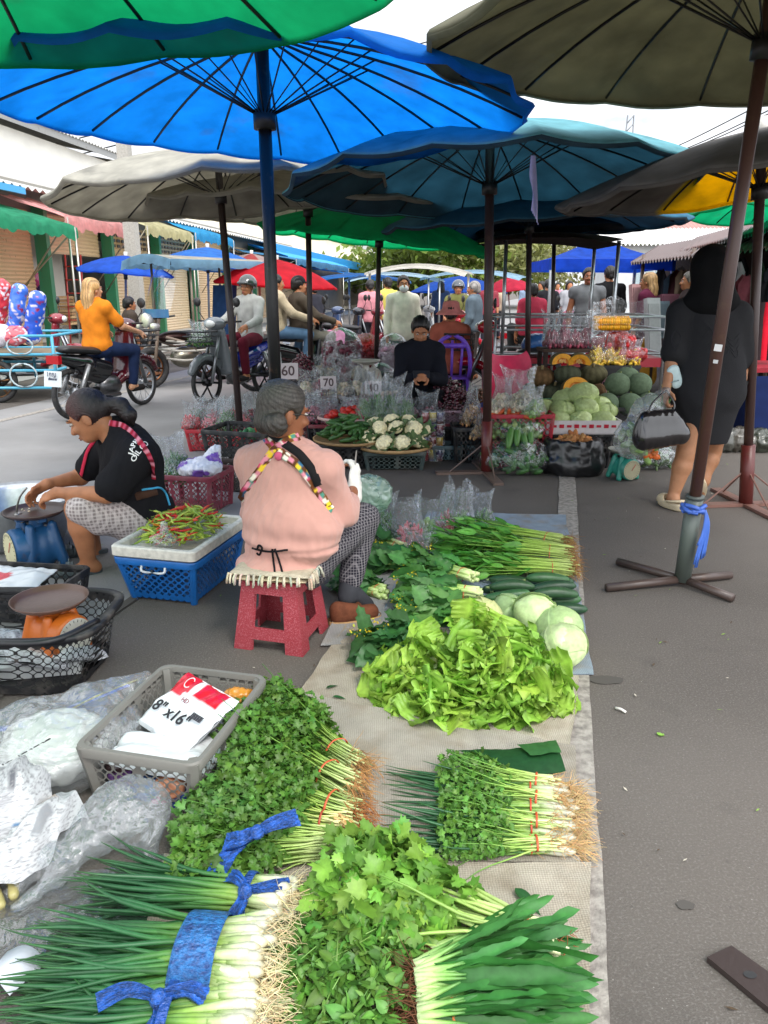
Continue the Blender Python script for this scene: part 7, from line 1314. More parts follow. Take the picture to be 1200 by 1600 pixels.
# cucumbers, tomatoes, cauliflowers
cc = G(545, 735)+A(0,.2,0); crate('small black crate under the tray of cucumbers', cc, .46, .36, .20, '#1e2023', 0, nx=9, ny=8, nz=4)
t = thing('woven_tray', 'round bamboo tray of cucumbers on the black crate', 'tray', cc+A(.0,0,.20)); g = MB(); g.lathe([(.001,.0), (.27,.0), (.30,.012), (.305,.03), (.29,.03), (.26,.01), (.001,.008)], cc+A(-.0,0,.205), 36, None, hexc('#a08058')); g.build('tray', m_wood, t)
g = MB(); n_c = 46; s = np.linspace(0, 1, 8); g.tubes(np.stack(((s-.5)*.15, .006*np.sin(s*3), 0*s), -1)[None], .021*np.clip(np.sin(math.pi*np.clip(s, .03, .97)), 0, 1)**.4, 9, hexc('#3a5f2c')); t0 = thing('cucumber', 'x', 'cucumber'); g.build('skin', m_veg, t0, local=True); P = heap_pts(n_c, .21, .17, .17, .03)+cc+A(0,0,.215)
for k in range(n_c): o = t0 if k == 0 else dup(t0); o.location = tuple(P[k]); o.rotation_euler = (0, U_(-.5, .4), U_(-1.2, 1.6)); o['label'] = 'short green cucumber heaped on the bamboo tray'; o['group'] = 'cucumbers on the bamboo tray'
g = MB(); g.ell((0,0,0), (.034,.034,.029), None, hexc('#b5261c'), 12, 8); t0 = thing('tomato', 'x', 'tomato'); g.build('skin', m_veg, t0, local=True); g = MB(); g.inst(leaf_grid(lanceo, 2, 2), RM(A([1,0,0],[-1,0,0],[0,1,0],[0,-1,0]).reshape(-1, 3), np.tile(A(0,0,1), (4, 1))), np.tile(A(0,0,.028), (4, 1)), jit('#4f7a2f', 4), U_(.018,.02,4)); g.build('calyx', m_leaf, t0, local=True)
tb_ = cc+A(.02,.42,0); round_basket('shallow pale basin full of tomatoes behind the cucumbers', tb_+A(0,0,.26), .30, .20, .08, '#c9a8a0', n=30, nz=3, hole=.4); crate('black crate lifting the basin of tomatoes', tb_, .46, .34, .25, '#1d1e22', 0, nx=9, ny=8, nz=4); P = heap_pts(44, .25, .17, .12, .02)+tb_+A(0,0,.30)
for k in range(44): o = t0 if k == 0 else dup(t0); o.location = tuple(P[k]); o.rotation_euler = (U_(-.6,.6), U_(-.6,.6), U_(0,6)); o['label'] = 'ripe red tomato heaped behind the cucumbers'; o['group'] = 'tomatoes in the basin'
cf = G(616, 736)+A(0,.2,0); crate('dark grey green crate under the tray of cauliflowers', cf, .50, .38, .15, '#3c4a48', R_(1), nx=10, ny=8, nz=4)
t = thing('woven_tray', 'wide bamboo tray holding the cauliflowers', 'tray', cf+A(0,0,.15)); g = MB(); g.lathe([(.001,.0), (.29,.0), (.315,.012), (.32,.032), (.305,.032), (.28,.012), (.001,.008)], cf+A(0,0,.155), 36, None, hexc('#b08e62')); g.build('tray', m_wood, t)
t0 = thing('cauliflower', 'x', 'cauliflower'); s = SDF(.004); n = 46; a = np.arange(n)*2.39996; zc = np.linspace(1, .05, n); q = np.sqrt(1-zc*zc)
for k in range(n): s.ell(A(q[k]*math.cos(a[k])*.062, q[k]*math.sin(a[k])*.062, zc[k]*.052), .0145+.003*math.sin(k*1.7))
s.ell((0,0,.01), (.058,.058,.048)); V, F = s.mesh(.0045); V = displace(V, F, .0030*wob(V, 190, 2)); g = MB(); g.add(V, F, hexc('#f0e4b8')); g.build('curd', m_rough, t0, local=True); g = MB(); m_ = 9; az = np.arange(m_)*6.283/m_; g.inst(COLL[0], RM(np.stack((np.cos(az), np.sin(az), .55+0*az), -1), np.stack((-np.cos(az)*.6, -np.sin(az)*.6, 1+0*az), -1)), np.stack((np.cos(az)*.02, np.sin(az)*.02, -.03+0*az), -1), jit('#5f7a4e', m_, .2), U_(.10,.135,m_)); g.build('leaves', m_leaf, t0, local=True)
cpos = [(-.20,-.16,.075), (-.08,-.20,.07), (.06,-.20,.07), (.18,-.16,.075), (-.24,-.02,.10), (-.12,-.06,.16), (.02,-.08,.17), (.16,-.05,.16), (-.02,.08,.20), (.12,.10,.19), (-.16,.10,.17), (.24,.04,.12)]
cn = ['front left end', 'front row, second from left', 'front row, third from left', 'front right end', 'left edge of the upper row', 'upper row left of centre', 'upper row centre', 'upper row right of centre', 'back centre on top', 'back right on top', 'back left by the greens bag', 'far right edge']
for k, p in enumerate(cpos): o = t0 if k == 0 else dup(t0); o.location = tuple(cf+A(*p)+A(0,0,.155)); o.rotation_euler = (.55+U_(-.3,.3)-.6*(k > 7), U_(-.4,.4), U_(0,6)); o['label'] = 'creamy cauliflower on the bamboo tray, '+cn[k]; o['group'] = 'cauliflowers on the tray'
for k, px in enumerate((572, 592, 612, 632)): bag('clear bag of leafy greens standing behind the cauliflowers', gz(px, 6.62)+A(0,0,.30), 'greens', .22, .40, group='bags of greens behind the cauliflowers')
crate('black crate behind the cauliflowers under the bags of greens', gz(602, 6.65), .6, .36, .29, '#1a1b1f', 0, nx=12, ny=8, nz=5)
t = thing('drink_pack', 'shrink wrapped stack of canned drinks beside the cauliflowers', 'drinks pack', gz(677, 6.5)); b0 = gz(677, 6.5); g = MB()
for z in range(4):
    for i in range(3):
        for j in range(2): g.lathe([(.001,.0), (.028,.0), (.031,.006), (.031,.098), (.027,.105), (.001,.104)], b0+A(-.062+.062*i, -.03+.062*j, .106*z), 12, None, np.array([hexc(c) for c in ('#9a9a9a', '#9a9a9a', ['#7a1f28', '#1f2a5a', '#5a2a20'][(z+i) % 3], ['#8a2f30', '#c9b03a', '#232f6a'][(z*2+i) % 3], '#aaaaaa', '#aaaaaa')]))
g.build('cans', m_gloss, t); g = MB(); g.box(b0+A(0,0,.215), (.20,.138,.435), None); g.build('film', m_clear, t, False)
# sacks behind
def sack(label, c, r, h, col, film_m, seed, sq=(1,1,1), br=.03, n=120, rz=0):
    t = thing('sack', label, 'sack', c, rz, 'big sacks of onions and garlic'); g = MB(); a = rng.uniform(0, 6.283, n); z = rng.uniform(.02, 1, n); P = np.stack((np.cos(a)*r*.90, np.sin(a)*r*.8, z*h*.95), -1); P[n//2:, :2] *= U_(.3, 1, (n-n//2, 1)); P[n//2:, 2] = h*U_(.85, .98, n-n//2); balls(g, P+c, br, col, sq, .18); g.lathe([(.001,.0), (r*.85,.02), (r*.88,h*.5), (r*.85,h*.88), (.001,h*.93)], c, 20, None, np.array(hexc(col))*.5, sy=.85); g.build('contents', m_veg, t)
    s = SDF(.03); s.cone(c+A(0,0,r*.5), c+A(0,0,h-r*.3), r*1.02, r*.98, .05, (A(0,1,0), .88)); s.half(c, (0,0,-1)); V, F = s.mesh(.025); V = displace(V, F, .012*wob(V, 14, seed)); g = MB(); g.add(V, F, hexc('#b03a44')); g.build('bag', film_m, t)
m_net = M_clear('red_net', tint=(.8,.25,.25), fmin=.05, fmax=.2, milk=.3, milkcol=(.7,.08,.08))
sack('big clear sack of dark purple onions left of the seated woman', gz(535, 9.3), .24, .82, '#6a2c3e', m_clear, 1, n=220, br=.034); sack('red net sack of onions behind the purple ones', gz(573, 10.0), .2, .74, '#a8323c', m_net, 2); sack('clear sack of pale pink garlic right of the green umbrella pole', gz(614, 9.4), .19, .78, '#b59aa8', m_clear, 3, n=180, br=.03); sack('dark sack of greens below the pink garlic sack', gz(596, 8.9), .17, .5, '#26301f', m_clear, 4); sack('dark green sack left of the knees of the seated woman', gz(628, 8.6), .16, .5, '#2c3324', m_clear, 5); sack('pink net sack behind the white garlic', gz(645, 9.8), .15, .5, '#b5566a', m_net, 6)
# grapes
t0 = None
def grapes(label, c, col, rx, ry, h, n, r=.014): t = thing('grape_heap', label, 'grapes', c, 0, 'heaps of grapes'); g = MB(); P = heap_pts(n, rx, ry, h)+c; P[:, 2] += .015*wob(P, 30, 3); balls(g, P, r, col, (1,1,1.15), .2); g.build('berries', m_gloss, t); return t
c = gz(712, 6.95); crate('black crate under the basket of dark grapes', c, .42, .38, .24, '#17181b', 0, nx=9, ny=8, nz=4); round_basket('pinkish round basket under the dark red grapes', c+A(0,0,.24), .20, .18, .14, '#a0828c', n=30, nz=5, hole=.6); grapes('big heap of dark red grapes in the pinkish basket', c+A(0,0,.37), '#4a1522', .23, .2, .20, 330); grapes('smaller dark grape heap behind the big one', c+A(-.05,.30,.44), '#4a1826', .2, .16, .18, 200)
grapes('tawny grape heap beside the teal umbrella pole', gz(752, 7.1)+A(0,0,.40), '#6e4630', .12, .12, .14, 130); grapes('purple grape heap behind the price card reading 60', gz(474, 8.2)+A(0,0,.52), '#5a2230', .17, .15, .26, 260); crate('dark crate under the purple grapes by the price card', gz(474, 8.2), .42, .34, .5, '#1f1c1e', 0, nx=9, ny=8, nz=6); crate('dark crate under the tawny grapes', gz(752, 7.1), .3, .3, .40, '#1c1b1e', 0, nx=8, ny=8, nz=5)
for k, px in enumerate((700, 756)): crate('empty blue green crate lying under the grape stand, %s one' % ('left', 'right')[k], gz(px, 6.55), .26, .22, .13, '#3f5a5f', 0, nx=8, ny=6, nz=3, group='empty crates under the grapes')
bag('clear bag of peanuts hanging in front of the grape basket', gz(740, 6.5)+A(0,0,.30), 'peanut', .24, .40); bag('clear bag of dried shrimp at the feet of the teal pole', gz(752, 6.3)+A(0,0,.22), 'peanut', .18, .26); crate('black crate under the bag of peanuts', gz(742, 6.5), .36, .28, .30, '#141518', 0, nx=8, ny=6, nz=5)
# ================================================================ stall right of the teal pole
def bx(mb, c, s, col, rz=0): mb.box(c, s, rotz(rz), hexc(col))
t = thing('plastic_chair', 'empty hot pink plastic chair behind the blue basket', 'chair', gz(797, 7.3)); c = gz(797, 7.3)
g = MB(); u = np.linspace(-1, 1, 15)[None]; v = np.linspace(0, 1, 16)[:, None]; y = np.where(v < .5, -.22+.8*v, .18+.10*(v-.5)*2); z = np.where(v < .5, .40-.02*np.sin(v*6.28), .40+.40*((v-.5)*2)**.8); w = np.where(v < .5, .24, .23-.05*np.clip((v-.8)/.2, 0, 1)**2); P = np.stack((u*w+0*v, y-.05*u*u*(v > .5)+0*u, z+.05*u**4+0*u), -1)+c; g.grid(P, hexc('#d81e52')); g.grid(P-A(0,-.006,.008), hexc('#d81e52')); g.build('seat_shell', m_plastic, t)
for x in (-.2, .2):
    for y_ in (-.2, .16): g = MB(); g.tube([c+A(x, y_, .4), c+A(x*1.15, y_*1.15, 0)], .018, 8, hexc('#c91a4a')); g.build('leg', m_plastic, t)
t = thing('plastic_chair', 'purple plastic chair under the woman with the pink hat', 'chair', gz(703, 9.1)); c = gz(703, 9.1); pc_ = '#7a4fd0'
g = MB(); g.box(c+A(0,.05,.43), (.42,.42,.03), None, hexc(pc_)); g.build('seat', m_plastic, t, False); g = MB(); th = np.linspace(math.pi, 0, 13); arc = [c+A(.21*math.cos(a)*1., -.20-.04*0, .55+.36*math.sin(a)**.7) for a in th]; g.tube([c+A(-.2,-.16,.43)]+arc+[c+A(.2,-.16,.43)], .024, 8, hexc(pc_))
for x in (-.1, 0, .1): g.tube([c+A(x,-.17,.44), c+A(x*1.2,-.20,.86)], .016, 6, hexc(pc_))
g.tube([c+A(-.16,-.2,.80), c+A(.16,-.2,.80)], .03, 6, hexc(pc_)); g.build('backrest', m_plastic, t)
for x in (-.19, .19):
    for y_ in (-.14, .24): g = MB(); g.tube([c+A(x, y_, .43), c+A(x*1.15, y_*1.2, 0)], .022, 8, hexc(pc_)); g.build('leg', m_plastic, t)
def heap(name, label, cat, c, n, rx, ry, h, r, col, sq=(1,1,1), k=.15, mat=None, grp=None): t = thing(name, label, cat, c, 0, grp); g = MB(); balls(g, heap_pts(n, rx, ry, h)+A(*c), r, col, sq, k); g.build('pieces', mat or m_veg, t); return t
c = gz(797, 6.75); crate('black crate under the blue basket of pale eggplants', c, .4, .36, .25, '#17181b', nx=9, ny=8, nz=4); round_basket('navy blue basket of pale eggplants with a maroon lining', c+A(0,0,.25), .26, .24, .18, '#1c2f7a', n=34, nz=5, hole=.5); heap('eggplant_heap', 'pale green round eggplants heaped in the navy basket', 'eggplants', c+A(0,0,.42), 40, .2, .18, .09, .034, '#c9c49a', (1,1,.85))
c = gz(845, 6.9); crate('dark crate under the empty green basin', c, .34, .34, .40, '#1a1c1e', nx=8, ny=8, nz=6); round_basket('shallow green plastic basin beside the pumpkins', c+A(0,0,.40), .22, .2, .10, '#0f6b45', n=30, nz=3, hole=.3)
c = gz(815, 6.15)+A(0,.15,0); crate('red plastic crate behind the bags of limes', c, .54, .38, .45, '#a82030', nx=11, ny=8, nz=8); heap('vegetable_mix', 'carrots and tomatoes laid along the rim of the red crate', 'vegetables', c+A(-.02,-.05,.43), 40, .24, .16, .05, .026, '#c9562a', (2,.7,.7)); bag('clear bag of mixed vegetables on the red crate', c+A(.02,-.05,.44), 'mush', .30, .36); bag('clear bag of white radish on the red crate', c+A(-.12,0,.44), 'garlic', .24, .3); bag('clear bag of green eggplants on the front of the red crate', c+A(.10,-.12,.42), 'lime', .24, .28)
c = G(812, 745)+A(0,.20,0)
def fat_bag(label, c, rx, ry, h, items, film_, top=None, seed=1, name='plastic_bag'):
    t = thing(name, label, 'plastic bag', c); g = MB(); n, r, col, sq = items; P = heap_pts(n, rx*.84, ry*.8, h*.92, .03); a = rng.uniform(0, 6.283, n//2); P2 = np.stack((np.cos(a)*rx*.85, np.sin(a)*ry*.85, U_(.03, h*.75, n//2)), -1); balls(g, np.vstack((P, P2))+c, r, col, sq, .2); g.build('contents', m_veg, t)
    s = SDF(.05); s.ell(c+A(0,0,h*.45), (rx, ry, h*.6)); s.half(c+A(0,0,.004), (0,0,-1)); V, F = s.mesh(.014); V = crumple((V, F), .012, 14, seed); g = MB(); g.add(V, F, (.012,.012,.013)); g.build('film', film_, t); return t
fat_bag('large clear bag of green cucumbers on the asphalt', c, .30, .22, .26, (90, .03, '#3f6b34', (2,.8,.8)), m_clear); fat_bag('open clear bag of green limes and eggplants above the cucumber bag', c+A(.0,.12,.25), .25, .20, .18, (130, .026, '#7d9a58', (1,1,1)), m_clear)
t0 = thing('cucumber', 'x', 'cucumber'); s = np.linspace(0, 1, 8); g = MB(); g.tubes(np.stack(((s-.5)*.22, .006*np.sin(s*3), 0*s), -1)[None], .030*np.clip(np.sin(math.pi*np.clip(s, .03, .97)), 0, 1)**.4, 10, hexc('#4f7a38')); g.build('skin', m_veg, t0, local=True)
for k, (x, a) in enumerate(((-.06, 1.2), (.0, 1.35), (.05, 1.9), (.11, 1.5))): o = t0 if k == 0 else dup(t0); o.location = tuple(c+A(x-.01, -.10+.02*k, .30+.02*(k % 2))); o.rotation_euler = (0, -.9, a); o['label'] = 'big pale cucumber leaning on the open bag, %s of four' % ('leftmost', 'second from left', 'third from left', 'rightmost')[k]; o['group'] = 'cucumbers on the bag'
c = G(903, 748)+A(0,.24,0); t = thing('sack', 'black plastic sack rolled open around ginger', 'sack', c); s = SDF(.05); s.cone(c+A(0,0,.10), c+A(0,0,.16), .27, .24, .05, (A(0,1,0), .8)); s.half(c, (0,0,-1)); s.sub(c+A(0,0,.32), (.22,.17,.12)); V, F = s.mesh(.013); V = crumple((V, F), .009, 9, 6); g = MB(); g.add(V, F, (.01,.01,.011)); g.build('film', M('black_polythene', (.010,.010,.011), rough=.28, spec=.6, bump=.3, bscale=20), t); heap('ginger_heap', 'knobbly ginger roots heaped in the black sack', 'ginger', c+A(0,0,.19), 80, .20, .15, .11, .030, '#a9784a', (1.8,.7,.7), .2, m_rough)
c = gz(912, 6.25)+A(0,.1,0); t = thing('cardboard_box', 'low white box with red print full of cabbages', 'box', c); g = MB(); z0 = .30
for dx, dy, sx, sy in ((0,-.2,.60,.012), (0,.2,.60,.012), (-.3,0,.012,.388), (.3,0,.012,.388)): g.box(c+A(dx, dy, z0+.05), (sx, sy, .10), None, hexc('#c9c4c4'))
g.box(c+A(0,0,z0-.006), (.6,.4,.012), None, hexc('#b9b4b4')); g.build('box', m_paper, t, False); g = MB()
for k in range(9): bx(g, c+A(-.24+.06*k, -.2085, z0+.055), (.038,.002,.03 if k % 2 else .02), '#b0283a')
g.build('red_print', m_paper, t, False); crate('black crate under the box of cabbages', c, .5, .36, .29, '#16171a', nx=10, ny=8, nz=5)
cabn = ['front left', 'front centre', 'front right', 'left of the middle row', 'centre of the middle row', 'right of the middle row', 'top of the pile', 'back left', 'upright at the back', 'back right']
for k, (x, y, z, r) in enumerate(((-.2,-.10,.08,.085), (-.02,-.12,.08,.085), (.18,-.10,.08,.085), (-.13,0,.16,.085), (.06,-.02,.17,.09), (.22,.02,.14,.08), (.04,.05,.28,.10), (-.25,.08,.17,.07), (-.1,.10,.24,.085), (.2,.12,.18,.08))):
    p = c+A(x, y, z0+z); t = cabbage('wrapped pale cabbage in the white box, '+cabn[k], 600, 1200, r, .1, '#b9c98a', 30+k, 1.25, group='cabbages in the white box'); t.location = tuple(np.array(t.location)+p-G(600, 1200, .1)); t['category'] = 'cabbage'
# pumpkins
def pumpkin(r, col, seed, n=48, m=20):
    th = np.linspace(0, 6.283, n, endpoint=False); ph = np.linspace(.01, math.pi-.01, m); rib = 1-.07*np.abs(np.cos(th*6))**3; P = np.stack((np.sin(ph)[:, None]**.8*np.cos(th)*rib, np.sin(ph)[:, None]**.8*np.sin(th)*rib, np.cos(ph)[:, None]*.66*np.ones(n)-.10*np.exp(-(np.sin(ph)[:, None]/.35)**2)*np.sign(np.cos(ph))[:, None]), -1)*r; C = np.array(hexc(col))*(1-.25*np.abs(np.cos(th*6))**3)[None, :, None]*(1+.2*wob(P/r, 4, seed))[..., None]; g = MB(); g.grid(P, C, True); return g
pp = []
for k, c_ in enumerate(('#4f5340', '#5f5a40', '#6b5236')): t = thing('pumpkin', 'x', 'pumpkin'); pumpkin(.125, c_, k).build('flesh', m_rough, t, local=True); g = MB(); g.tube([A(0,0,.06), A(.005,0,.085), A(.012,0,.10)], [.016,.011,.014], 6, hexc('#8a7a58')); g.build('stalk', m_rough, t, local=True); pp.append(t)
pc = gz(888, 7.0); crate('dark crate stack under the pumpkins', pc+A(0,.05,0), .62, .45, .28, '#1b1a1c', nx=11, ny=8, nz=5)
lay = [(-.24,-.1,.36), (0,-.14,.36), (.22,-.1,.36), (-.13,-.02,.52), (.12,-.04,.52), (-.25,.02,.66), (-.02,-.02,.68), (.22,0,.68), (.25,.1,.52), (-.27,.14,.5)]
pn = ['bottom row left', 'bottom row centre', 'bottom row right', 'middle row left', 'middle row right', 'top row left', 'top row centre', 'top row right', 'far right behind', 'far left behind']
for k, (x, y, z) in enumerate(lay): o = pp[k % 3] if k < 3 else dup(pp[k % 3]); o.location = tuple(pc+A(x, y, z)); o.rotation_euler = (U_(-.3,.3), U_(-.3,.3), U_(0,6)); o['label'] = 'mottled green brown pumpkin in the stack, '+pn[k]; o['group'] = 'stacked pumpkins'
def cut_pumpkin(label, c, r, a, tilt):
    t = thing('pumpkin_wedge', label, 'pumpkin', c, 0, 'cut pumpkins'); n = 22; th = np.linspace(-.2, math.pi+.2, n); R = eul(tilt, 0, a); g = MB(); prof = ((1, .05), (1.03, .02), (1.0, -.06), (.6, -.07))
    g.grid(np.array([[A(r*k*math.cos(x), z*r*2, r*k*math.sin(x)*.85) for x in th] for k, z in ((1.0,-.28), (1.05,-.1), (1.02,.2), (.7,.3))]) @ R.T+c, hexc('#5a5238')); g.build('rind', m_rough, t); g = MB(); g.grid(np.array([[A(r*k*math.cos(x), -.56*r-.002, r*k*math.sin(x)*.85) for x in th] for k in (1.0, .8, .56)]) @ R.T+c, hexc('#d8941a')); g.grid(np.array([[A(r*.56*math.cos(x)*q, -.56*r+.3*r*(1-q), r*.56*math.sin(x)*.85*q) for x in th] for q in (1.0, .8, .4)]) @ R.T+c, hexc('#c9701f')); g.build('orange_flesh', m_veg, t); g = MB(); P = np.stack((U_(-.3,.3,26)*r, np.full(26, -.42*r), U_(.05,.35,26)*r), -1); balls(g, P @ R.T+c, .012, '#d9a860', (1.3,.5,.8)); g.build('seeds', m_veg, t)
cut_pumpkin('cut orange pumpkin wedge on top of the stack, left one', pc+A(-.09,-.04,.79), .095, .1, 0); cut_pumpkin('cut orange pumpkin wedge on top of the stack, right one', pc+A(.07,-.05,.79), .095, -.15, .1); cut_pumpkin('cut orange pumpkin wedge leaning in the middle of the stack', pc+A(.02,-.16,.57), .115, 0, -.2)
for k, px in enumerate((858, 876, 894, 912)): bag('clear bag of shallots lined up behind the cut pumpkins, %s' % ('leftmost', 'second', 'third', 'rightmost')[k], gz(px, 7.5)+A(0,0,.88), 'shallot', .2, .34)
t = thing('table', 'dark plank table behind the pumpkins', 'table', gz(890, 7.55)); g = MB(); c = gz(890, 7.55); bx(g, c+A(0,0,.86), (.62,.34,.03), '#3a2a22'); g.build('top', m_wood, t, False)
for x in (-.28, .28):
    for y in (-.14, .14): g = MB(); g.box(c+A(x, y, .42), (.04,.04,.845), None, hexc('#2c211c')); g.build('leg', m_wood, t, False)
# bananas, red net, black box, wax gourds
c = gz(950, 7.5); t = thing('storage_box', 'black plastic box lifting the bananas', 'box', c); g = MB(); bx(g, c+A(0,0,.35), (.46,.4,.70), '#0f0f11'); bx(g, c+A(0,0,.715), (.48,.42,.03), '#17171a'); g.build('box', m_plastic, t, False); crate('pink crate left of the black box', gz(925, 7.35), .2, .34, .62, '#9a6a78', nx=6, ny=8, nz=9)
g = MB(); n = 40; a = np.linspace(-1, 1, 9); t = thing('banana_bunch', 'bunch of small yellow bananas at the top under the clear sheet', 'bananas', c+A(0,0,1.08)); yy = np.linspace(-.16, .16, n//2); X = np.stack([np.stack((yy[k % 20]+.0*a, -.05*np.cos(a)+.05*(k//20), .06*np.sin(a*1.2)+.02*(k//20)), -1) for k in range(n)])+c+A(-.03,-.05,1.10); g.tubes(X, .013*np.array((.4,.8,1,1,1,1,1,.8,.4)), 6, jit('#d99a14', n, .12)); g.build('fingers', m_veg, t)
fat_bag('bright red net bag piled above the banana bags', c+A(.03,0,.86), .20, .14, .16, (40, .03, '#c01a22', (1.3,1,1)), m_net); fat_bag('long red net bag drooping to the right of the banana bags', c+A(.16,-.06,.76), .17, .12, .12, (40, .03, '#a8323a', (1.3,1,1)), m_net, seed=4)
for k, x in enumerate((-.16, -.04, .08, .17)): bag('clear bag of bananas on the black box, %s' % ('leftmost', 'second from left', 'third from left', 'rightmost')[k], c+A(x,-.10,.73), 'banana', .2, .28)
g = MB(); P = np.array([[c+A(-.24+.5*u, -.15+.1*math.sin(u*3), .95+.38*v+.03*math.sin(u*9+v*4)) for u in np.linspace(0, 1, 16)] for v in np.linspace(0, 1, 8)]); g.grid(P); tag(base_at(g.build('plastic_sheet', m_clear)), 'clear plastic sheet standing behind the bananas', 'plastic sheet')
c = gz(976, 6.75); crate('upper black crate holding the wax gourds', c+A(0,0,.24), .5, .38, .20, '#131416', nx=10, ny=8, nz=4); crate('lower black crate under the wax gourds', c, .5, .38, .23, '#151618', nx=10, ny=8, nz=4)
t0 = thing('wax_gourd', 'x', 'wax gourd'); g = MB(); g.ell((0,0,0), (.115,.105,.10), None, hexc('#5f7058'), 20, 14); g.build('skin', m_rough, t0, local=True); g = MB(); g.tube([A(0,0,.095), A(.004,0,.115)], .008, 6, hexc('#6f7a4a')); g.build('stalk', m_rough, t0, local=True)
for k, (x, y, z) in enumerate(((-.17,-.1,.46), (.02,-.12,.46), (.19,-.08,.46), (-.06,0,.62), (.13,0,.62), (.05,.1,.66))): o = t0 if k == 0 else dup(t0); o.location = tuple(c+A(x, y, z)); o.rotation_euler = (U_(-.5,.5), U_(-.5,.5), U_(0,6)); o['label'] = 'dusty green wax gourd on the black crates, '+['lower left', 'lower middle', 'lower right', 'upper left', 'upper right', 'upper back'][k]; o['group'] = 'wax gourds on the black crates'
scale('turquoise weighing scale on the asphalt beside the ginger', G(978, 752)+A(0,.1,0), '#2f8a78', '#a9a488', R_(20), '#6a6a60', .95, .13, .18)
# handbag and carrier bags of the woman in black
t = thing('handbag', 'shiny black leather handbag hanging from the left hand of the woman in black', 'handbag', W(1033, 690, 4.86)); s = SDF(.03); s.cone(W(1006, 688, 4.86), W(1062, 680, 4.86), .068, .064, .05, (A(0,1,0), .9)); s.cone(W(1006, 664, 4.86), W(1054, 658, 4.86), .045, .042, .09, (A(0,1,0), .8)); s.cone(W(1010, 650, 4.86), W(1048, 646, 4.86), .022, .022, .07); V, F = s.mesh(.007); V = displace(V, F, .005*wob(V*A(1.6,1,.5), 14, 2)); g = MB(); g.add(V, F, (.014,.012,.013)); g.build('body', m_gloss, t)
g = MB(); h_ = J_b = W(1041, 612, 4.93)
for a, b in (((1012, 655), 4.84), ((1048, 650), 4.88)): g.tube(spline([W(a[0], a[1], b), W(a[0]+6, 632, b+.01), h_+A(0,0,.01)], 8), .0065, 6, (.015,.013,.014))
g.build('handle', m_gloss, t)
t = thing('plastic_bag', 'white and clear carrier bags of vegetables held behind the black handbag', 'plastic bag', W(1000, 690, 4.98)); s = SDF(.05); s.ell(W(992, 685, 5.0), (.13,.10,.13)); s.ell(W(1012, 652, 5.0), (.11,.08,.13)); s.cone(W(1015, 640, 5.0), h_, .07, .02, .05); V, F = s.mesh(.012); V = crumple((V, F), .012, 16, 2); g = MB(); g.add(V, F); g.build('film', m_milky, t); g = MB(); P = rdir(26, .05)+W(995, 685, 5.0); balls(g, P, .035, '#7a9a5a', (1.4,.7,.7)); balls(g, rdir(8, .03)+W(1018, 706, 5.0), .03, '#c9642a', (1.4,.8,.6)); g.build('vegetables', m_veg, t); g = MB()
for k in range(9): g.tube([W(1036+U_(-4,4), 640, 4.97), W(1042+U_(-8,10), 618, 4.97)], .006, 5, hexc('#4f7a3a'))
g.build('green_stalks', m_stem, t)
fat_bag('clear bag of cut stalks lying on the ground behind the turquoise scale', G(1020, 735)+A(0,.15,0), .22, .16, .20, (40, .03, '#5f7a4a', (2,.4,.4)), m_clear, seed=8)
# foreground clear bags behind the choy sum
for k, (px, py, kd, w, h) in enumerate(((588, 800, 'greens', .2, .30), (600, 830, 'greens', .22, .32), (640, 838, 'rosy', .22, .38), (668, 830, 'lime', .24, .36), (695, 828, 'rosy', .2, .36), (720, 825, 'greens', .22, .34), (752, 815, 'greens', .2, .28), (655, 862, 'lime', .18, .24))): bag('tall empty topped clear bag at the back of the mat, %s' % ('behind the glove', 'by the knee in tweed', 'tallest with red inside', 'with limes', 'next to the limes', 'before the water spinach', 'furthest right', 'lying lowest in front')[k], G(px, py+25, 0), kd, w, h, group='clear bags at the back of the mat')
t = thing('plastic_bag', 'pale green bag held under the white glove', 'plastic bag', W(575, 775, 3.75)); s = SDF(.05); s.ell(W(578, 772, 3.75), (.11,.09,.09)); s.cone(W(565, 755, 3.7), W(575, 775, 3.75), .03, .08); V, F = s.mesh(.009); V = crumple((V, F), .009, 20, 2); g = MB(); g.add(V, F, hexc('#9fc0a8')); g.build('film', M_clear('green_tinted_film', tint=(.75,.9,.8), milk=.45, milkcol=(.55,.75,.6)), t)
# ---------------------------------------------------------------- right-hand clothes stalls
t = thing('market_stall', 'dim stall with rusty corrugated awning behind the woman in black', 'stall', A(5.4, 10, 0)); g = MB(); corrugated(g, W(985, 412, 13), W(1230, 385, 8.2), W(1260, 345, 9.5), W(1030, 385, 15), 40, .03, hexc('#4f342d')); corrugated(g, W(1060, 395, 12), W(1240, 350, 8.5), W(1260, 325, 10), W(1090, 372, 14), 40, .03, hexc('#5c3a32')); g.build('roof', m_paint, t)
for px, Y in ((988, 12.9), (1062, 11), (1120, 9.4), (1195, 8.3)): p = gz(px, Y); g = MB(); g.tube([p, p+A(0,0,1.95)], .03, 6, hexc('#6a5a50')); g.build('post', m_paint, t)
g = MB(); g.add([A(6.0,7.5,0), A(9.5,7.5,0), A(9.5,7.5,2.5), A(6.0,7.5,2.5)], [(0,1,2,3)], hexc('#2a2626')); a, b = gz(1010, 15.5), gz(1230, 9.8); g.add([a, b, b+A(0,0,2.2), a+A(0,0,2.2)], [(0,1,2,3)], hexc('#3a302e')); g.build('back_panel', m_rough, t, False)
cl = ['#2b2b30', '#6a6a6e', '#3a4a5a', '#9a9a9a', '#4a2a30', '#1c1c20', '#7a6a58', '#5a2a3a', '#c0c0c4', '#2a3a2c', '#8a4a54', '#34343c']
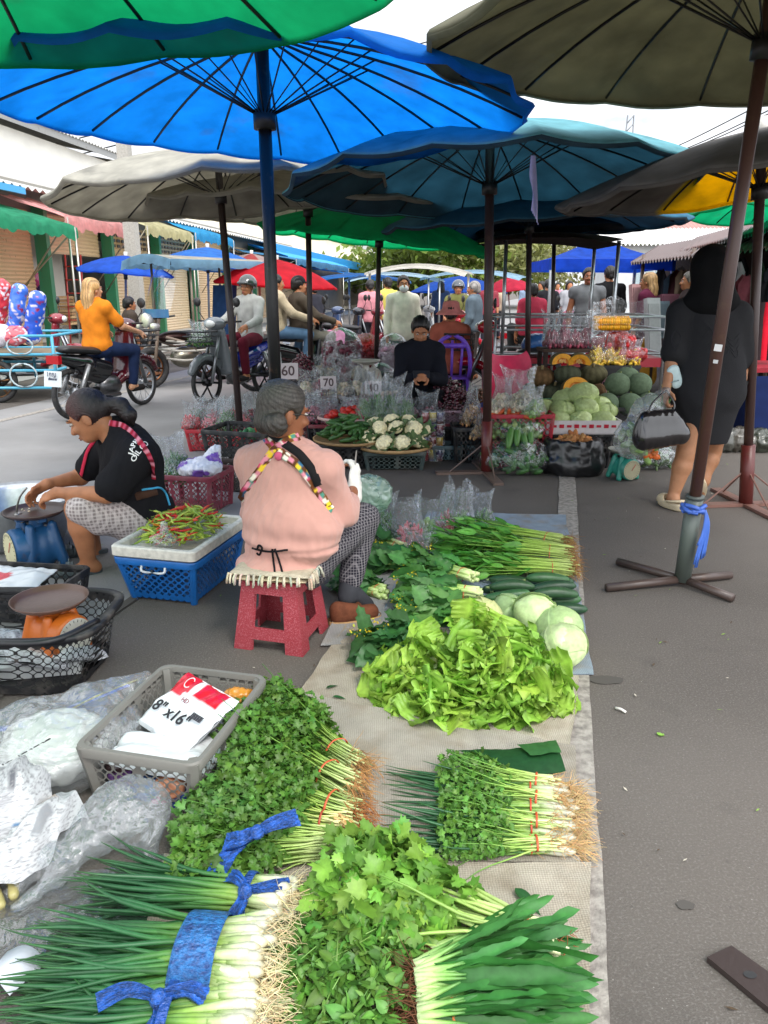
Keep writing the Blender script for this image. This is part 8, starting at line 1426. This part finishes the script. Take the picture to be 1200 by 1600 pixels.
for k in range(30):
    f = k/30; p = gz(1015, 13.2)*(1-f)+gz(1215, 8.6)*f+A(.1+.25*(k % 2), U_(-.1,.3), U_(1.35, 1.8)); g = MB(); w, h = U_(.2,.34), U_(.5,.85); u = np.linspace(-1, 1, 9)[None]; v = np.linspace(0, 1, 8)[:, None]; ww = w/2*np.interp(v, (0, .08, .2, 1), (.3, .95, .8, .85)); P = np.stack((u*ww, .03*np.sin(u*5+v*3+k)+0*u, -v*h+.03*np.abs(u)*(v < .1)+0*u), -1); g.grid(P @ rotz(U_(-.9,.5)).T+p, hexc(cl[k % 12])); g.grid(P @ rotz(U_(-.9,.5)).T+p+A(0,.03,0), hexc(cl[k % 12])); tt_ = tag(base_at(g.build('hanging_garment', m_cloth)), '%s garment hanging in the dim stall on the right' % ['charcoal', 'grey', 'slate', 'light grey', 'wine', 'black', 'tan', 'plum', 'whitish', 'dark green', 'rose', 'graphite'][k % 12], 'garment', 'clothes hanging in the stall: '+str(k % 12))
def table(label, c, w, d, h, col, rz=0, skirt=None):
    t = thing('table', label, 'table', c, rz); g = MB(); g.box(A(0,0,h-.02), (w,d,.04), None, hexc(col)); g.build('top', m_wood, t, False, local=True)
    for x in (-1, 1):
        for y in (-1, 1): g = MB(); g.box(A(x*(w/2-.04), y*(d/2-.04), (h-.04)/2), (.04,.04,h-.04), None, hexc('#3a2c26')); g.build('leg', m_wood, t, False, local=True)
    if skirt: g = MB(); g.box(A(0,-d/2-.01,h*.55), (w,.012,h*.7), None, hexc(skirt)); g.box(A(-w/2-.01,0,h*.55), (.012,d,h*.7), None, hexc(skirt)); g.build('skirt', m_cloth, t, False, local=True)
c = gz(1190, 7.6); table('stall table with a red top and blue skirt at the right edge', c, .8, .8, .72, '#8a1f2c', .2, '#16244f'); table('low stall table of small wares behind the banana box', gz(1035, 11.5), 1.2, .6, .6, '#5a4a44', .5)
for k in range(6): p = gz(1166+k*9, 7.5)+A(0,0,1.0); g = MB(); ribbon(g, spline([p+A(0,0,.3), p+A(.01,.02,.1), p+A(.02,0,-.24)], 5), .06, hexc('#c4142a' if k % 2 == 0 else '#2a2022'), up=A(0,-1,0)); tag(base_at(g.build('hanging_belt', m_cloth)), 'bright red belt strip hanging above the red table' if k % 2 == 0 else 'dark belt strip hanging between the red ones', 'belt', 'red belts' if k % 2 == 0 else 'dark belts')
for k, (px, py, Y, w, h, c_) in enumerate(((1000, 478, 11.4, .3, .6, '#b08a8a'), (1012, 470, 11.6, .25, .45, '#c9a0a8'), (1030, 500, 11, .3, .5, '#7a8a94'), (1020, 520, 10.5, .2, .9, '#c4c4c6'), (1046, 480, 11.2, .3, .35, '#8a5a68'))): g = MB(); p = W(px, py, Y); g.box(p, (w,.08,h), eul(-.2,0,.3), hexc(c_)); g.box(p+A(0,-.05,.02), (w*.8,.02,h*.8), eul(-.2,0,.3), hexc(c_, .8)); tag(base_at(g.build('display_board', m_paper, None, False)), '%s display board leaning by the stall on the right' % ['dusty rose', 'pink', 'blue grey', 'tall white', 'mauve'][k], 'display board')
for k in range(5): s = SDF(.04); c = gz(1140+14*k, 6.9)+A(0,.1*(k % 2),.09); s.ell(c, (.16,.12,.10)); V, F = s.mesh(.016); V = crumple((V, F), .02, 16, k); g = MB(); g.add(V, F, hexc(['#4a4a44', '#3a3c3a', '#56524a', '#4a463f', '#3f4238'][k])); tag(base_at(g.build('lumpy_sack', m_packed)), 'grey lumpy sack on the ground by the right stall', 'sack', 'sacks by the right stall')
# wholly blue gazebo
t = thing('gazebo', 'blue pop up gazebo with white legs over the street', 'gazebo', gz(918, 14.5)); c = gz(918, 14.5); zt, ze, zv = W(905, 370, 14.5)[2], W(905, 408, 14.5)[2], W(905, 424, 14.5)[2]; g = MB(); k = 1.05; P = []
for q in np.linspace(0, 1, 8): z = ze+(zt-ze)*(1-q)**1.5; P.append([c+A(x*k*q, y*k*q, z) for x, y in ((-1,-1),(-.5,-1),(0,-1),(.5,-1),(1,-1),(1,0),(1,1),(0,1),(-1,1),(-1,0))])
P.append([p-A(0,0,ze-zv)+A(0,0,.02*math.sin(i*9)) for i, p in enumerate(P[-1])]); g.grid(np.array(P), hexc('#1f55c9'), True); g.build('canopy', m_canvas, t, 'auto')
for x in (-1, 1):
    for y in (-1, 1): g = MB(); g.box(c+A(x*k*.97, y*k*.97, ze/2), (.05,.05,ze), None, hexc('#c9ccd0')); g.build('leg', m_metal, t, False)
t = thing('plastic_strip', 'thin lilac plastic strips hanging from the near rim of the teal umbrella', 'plastic strips', W(833, 245, 4.6)); g = MB()
for k in range(6): ribbon(g, spline([W(831+k, 243, 4.6), W(829+2*k, 275+6*k, 4.6), W(834+k, 300+9*k, 4.62), W(831+2*k, 330+4*k, 4.6)], 6), .012, hexc('#a9a4cf'), up=A(.3*k,-1,0), thick=.001)
g.build('strips', m_plastic, t)
# ================================================================ motorbikes and carts
def wheel(t, c, r, w=.05, spokes=18, rimc='#b9bcc0', name='wheel'):
    th = np.linspace(0, 2*math.pi, 37); ph = np.linspace(0, 2*math.pi, 9)[:-1]; g = MB(); P = np.array([[c+A((r-w*.5+w*.5*math.cos(p))*math.cos(a), w*.5*math.sin(p), (r-w*.5+w*.5*math.cos(p))*math.sin(a)) for p in ph] for a in th]); g.grid(P, closed_u=True); o = g.build(name, m_rubber, t, local=True)
    g = MB(); rr = r-w*1.05; g.tubes(np.array([[c+A(rr*math.cos(a), 0, rr*math.sin(a)) for a in th]]), .013, 6, hexc(rimc), cap=False); g.tube([c-A(0,.05,0), c+A(0,.05,0)], .045, 10, hexc(rimc))
    for k in range(spokes): a = k*6.283/spokes; g.tube([c+A(.04*math.cos(a), .03*(k % 2*2-1), .04*math.sin(a)), c+A(rr*math.cos(a+.12), 0, rr*math.sin(a+.12))], .0035 if spokes > 8 else .014, 4, hexc(rimc))
    g.build('rim', m_metal, o, local=True); return o
def scooter(label, loc, rz, col, col2='#17171a', basket=None, plate=None, spokes=18, box=False, rimc='#b9bcc0', group=None):
    t = thing('motorbike', label, 'motorbike', loc, rz, group); r = .285; wheel(t, A(-.60,0,r), r, .06, spokes, rimc); wheel(t, A(.62,0,r), r, .05, spokes, rimc)
    s = SDF(.04); s.cone(A(-.78,0,.70), A(-.35,0,.60), .045, .10, .05, (A(0,1,0), 1.2)); s.cone(A(-.35,0,.60), A(.0,0,.52), .10, .09); s.cone(A(.0,0,.38), A(-.5,0,.5), .07, .05); V, F = s.mesh(.016); g = MB(); g.add(V, F, hexc(col2)); g.build('tail_fairing', m_gloss, t, local=True)
    s = SDF(.03); s.cone(A(.38,0,.92), A(.30,0,.42), .05, .07, .03, (A(0,1,0), 2.6)); s.cone(A(.30,0,.42), A(.0,0,.28), .06, .05, .03, (A(0,1,0), 1.8)); V, F = s.mesh(.016); g = MB(); g.add(V, F, hexc(col)); g.build('leg_shield', m_gloss, t, local=True)
    s = SDF(.02); th = np.linspace(.5, 2.6, 9); s.chain([A(.62+.32*math.cos(a), 0, r+.32*math.sin(a)) for a in th], [.045]*9, .03); V, F = s.mesh(.014); g = MB(); g.add(V, F, hexc(col)); g.build('front_fender', m_gloss, t, local=True)
    s = SDF(.04); s.cone(A(-.62,0,.78), A(-.05,0,.72), .10, .10, .04, (A(0,0,1), .45)); V, F = s.mesh(.016); g = MB(); g.add(V, F, (.015,.015,.016)); g.build('seat', M('seat_vinyl', (.015,.015,.016), rough=.45) if 'seat_vinyl' not in bpy.data.materials else bpy.data.materials['seat_vinyl'], t, local=True)
    s = SDF(.03); s.ell(A(.40,0,1.0), (.12,.15,.085)); V, F = s.mesh(.016); g = MB(); g.add(V, F, hexc(col)); g.build('handlebar_cowl', m_gloss, t, local=True); g = MB(); g.ell(A(.51,0,1.0), (.03,.09,.045), None, (.75,.76,.72)); g.build('headlight', m_gloss, t, local=True)
    g = MB(); g.tube([A(.30,-.34,1.03), A(.37,-.15,1.02), A(.37,.15,1.02), A(.30,.34,1.03)], .014, 6, (.03,.03,.03)); g.build('handlebar', m_rubber, t, local=True)
    for y in (-1, 1):
        o = MB(); o.tube([A(.36,y*.2,1.04), A(.38,y*.28,1.16), A(.34,y*.30,1.24)], .006, 5, (.02,.02,.02)); o.lathe([(.001,0), (.055,0), (.06,.01), (.04,.03), (.001,.035)], A(.34,y*.31,1.26), 14, eul(0,1.57,0), (.02,.02,.02)); o.build('mirror', m_plastic, t, local=True)
        g = MB(); g.tube([A(.42,y*.075,.86), A(.62,y*.075,r)], .022, 7, hexc('#8a8d90')); g.build('fork', m_metal, t, local=True); g = MB(); g.tube([A(-.42,y*.13,.60), A(-.60,y*.13,r)], .03, 8, hexc('#9a9a9a')); g.build('shock_absorber', m_metal, t, local=True)
    g = MB(); g.tube([A(.05,-.13,.22), A(-.3,-.15,.22), A(-.75,-.16,.34)], [.025,.03,.05], 9, hexc('#77797c')); g.build('exhaust', m_metal, t, local=True); g = MB(); g.ell(A(.02,0,.32), (.19,.12,.13), None, hexc('#6a6a6c')); g.tube([A(-.1,.0,.3), A(-.6,.06,r)], .03, 6, hexc('#3a3a3c')); g.build('engine', m_metal, t, local=True)
    g = MB(); g.box(A(-.80,0,.68), (.05,.17,.09), None, hexc('#a81420')); g.build('taillight', m_gloss, t, 'auto', local=True)
    o = MB(); o.box(A(-.845,0,.48), (.006,.24,.17), eul(0,.15,0), hexc('#c9cfd0')); o = o.build('number_plate', m_paper, t, False, local=True)
    if plate:
        g = MB()
        for k, tx in enumerate(plate): text_mb(tx, (.068,.035,.078)[k], g, A(-.852+.012*(k-1), 0, .53-.052*k), A(0,-1,0), A(0.15,0,1), .0006, (.04,.05,.09), bold=.0012)
        g.build('lettering', m_paper, o, False, local=True)
    if basket:
        g = MB(); T = lambda P: P
        for k, z in enumerate((.74, .80, .86, .92)): w = .12+.012*k; g.tube([A(.56,-w,z), A(.56+2*w,-w,z), A(.56+2*w,w,z), A(.56,w,z), A(.56,-w,z)], .007 if k < 3 else .012, 5, hexc(basket))
        for k in range(10): a = k*.628; g.tube([A(.68+.13*math.cos(a), .12*math.sin(a), .74), A(.71+.165*math.cos(a), .155*math.sin(a), .92)], .006, 4, hexc(basket))
        g.box(A(.68,0,.735), (.24,.24,.01), None, hexc(basket)); g.build('basket', m_plastic, t, local=True)
    return t
P_ = G(165, 640)
scooter('black and maroon motorbike ridden by the woman in orange', gz(168, 9.2), 1.2, '#4a0f1c', plate=('1กญ', 'เชียงราย', '6387'), basket='#222326')
b2 = scooter('grey and blue scooter with a basket of greens under the helmeted woman', gz(372, 10.3), -2.05, '#6a7074', '#1f2f8a', basket='#3a3c3e', spokes=6, rimc='#2a2a2c'); p = np.array(b2.location)+rotz(-2.05) @ A(.70,0,0)
bag('clear bag of herbs in the basket of the grey scooter', p+A(0,0,.76), 'greens', .3, .34)
scooter('black motorcycle carrying the couple', gz(462, 11.4), .45, '#1c1c20', plate=('2กก', 'เชียงราย', '141'), spokes=10)
b3 = scooter('red motorbike parked beside the purple chair', gz(812, 9.0), 2.9, '#b0142a', '#b0142a', basket='#2b2b2d')
for k, (px, Y, rz, c_, lb) in enumerate(((560, 14.8, .4, '#7a1f2c', 'maroon'), (535, 15.2, .6, '#23232a', 'black'), (680, 13.5, .3, '#b8202c', 'bright red'), (505, 15.8, .7, '#3a4a6a', 'navy'), (640, 17, .2, '#8a8a90', 'silver'), (850, 13.2, .3, '#a02a3c', 'crimson'))):
    scooter('%s motorbike parked in the crowd down the road' % lb, gz(px, Y), rz, c_, group='motorbikes parked down the road')
for k in range(3): pass
g = MB(); t = thing('crate_basket', 'pink plastic basket hanging on the red motorbike', 'basket', gz(775, 8.9)+A(0,0,.2)); crate_parts(t, .30, .26, .32, '#c98a94', nx=8, ny=7, nz=8)
# cyan sidecar loaded with pillows
sl, srz = gz(-18, 10.5), .04; Rz = rotz(srz); t = thing('sidecar', 'turquoise tubular sidecar cart loaded with toys and cushions', 'sidecar', sl, srz); cy_ = '#4fa3c0'
wheel(t, A(.36,-.56,.28), .28, .07, 6, '#7a5a40'); g = MB()
for z, w in ((.42, 1), (.62, 1), (.85, 1)):
    for y in (-.62, .62): g.tube([A(-1.1,y,z), A(1.15,y,z)], .020, 6, hexc(cy_))
    for x in (-1.1, 1.15): g.tube([A(x,-.62,z), A(x,.62,z)], .020, 6, hexc(cy_))
for x in (-1.1, -.35, .4, 1.15):
    for y in (-.62, .62): g.tube([A(x,y,.2), A(x,y,.85)], .020, 6, hexc(cy_))
g.tube([A(-1.1,-.62,.2), A(1.15,-.62,.2)], .02, 6, hexc(cy_)); g.tube([A(-.75,-.62,.6), A(-.6,-.62,.3), A(-.35,-.64,.18)], .024, 6, hexc(cy_)); th = np.linspace(0, 6.283, 19)
for x in (-.7, .1, .75): g.tube([A(x+.16*math.cos(a), -.64, .73+.11*math.sin(a)) for a in th], .012, 5, hexc('#a9b8bc'))
g.tube([A(.75+.17*math.cos(a), -.64, .36+.15*math.sin(a)) for a in th], .012, 5, hexc('#a9b8bc')); g.build('frame', m_paint, t, local=True); g = MB(); g.box(A(0,0,.6), (2.2,1.2,.03), None, hexc('#8a7a66')); g.build('deck', m_wood, t, False, local=True)
ld = [('#c9a0b0','pink quilted bag',-.8,-.3,.95,.22), ('#d9d2d4','white plush toy',-.55,-.45,.88,.2), ('#b82a4a','crimson cushion',-.62,.2,1.15,.26), ('#c9c9cc','clear packed cushion',-.2,-.4,.92,.22), ('#2a55c0','blue patterned rolled blanket',.45,-.3,1.05,.2), ('#c0303a','red patterned rolled blanket',-.15,.1,1.2,.2), ('#3f6fd0','blue rolled blanket in film',.15,-.1,1.15,.18), ('#d0c8cf','white fluffy toy',.05,-.45,.85,.18), ('#c9606a','rose toy',.25,-.45,.85,.16), ('#7a3a8a','purple cushion',-.35,.35,1.3,.2), ('#d86a9a','pink toy with white face',-.95,-.1,.92,.2)]
for k, (c_, n_, x, y, z, r) in enumerate(ld): p = sl+Rz @ A(x+.42, y-.1, z); s = SDF(.04); roll = 'rolled' in n_; (s.cone(p-A(.05,0,.22), p+A(.08,0,.24), r*.55, r*.55) if roll else s.ell(p, (r, r*.7, r*.8))); V, F = s.mesh(.022); V = displace(V, F, .02*wob(V, 12, k)); w_ = wob(V, 26, k)[:, None]; g = MB(); g.add(V, F, np.where(w_ > .45, np.array(hexc('#d8d0d8')), np.where(w_ < -.55, np.array(hexc('#8a2a4a')), np.array(hexc(c_))))); tag(base_at(g.build('cushion' if not roll else 'rolled_blanket', m_packed)), n_+' piled on the turquoise sidecar', 'soft goods', 'soft goods on the sidecar')
scooter('dark red motorbike coupled to the turquoise sidecar', sl+A(.2,1.0,0), .10, '#8a1f2c')
# three-wheeled motorbike with windscreen and canopy
tl = gz(288, 11.9); trz = -2.3; t = thing('motor_tricycle', 'rusty three wheeled motorbike with a clear windscreen and striped canopy', 'tricycle', tl, trz); wheel(t, A(.55,0,.30), .30, .10, 6, '#8a5a3a'); wheel(t, A(-.75,-.5,.28), .28, .09, 6, '#6a4a34'); wheel(t, A(-.75,.5,.28), .28, .09, 6, '#6a4a34')
g = MB(); ru = hexc('#7a6a5c')
for y in (-.1, .1): g.tube([A(.55,y,.30), A(.42,y,1.0)], .025, 6, ru); g.tube([A(.45,y*3,.75), A(-.2,y*5,.55), A(-1.2,y*5,.55)], .022, 6, ru)
for z in (.42, .55, .68): g.tube([A(.3,-.5,z), A(-1.2,-.5,z)], .018, 6, hexc('#a9a49a')); g.tube([A(.3,.5,z), A(-1.2,.5,z)], .018, 6, hexc('#a9a49a')); g.tube([A(.3,-.5,z), A(.3,.5,z)], .018, 6, hexc('#a9a49a'))
for x, y in ((.1,-.5), (.1,.5), (-1.15,-.5), (-1.15,.5)): g.tube([A(x,y,.55), A(x,y,1.78)], .018, 6, ru)
g.tube([A(.35,-.4,1.05), A(.42,0,1.0), A(.35,.4,1.05)], .016, 6, (.03,.03,.03)); g.build('frame', m_paint, t, local=True); g = MB(); g.ell(A(-.05,0,.42), (.25,.16,.16), None, hexc('#8a8578')); g.ell(A(.1,0,.72), (.3,.14,.1), None, hexc('#3a2a28')); g.build('engine', m_metal, t, local=True)
for y, z, r in ((0,.98,.11), (-.2,.9,.05), (.2,.9,.05)): g = MB(); g.lathe([(.001,.05), (r*.8,.035), (r,.0), (r*.8,-.08), (.001,-.11)], A(.58,y,z), 18, eul(0,1.57,0), np.array([hexc('#c9cdb0'), hexc('#c9cdb0'), hexc('#aaaaaa'), hexc('#888888'), hexc('#888888')])); g.build('headlight', m_gloss, t, local=True)
g = MB(); u = np.linspace(-1, 1, 13)[None]; v = np.linspace(0, 1, 11)[:, None]; w_ = .36*np.sqrt(np.clip(1-(v*.9)**3, .05, 1)); P = np.stack((.5-.22*v-.12*u*u, u*w_, 1.12+.62*v+0*u), -1); g.grid(P); g.build('windscreen', m_glass, t, local=True); g = MB(); g.grid(np.stack((.52-.10*u*u-.0*v[:3], u*.37+0*v[:3], 1.02+.6*v[:3]+0*u), -1), hexc('#3f6f94')); g.build('screen_apron', m_gloss, t, local=True)
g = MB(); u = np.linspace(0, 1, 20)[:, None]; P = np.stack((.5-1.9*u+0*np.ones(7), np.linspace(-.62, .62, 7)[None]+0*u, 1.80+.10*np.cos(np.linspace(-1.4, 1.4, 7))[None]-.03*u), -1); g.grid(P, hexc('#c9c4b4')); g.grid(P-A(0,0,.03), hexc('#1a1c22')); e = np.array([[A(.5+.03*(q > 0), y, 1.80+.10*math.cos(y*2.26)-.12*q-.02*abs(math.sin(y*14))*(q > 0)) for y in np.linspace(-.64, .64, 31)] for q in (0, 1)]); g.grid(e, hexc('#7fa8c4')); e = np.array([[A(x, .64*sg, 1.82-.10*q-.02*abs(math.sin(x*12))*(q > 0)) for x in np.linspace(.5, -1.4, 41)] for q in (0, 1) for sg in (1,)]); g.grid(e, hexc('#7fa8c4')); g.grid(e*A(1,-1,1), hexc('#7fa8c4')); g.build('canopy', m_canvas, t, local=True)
g = MB(); g.box(A(-.75,.1,1.05), (.08,.5,.85), eul(0,-.1,0), hexc('#24426e')); g.build('seat_back', m_cloth, t, False, local=True); g = MB(); g.box(A(-.5,.1,.65), (.5,.55,.10), None, hexc('#c9a83a')); g.box(A(-.5,.1,.58), (.52,.57,.05), None, hexc('#24426e')); g.build('seat_cushion', m_cloth, t, False, local=True)
# silver rail cart
cl_ = gz(872, 9.3); t = thing('rail_cart', 'silver railed vending cart with a beige canopy and red side', 'cart', cl_); g = MB(); W2 = .85; al = hexc('#b4b8bc')
for z in (.72, .98, 1.12):
    g.tube([A(-W2,-.5,z), A(W2+.2,-.5,z), A(W2+.2,.5,z), A(-W2,.5,z), A(-W2,-.5,z)], .016, 6, al)
for x in (-W2, -.2, .35, W2+.2): g.tube([A(x,-.5,.3), A(x,-.5,1.12)], .016, 6, al)
for x in (-W2+.08, W2-.4): g.tube([A(x,-.5,.72), A(x,-.5,1.92)], .022, 6, al); g.tube([A(x,.5,.72), A(x,.5,1.92)], .022, 6, al)
for k in range(5): g.tube([A(-W2,-.52,.30+.075*k), A(-.1,-.52,.30+.075*k)], .012, 5, hexc('#3a3c40'))
g.build('rails', m_metal, t, local=True); g = MB(); g.box(A(.1,0,.62), (1.9,1.0,.10), None, hexc('#8a2430')); g.box(A(-.1,0,.42), (1.2,.8,.3), None, hexc('#1a1a1e')); g.build('body', m_paint, t, False, local=True)
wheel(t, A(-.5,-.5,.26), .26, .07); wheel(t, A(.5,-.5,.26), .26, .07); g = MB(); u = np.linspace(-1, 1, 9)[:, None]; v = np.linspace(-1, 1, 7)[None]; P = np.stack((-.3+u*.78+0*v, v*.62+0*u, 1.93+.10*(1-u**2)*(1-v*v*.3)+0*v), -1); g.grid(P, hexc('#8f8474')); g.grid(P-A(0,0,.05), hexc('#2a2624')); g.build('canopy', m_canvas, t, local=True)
for k, (x, c_, lb) in enumerate(((.15,'#b8c4c4','pale blue'), (.55,'#a9c0b8','pale green'), (-.3,'#3a6aa8','blue striped'))): s = SDF(.02); p = cl_+A(x,-.2,.80); s.ell(p, (.2,.15,.13)); V, F = s.mesh(.02); V = displace(V, F, .012*wob(V, 16, k)); g = MB(); g.add(V, F, hexc(c_)); tag(base_at(g.build('wrapped_bundle', m_packed)), lb+' wrapped bundle in the silver rail cart', 'bundle')
for k, (px, Y, w, c_, lb) in enumerate(((650, 17, 2.2, '#c9c4b8', 'cream'), (735, 20, 2.6, '#8fb0c4', 'pale blue'), (615, 20, 2.4, '#9fb8c4', 'grey blue'), (560, 19, 2.5, '#2f66a8', 'blue'))):
    c = gz(px, Y); t = thing('stall_canopy', lb+' flat stall canopy above the distant crowd', 'stall', c, 0, 'distant stall canopies'); g = MB(); z = 1.42+.32-.05*k; u = np.linspace(-1, 1, 9)[:, None]; v = np.linspace(-1, 1, 5)[None]; g.grid(np.stack((u*w/2+0*v, v*1.0+0*u, z+.18*(1-u*u)-.06*(np.abs(v) > .9)+0*u), -1)+c, hexc(c_)); g.build('canvas', m_canvas, t)
    for x in (-1, 1): g = MB(); g.tube([c+A(x*w*.45,-.9,0), c+A(x*w*.45,-.9,z)], .025, 5, hexc('#9a9a9a')); g.build('pole', m_metal, t)
# goods in the open shop, small sign on the tricycle, people's extras
for k, (px, py, Y, r, c_, lb) in enumerate(((40, 437, 16.5, .32, '#a8266a', 'magenta bundle in the open shop'), (62, 442, 16.4, .28, '#5a3a94', 'purple bundle in the open shop'), (25, 430, 16.8, .3, '#7a6a64', 'clear wrapped bundle in the open shop'))): s = SDF(.05); p = FB(px, py, -9.6); s.ell(p, (r, r*.7, r*.7)); V, F = s.mesh(.04); V = displace(V, F, .04*wob(V, 7, k)); g = MB(); g.add(V, F, hexc(c_)); tag(base_at(g.build('cloth_bundle', m_packed)), lb, 'bundle')
g = MB(); p0 = FB(90, 480, -9.2)
for k in range(9): g.box(p0+A(0,0,-.35+.07*k), (.7,.5,.055), rotz(.05*k), hexc('#b08a62' if k % 2 else '#c9a87a'))
tag(base_at(g.build('cardboard_stack', m_rough, None, False)), 'stack of flattened cardboard in the open shop', 'cardboard')
t = thing('ladder', 'red wooden ladder leaning by the open shop', 'ladder', FB(112, 560, -8.4)*A(1,1,0)); p = np.array(t.location); g = MB()
for x in (0, .32): g.tube([p+A(x,0,0), p+A(x,.25,2.1)], .02, 5, hexc('#a83a34'))
for k in range(7): g.tube([p+A(0,.03*k,.25+.27*k), p+A(.32,.03*k,.25+.27*k)], .014, 5, hexc('#a83a34'))
g.build('frame', m_paint, t)
# ================================================================ trees beyond the market
LF = (np.array([(0,0,0), (.5,.28,.08), (1,0,-.1), (.5,-.28,.08)]), np.array([(0,1,2,3)]))
def tree(label, px, Y, top_px, w, col, n=2600, lf=.55, bare=.0, base_px=430):
    b = gz(px, Y); zt = W(px, top_px, Y)[2]; t = thing('tree', label, 'tree', b, 0, 'trees beyond the market'); g = MB(); r_ = np.random.default_rng(px); tips = []
    g.tube(spline([b, b+A(.2,0,zt*.25), b+A(0,.3,zt*.55)], 5), np.linspace(.035, .018, 11)*zt, 8, hexc('#5a4a3a'))
    for k in range(11): a = k*2.4; e = b+A(math.cos(a)*w*.36*r_.uniform(.5,1), math.sin(a)*w*.36, zt*r_.uniform(.5,.95)); g.tube(spline([b+A(0,.2,zt*r_.uniform(.25,.5)), (b+e)/2+A(0,0,zt*.22), e], 5), np.linspace(.014, .003, 11)*zt, 5, hexc('#5f5040')); tips.append(e)
    g.build('trunk', m_bark, t); nb = 26; cb = b+np.stack((r_.normal(0, .26, nb)*w, r_.normal(0, .22, nb)*w, zt*r_.uniform(.32, .90, nb)), -1); cb = np.vstack((cb, tips)); q = r_.integers(0, len(cb), n); P = cb[q]+r_.normal(size=(n, 3))*A(w*.095, w*.095, zt*.06); P[:, 2] = np.clip(P[:, 2], .8, zt*1.03); cc = np.array(hexc(col))*(.75+.5*r_.uniform(size=(len(cb), 1)))[q]*(1+r_.normal(size=(n, 1))*.18); g = MB(); g.inst(LF, RM(r_.normal(size=(n, 3)), r_.normal(size=(n, 3))+A(0,0,.6)), P, np.clip(cc, .003, .8), r_.uniform(.5, 1.1, n)*lf); g.build('crown', m_leaf, t, False)
tree('broad leafy tree beyond the far end of the blue fascia', 648, 60, 372, 15, '#66782f', 4200, .8); tree('yellowish green tree in the middle behind the crowd', 704, 66, 388, 13, '#7f8a3c', 3600, .8); tree('sparse olive tree right of the teal pole', 775, 60, 372, 12, '#7d8048', 1800, .65); tree('pale thin tree behind the blue gazebo', 850, 66, 368, 13, '#8a8a58', 1500, .6); tree('half bare tree left of the tiled house', 945, 46, 352, 8, '#77754a', 900, .45); tree('green tree at the foot of the right hand utility pole', 1072, 44, 352, 6, '#5f7a34', 1300, .45); tree('dark shrubby tree at the far right behind the stalls', 1180, 40, 372, 8, '#4a5f30', 1500, .5)
tree('low green tree far behind the long hall', 560, 130, 400, 14, '#5f7034', 1200, .9)
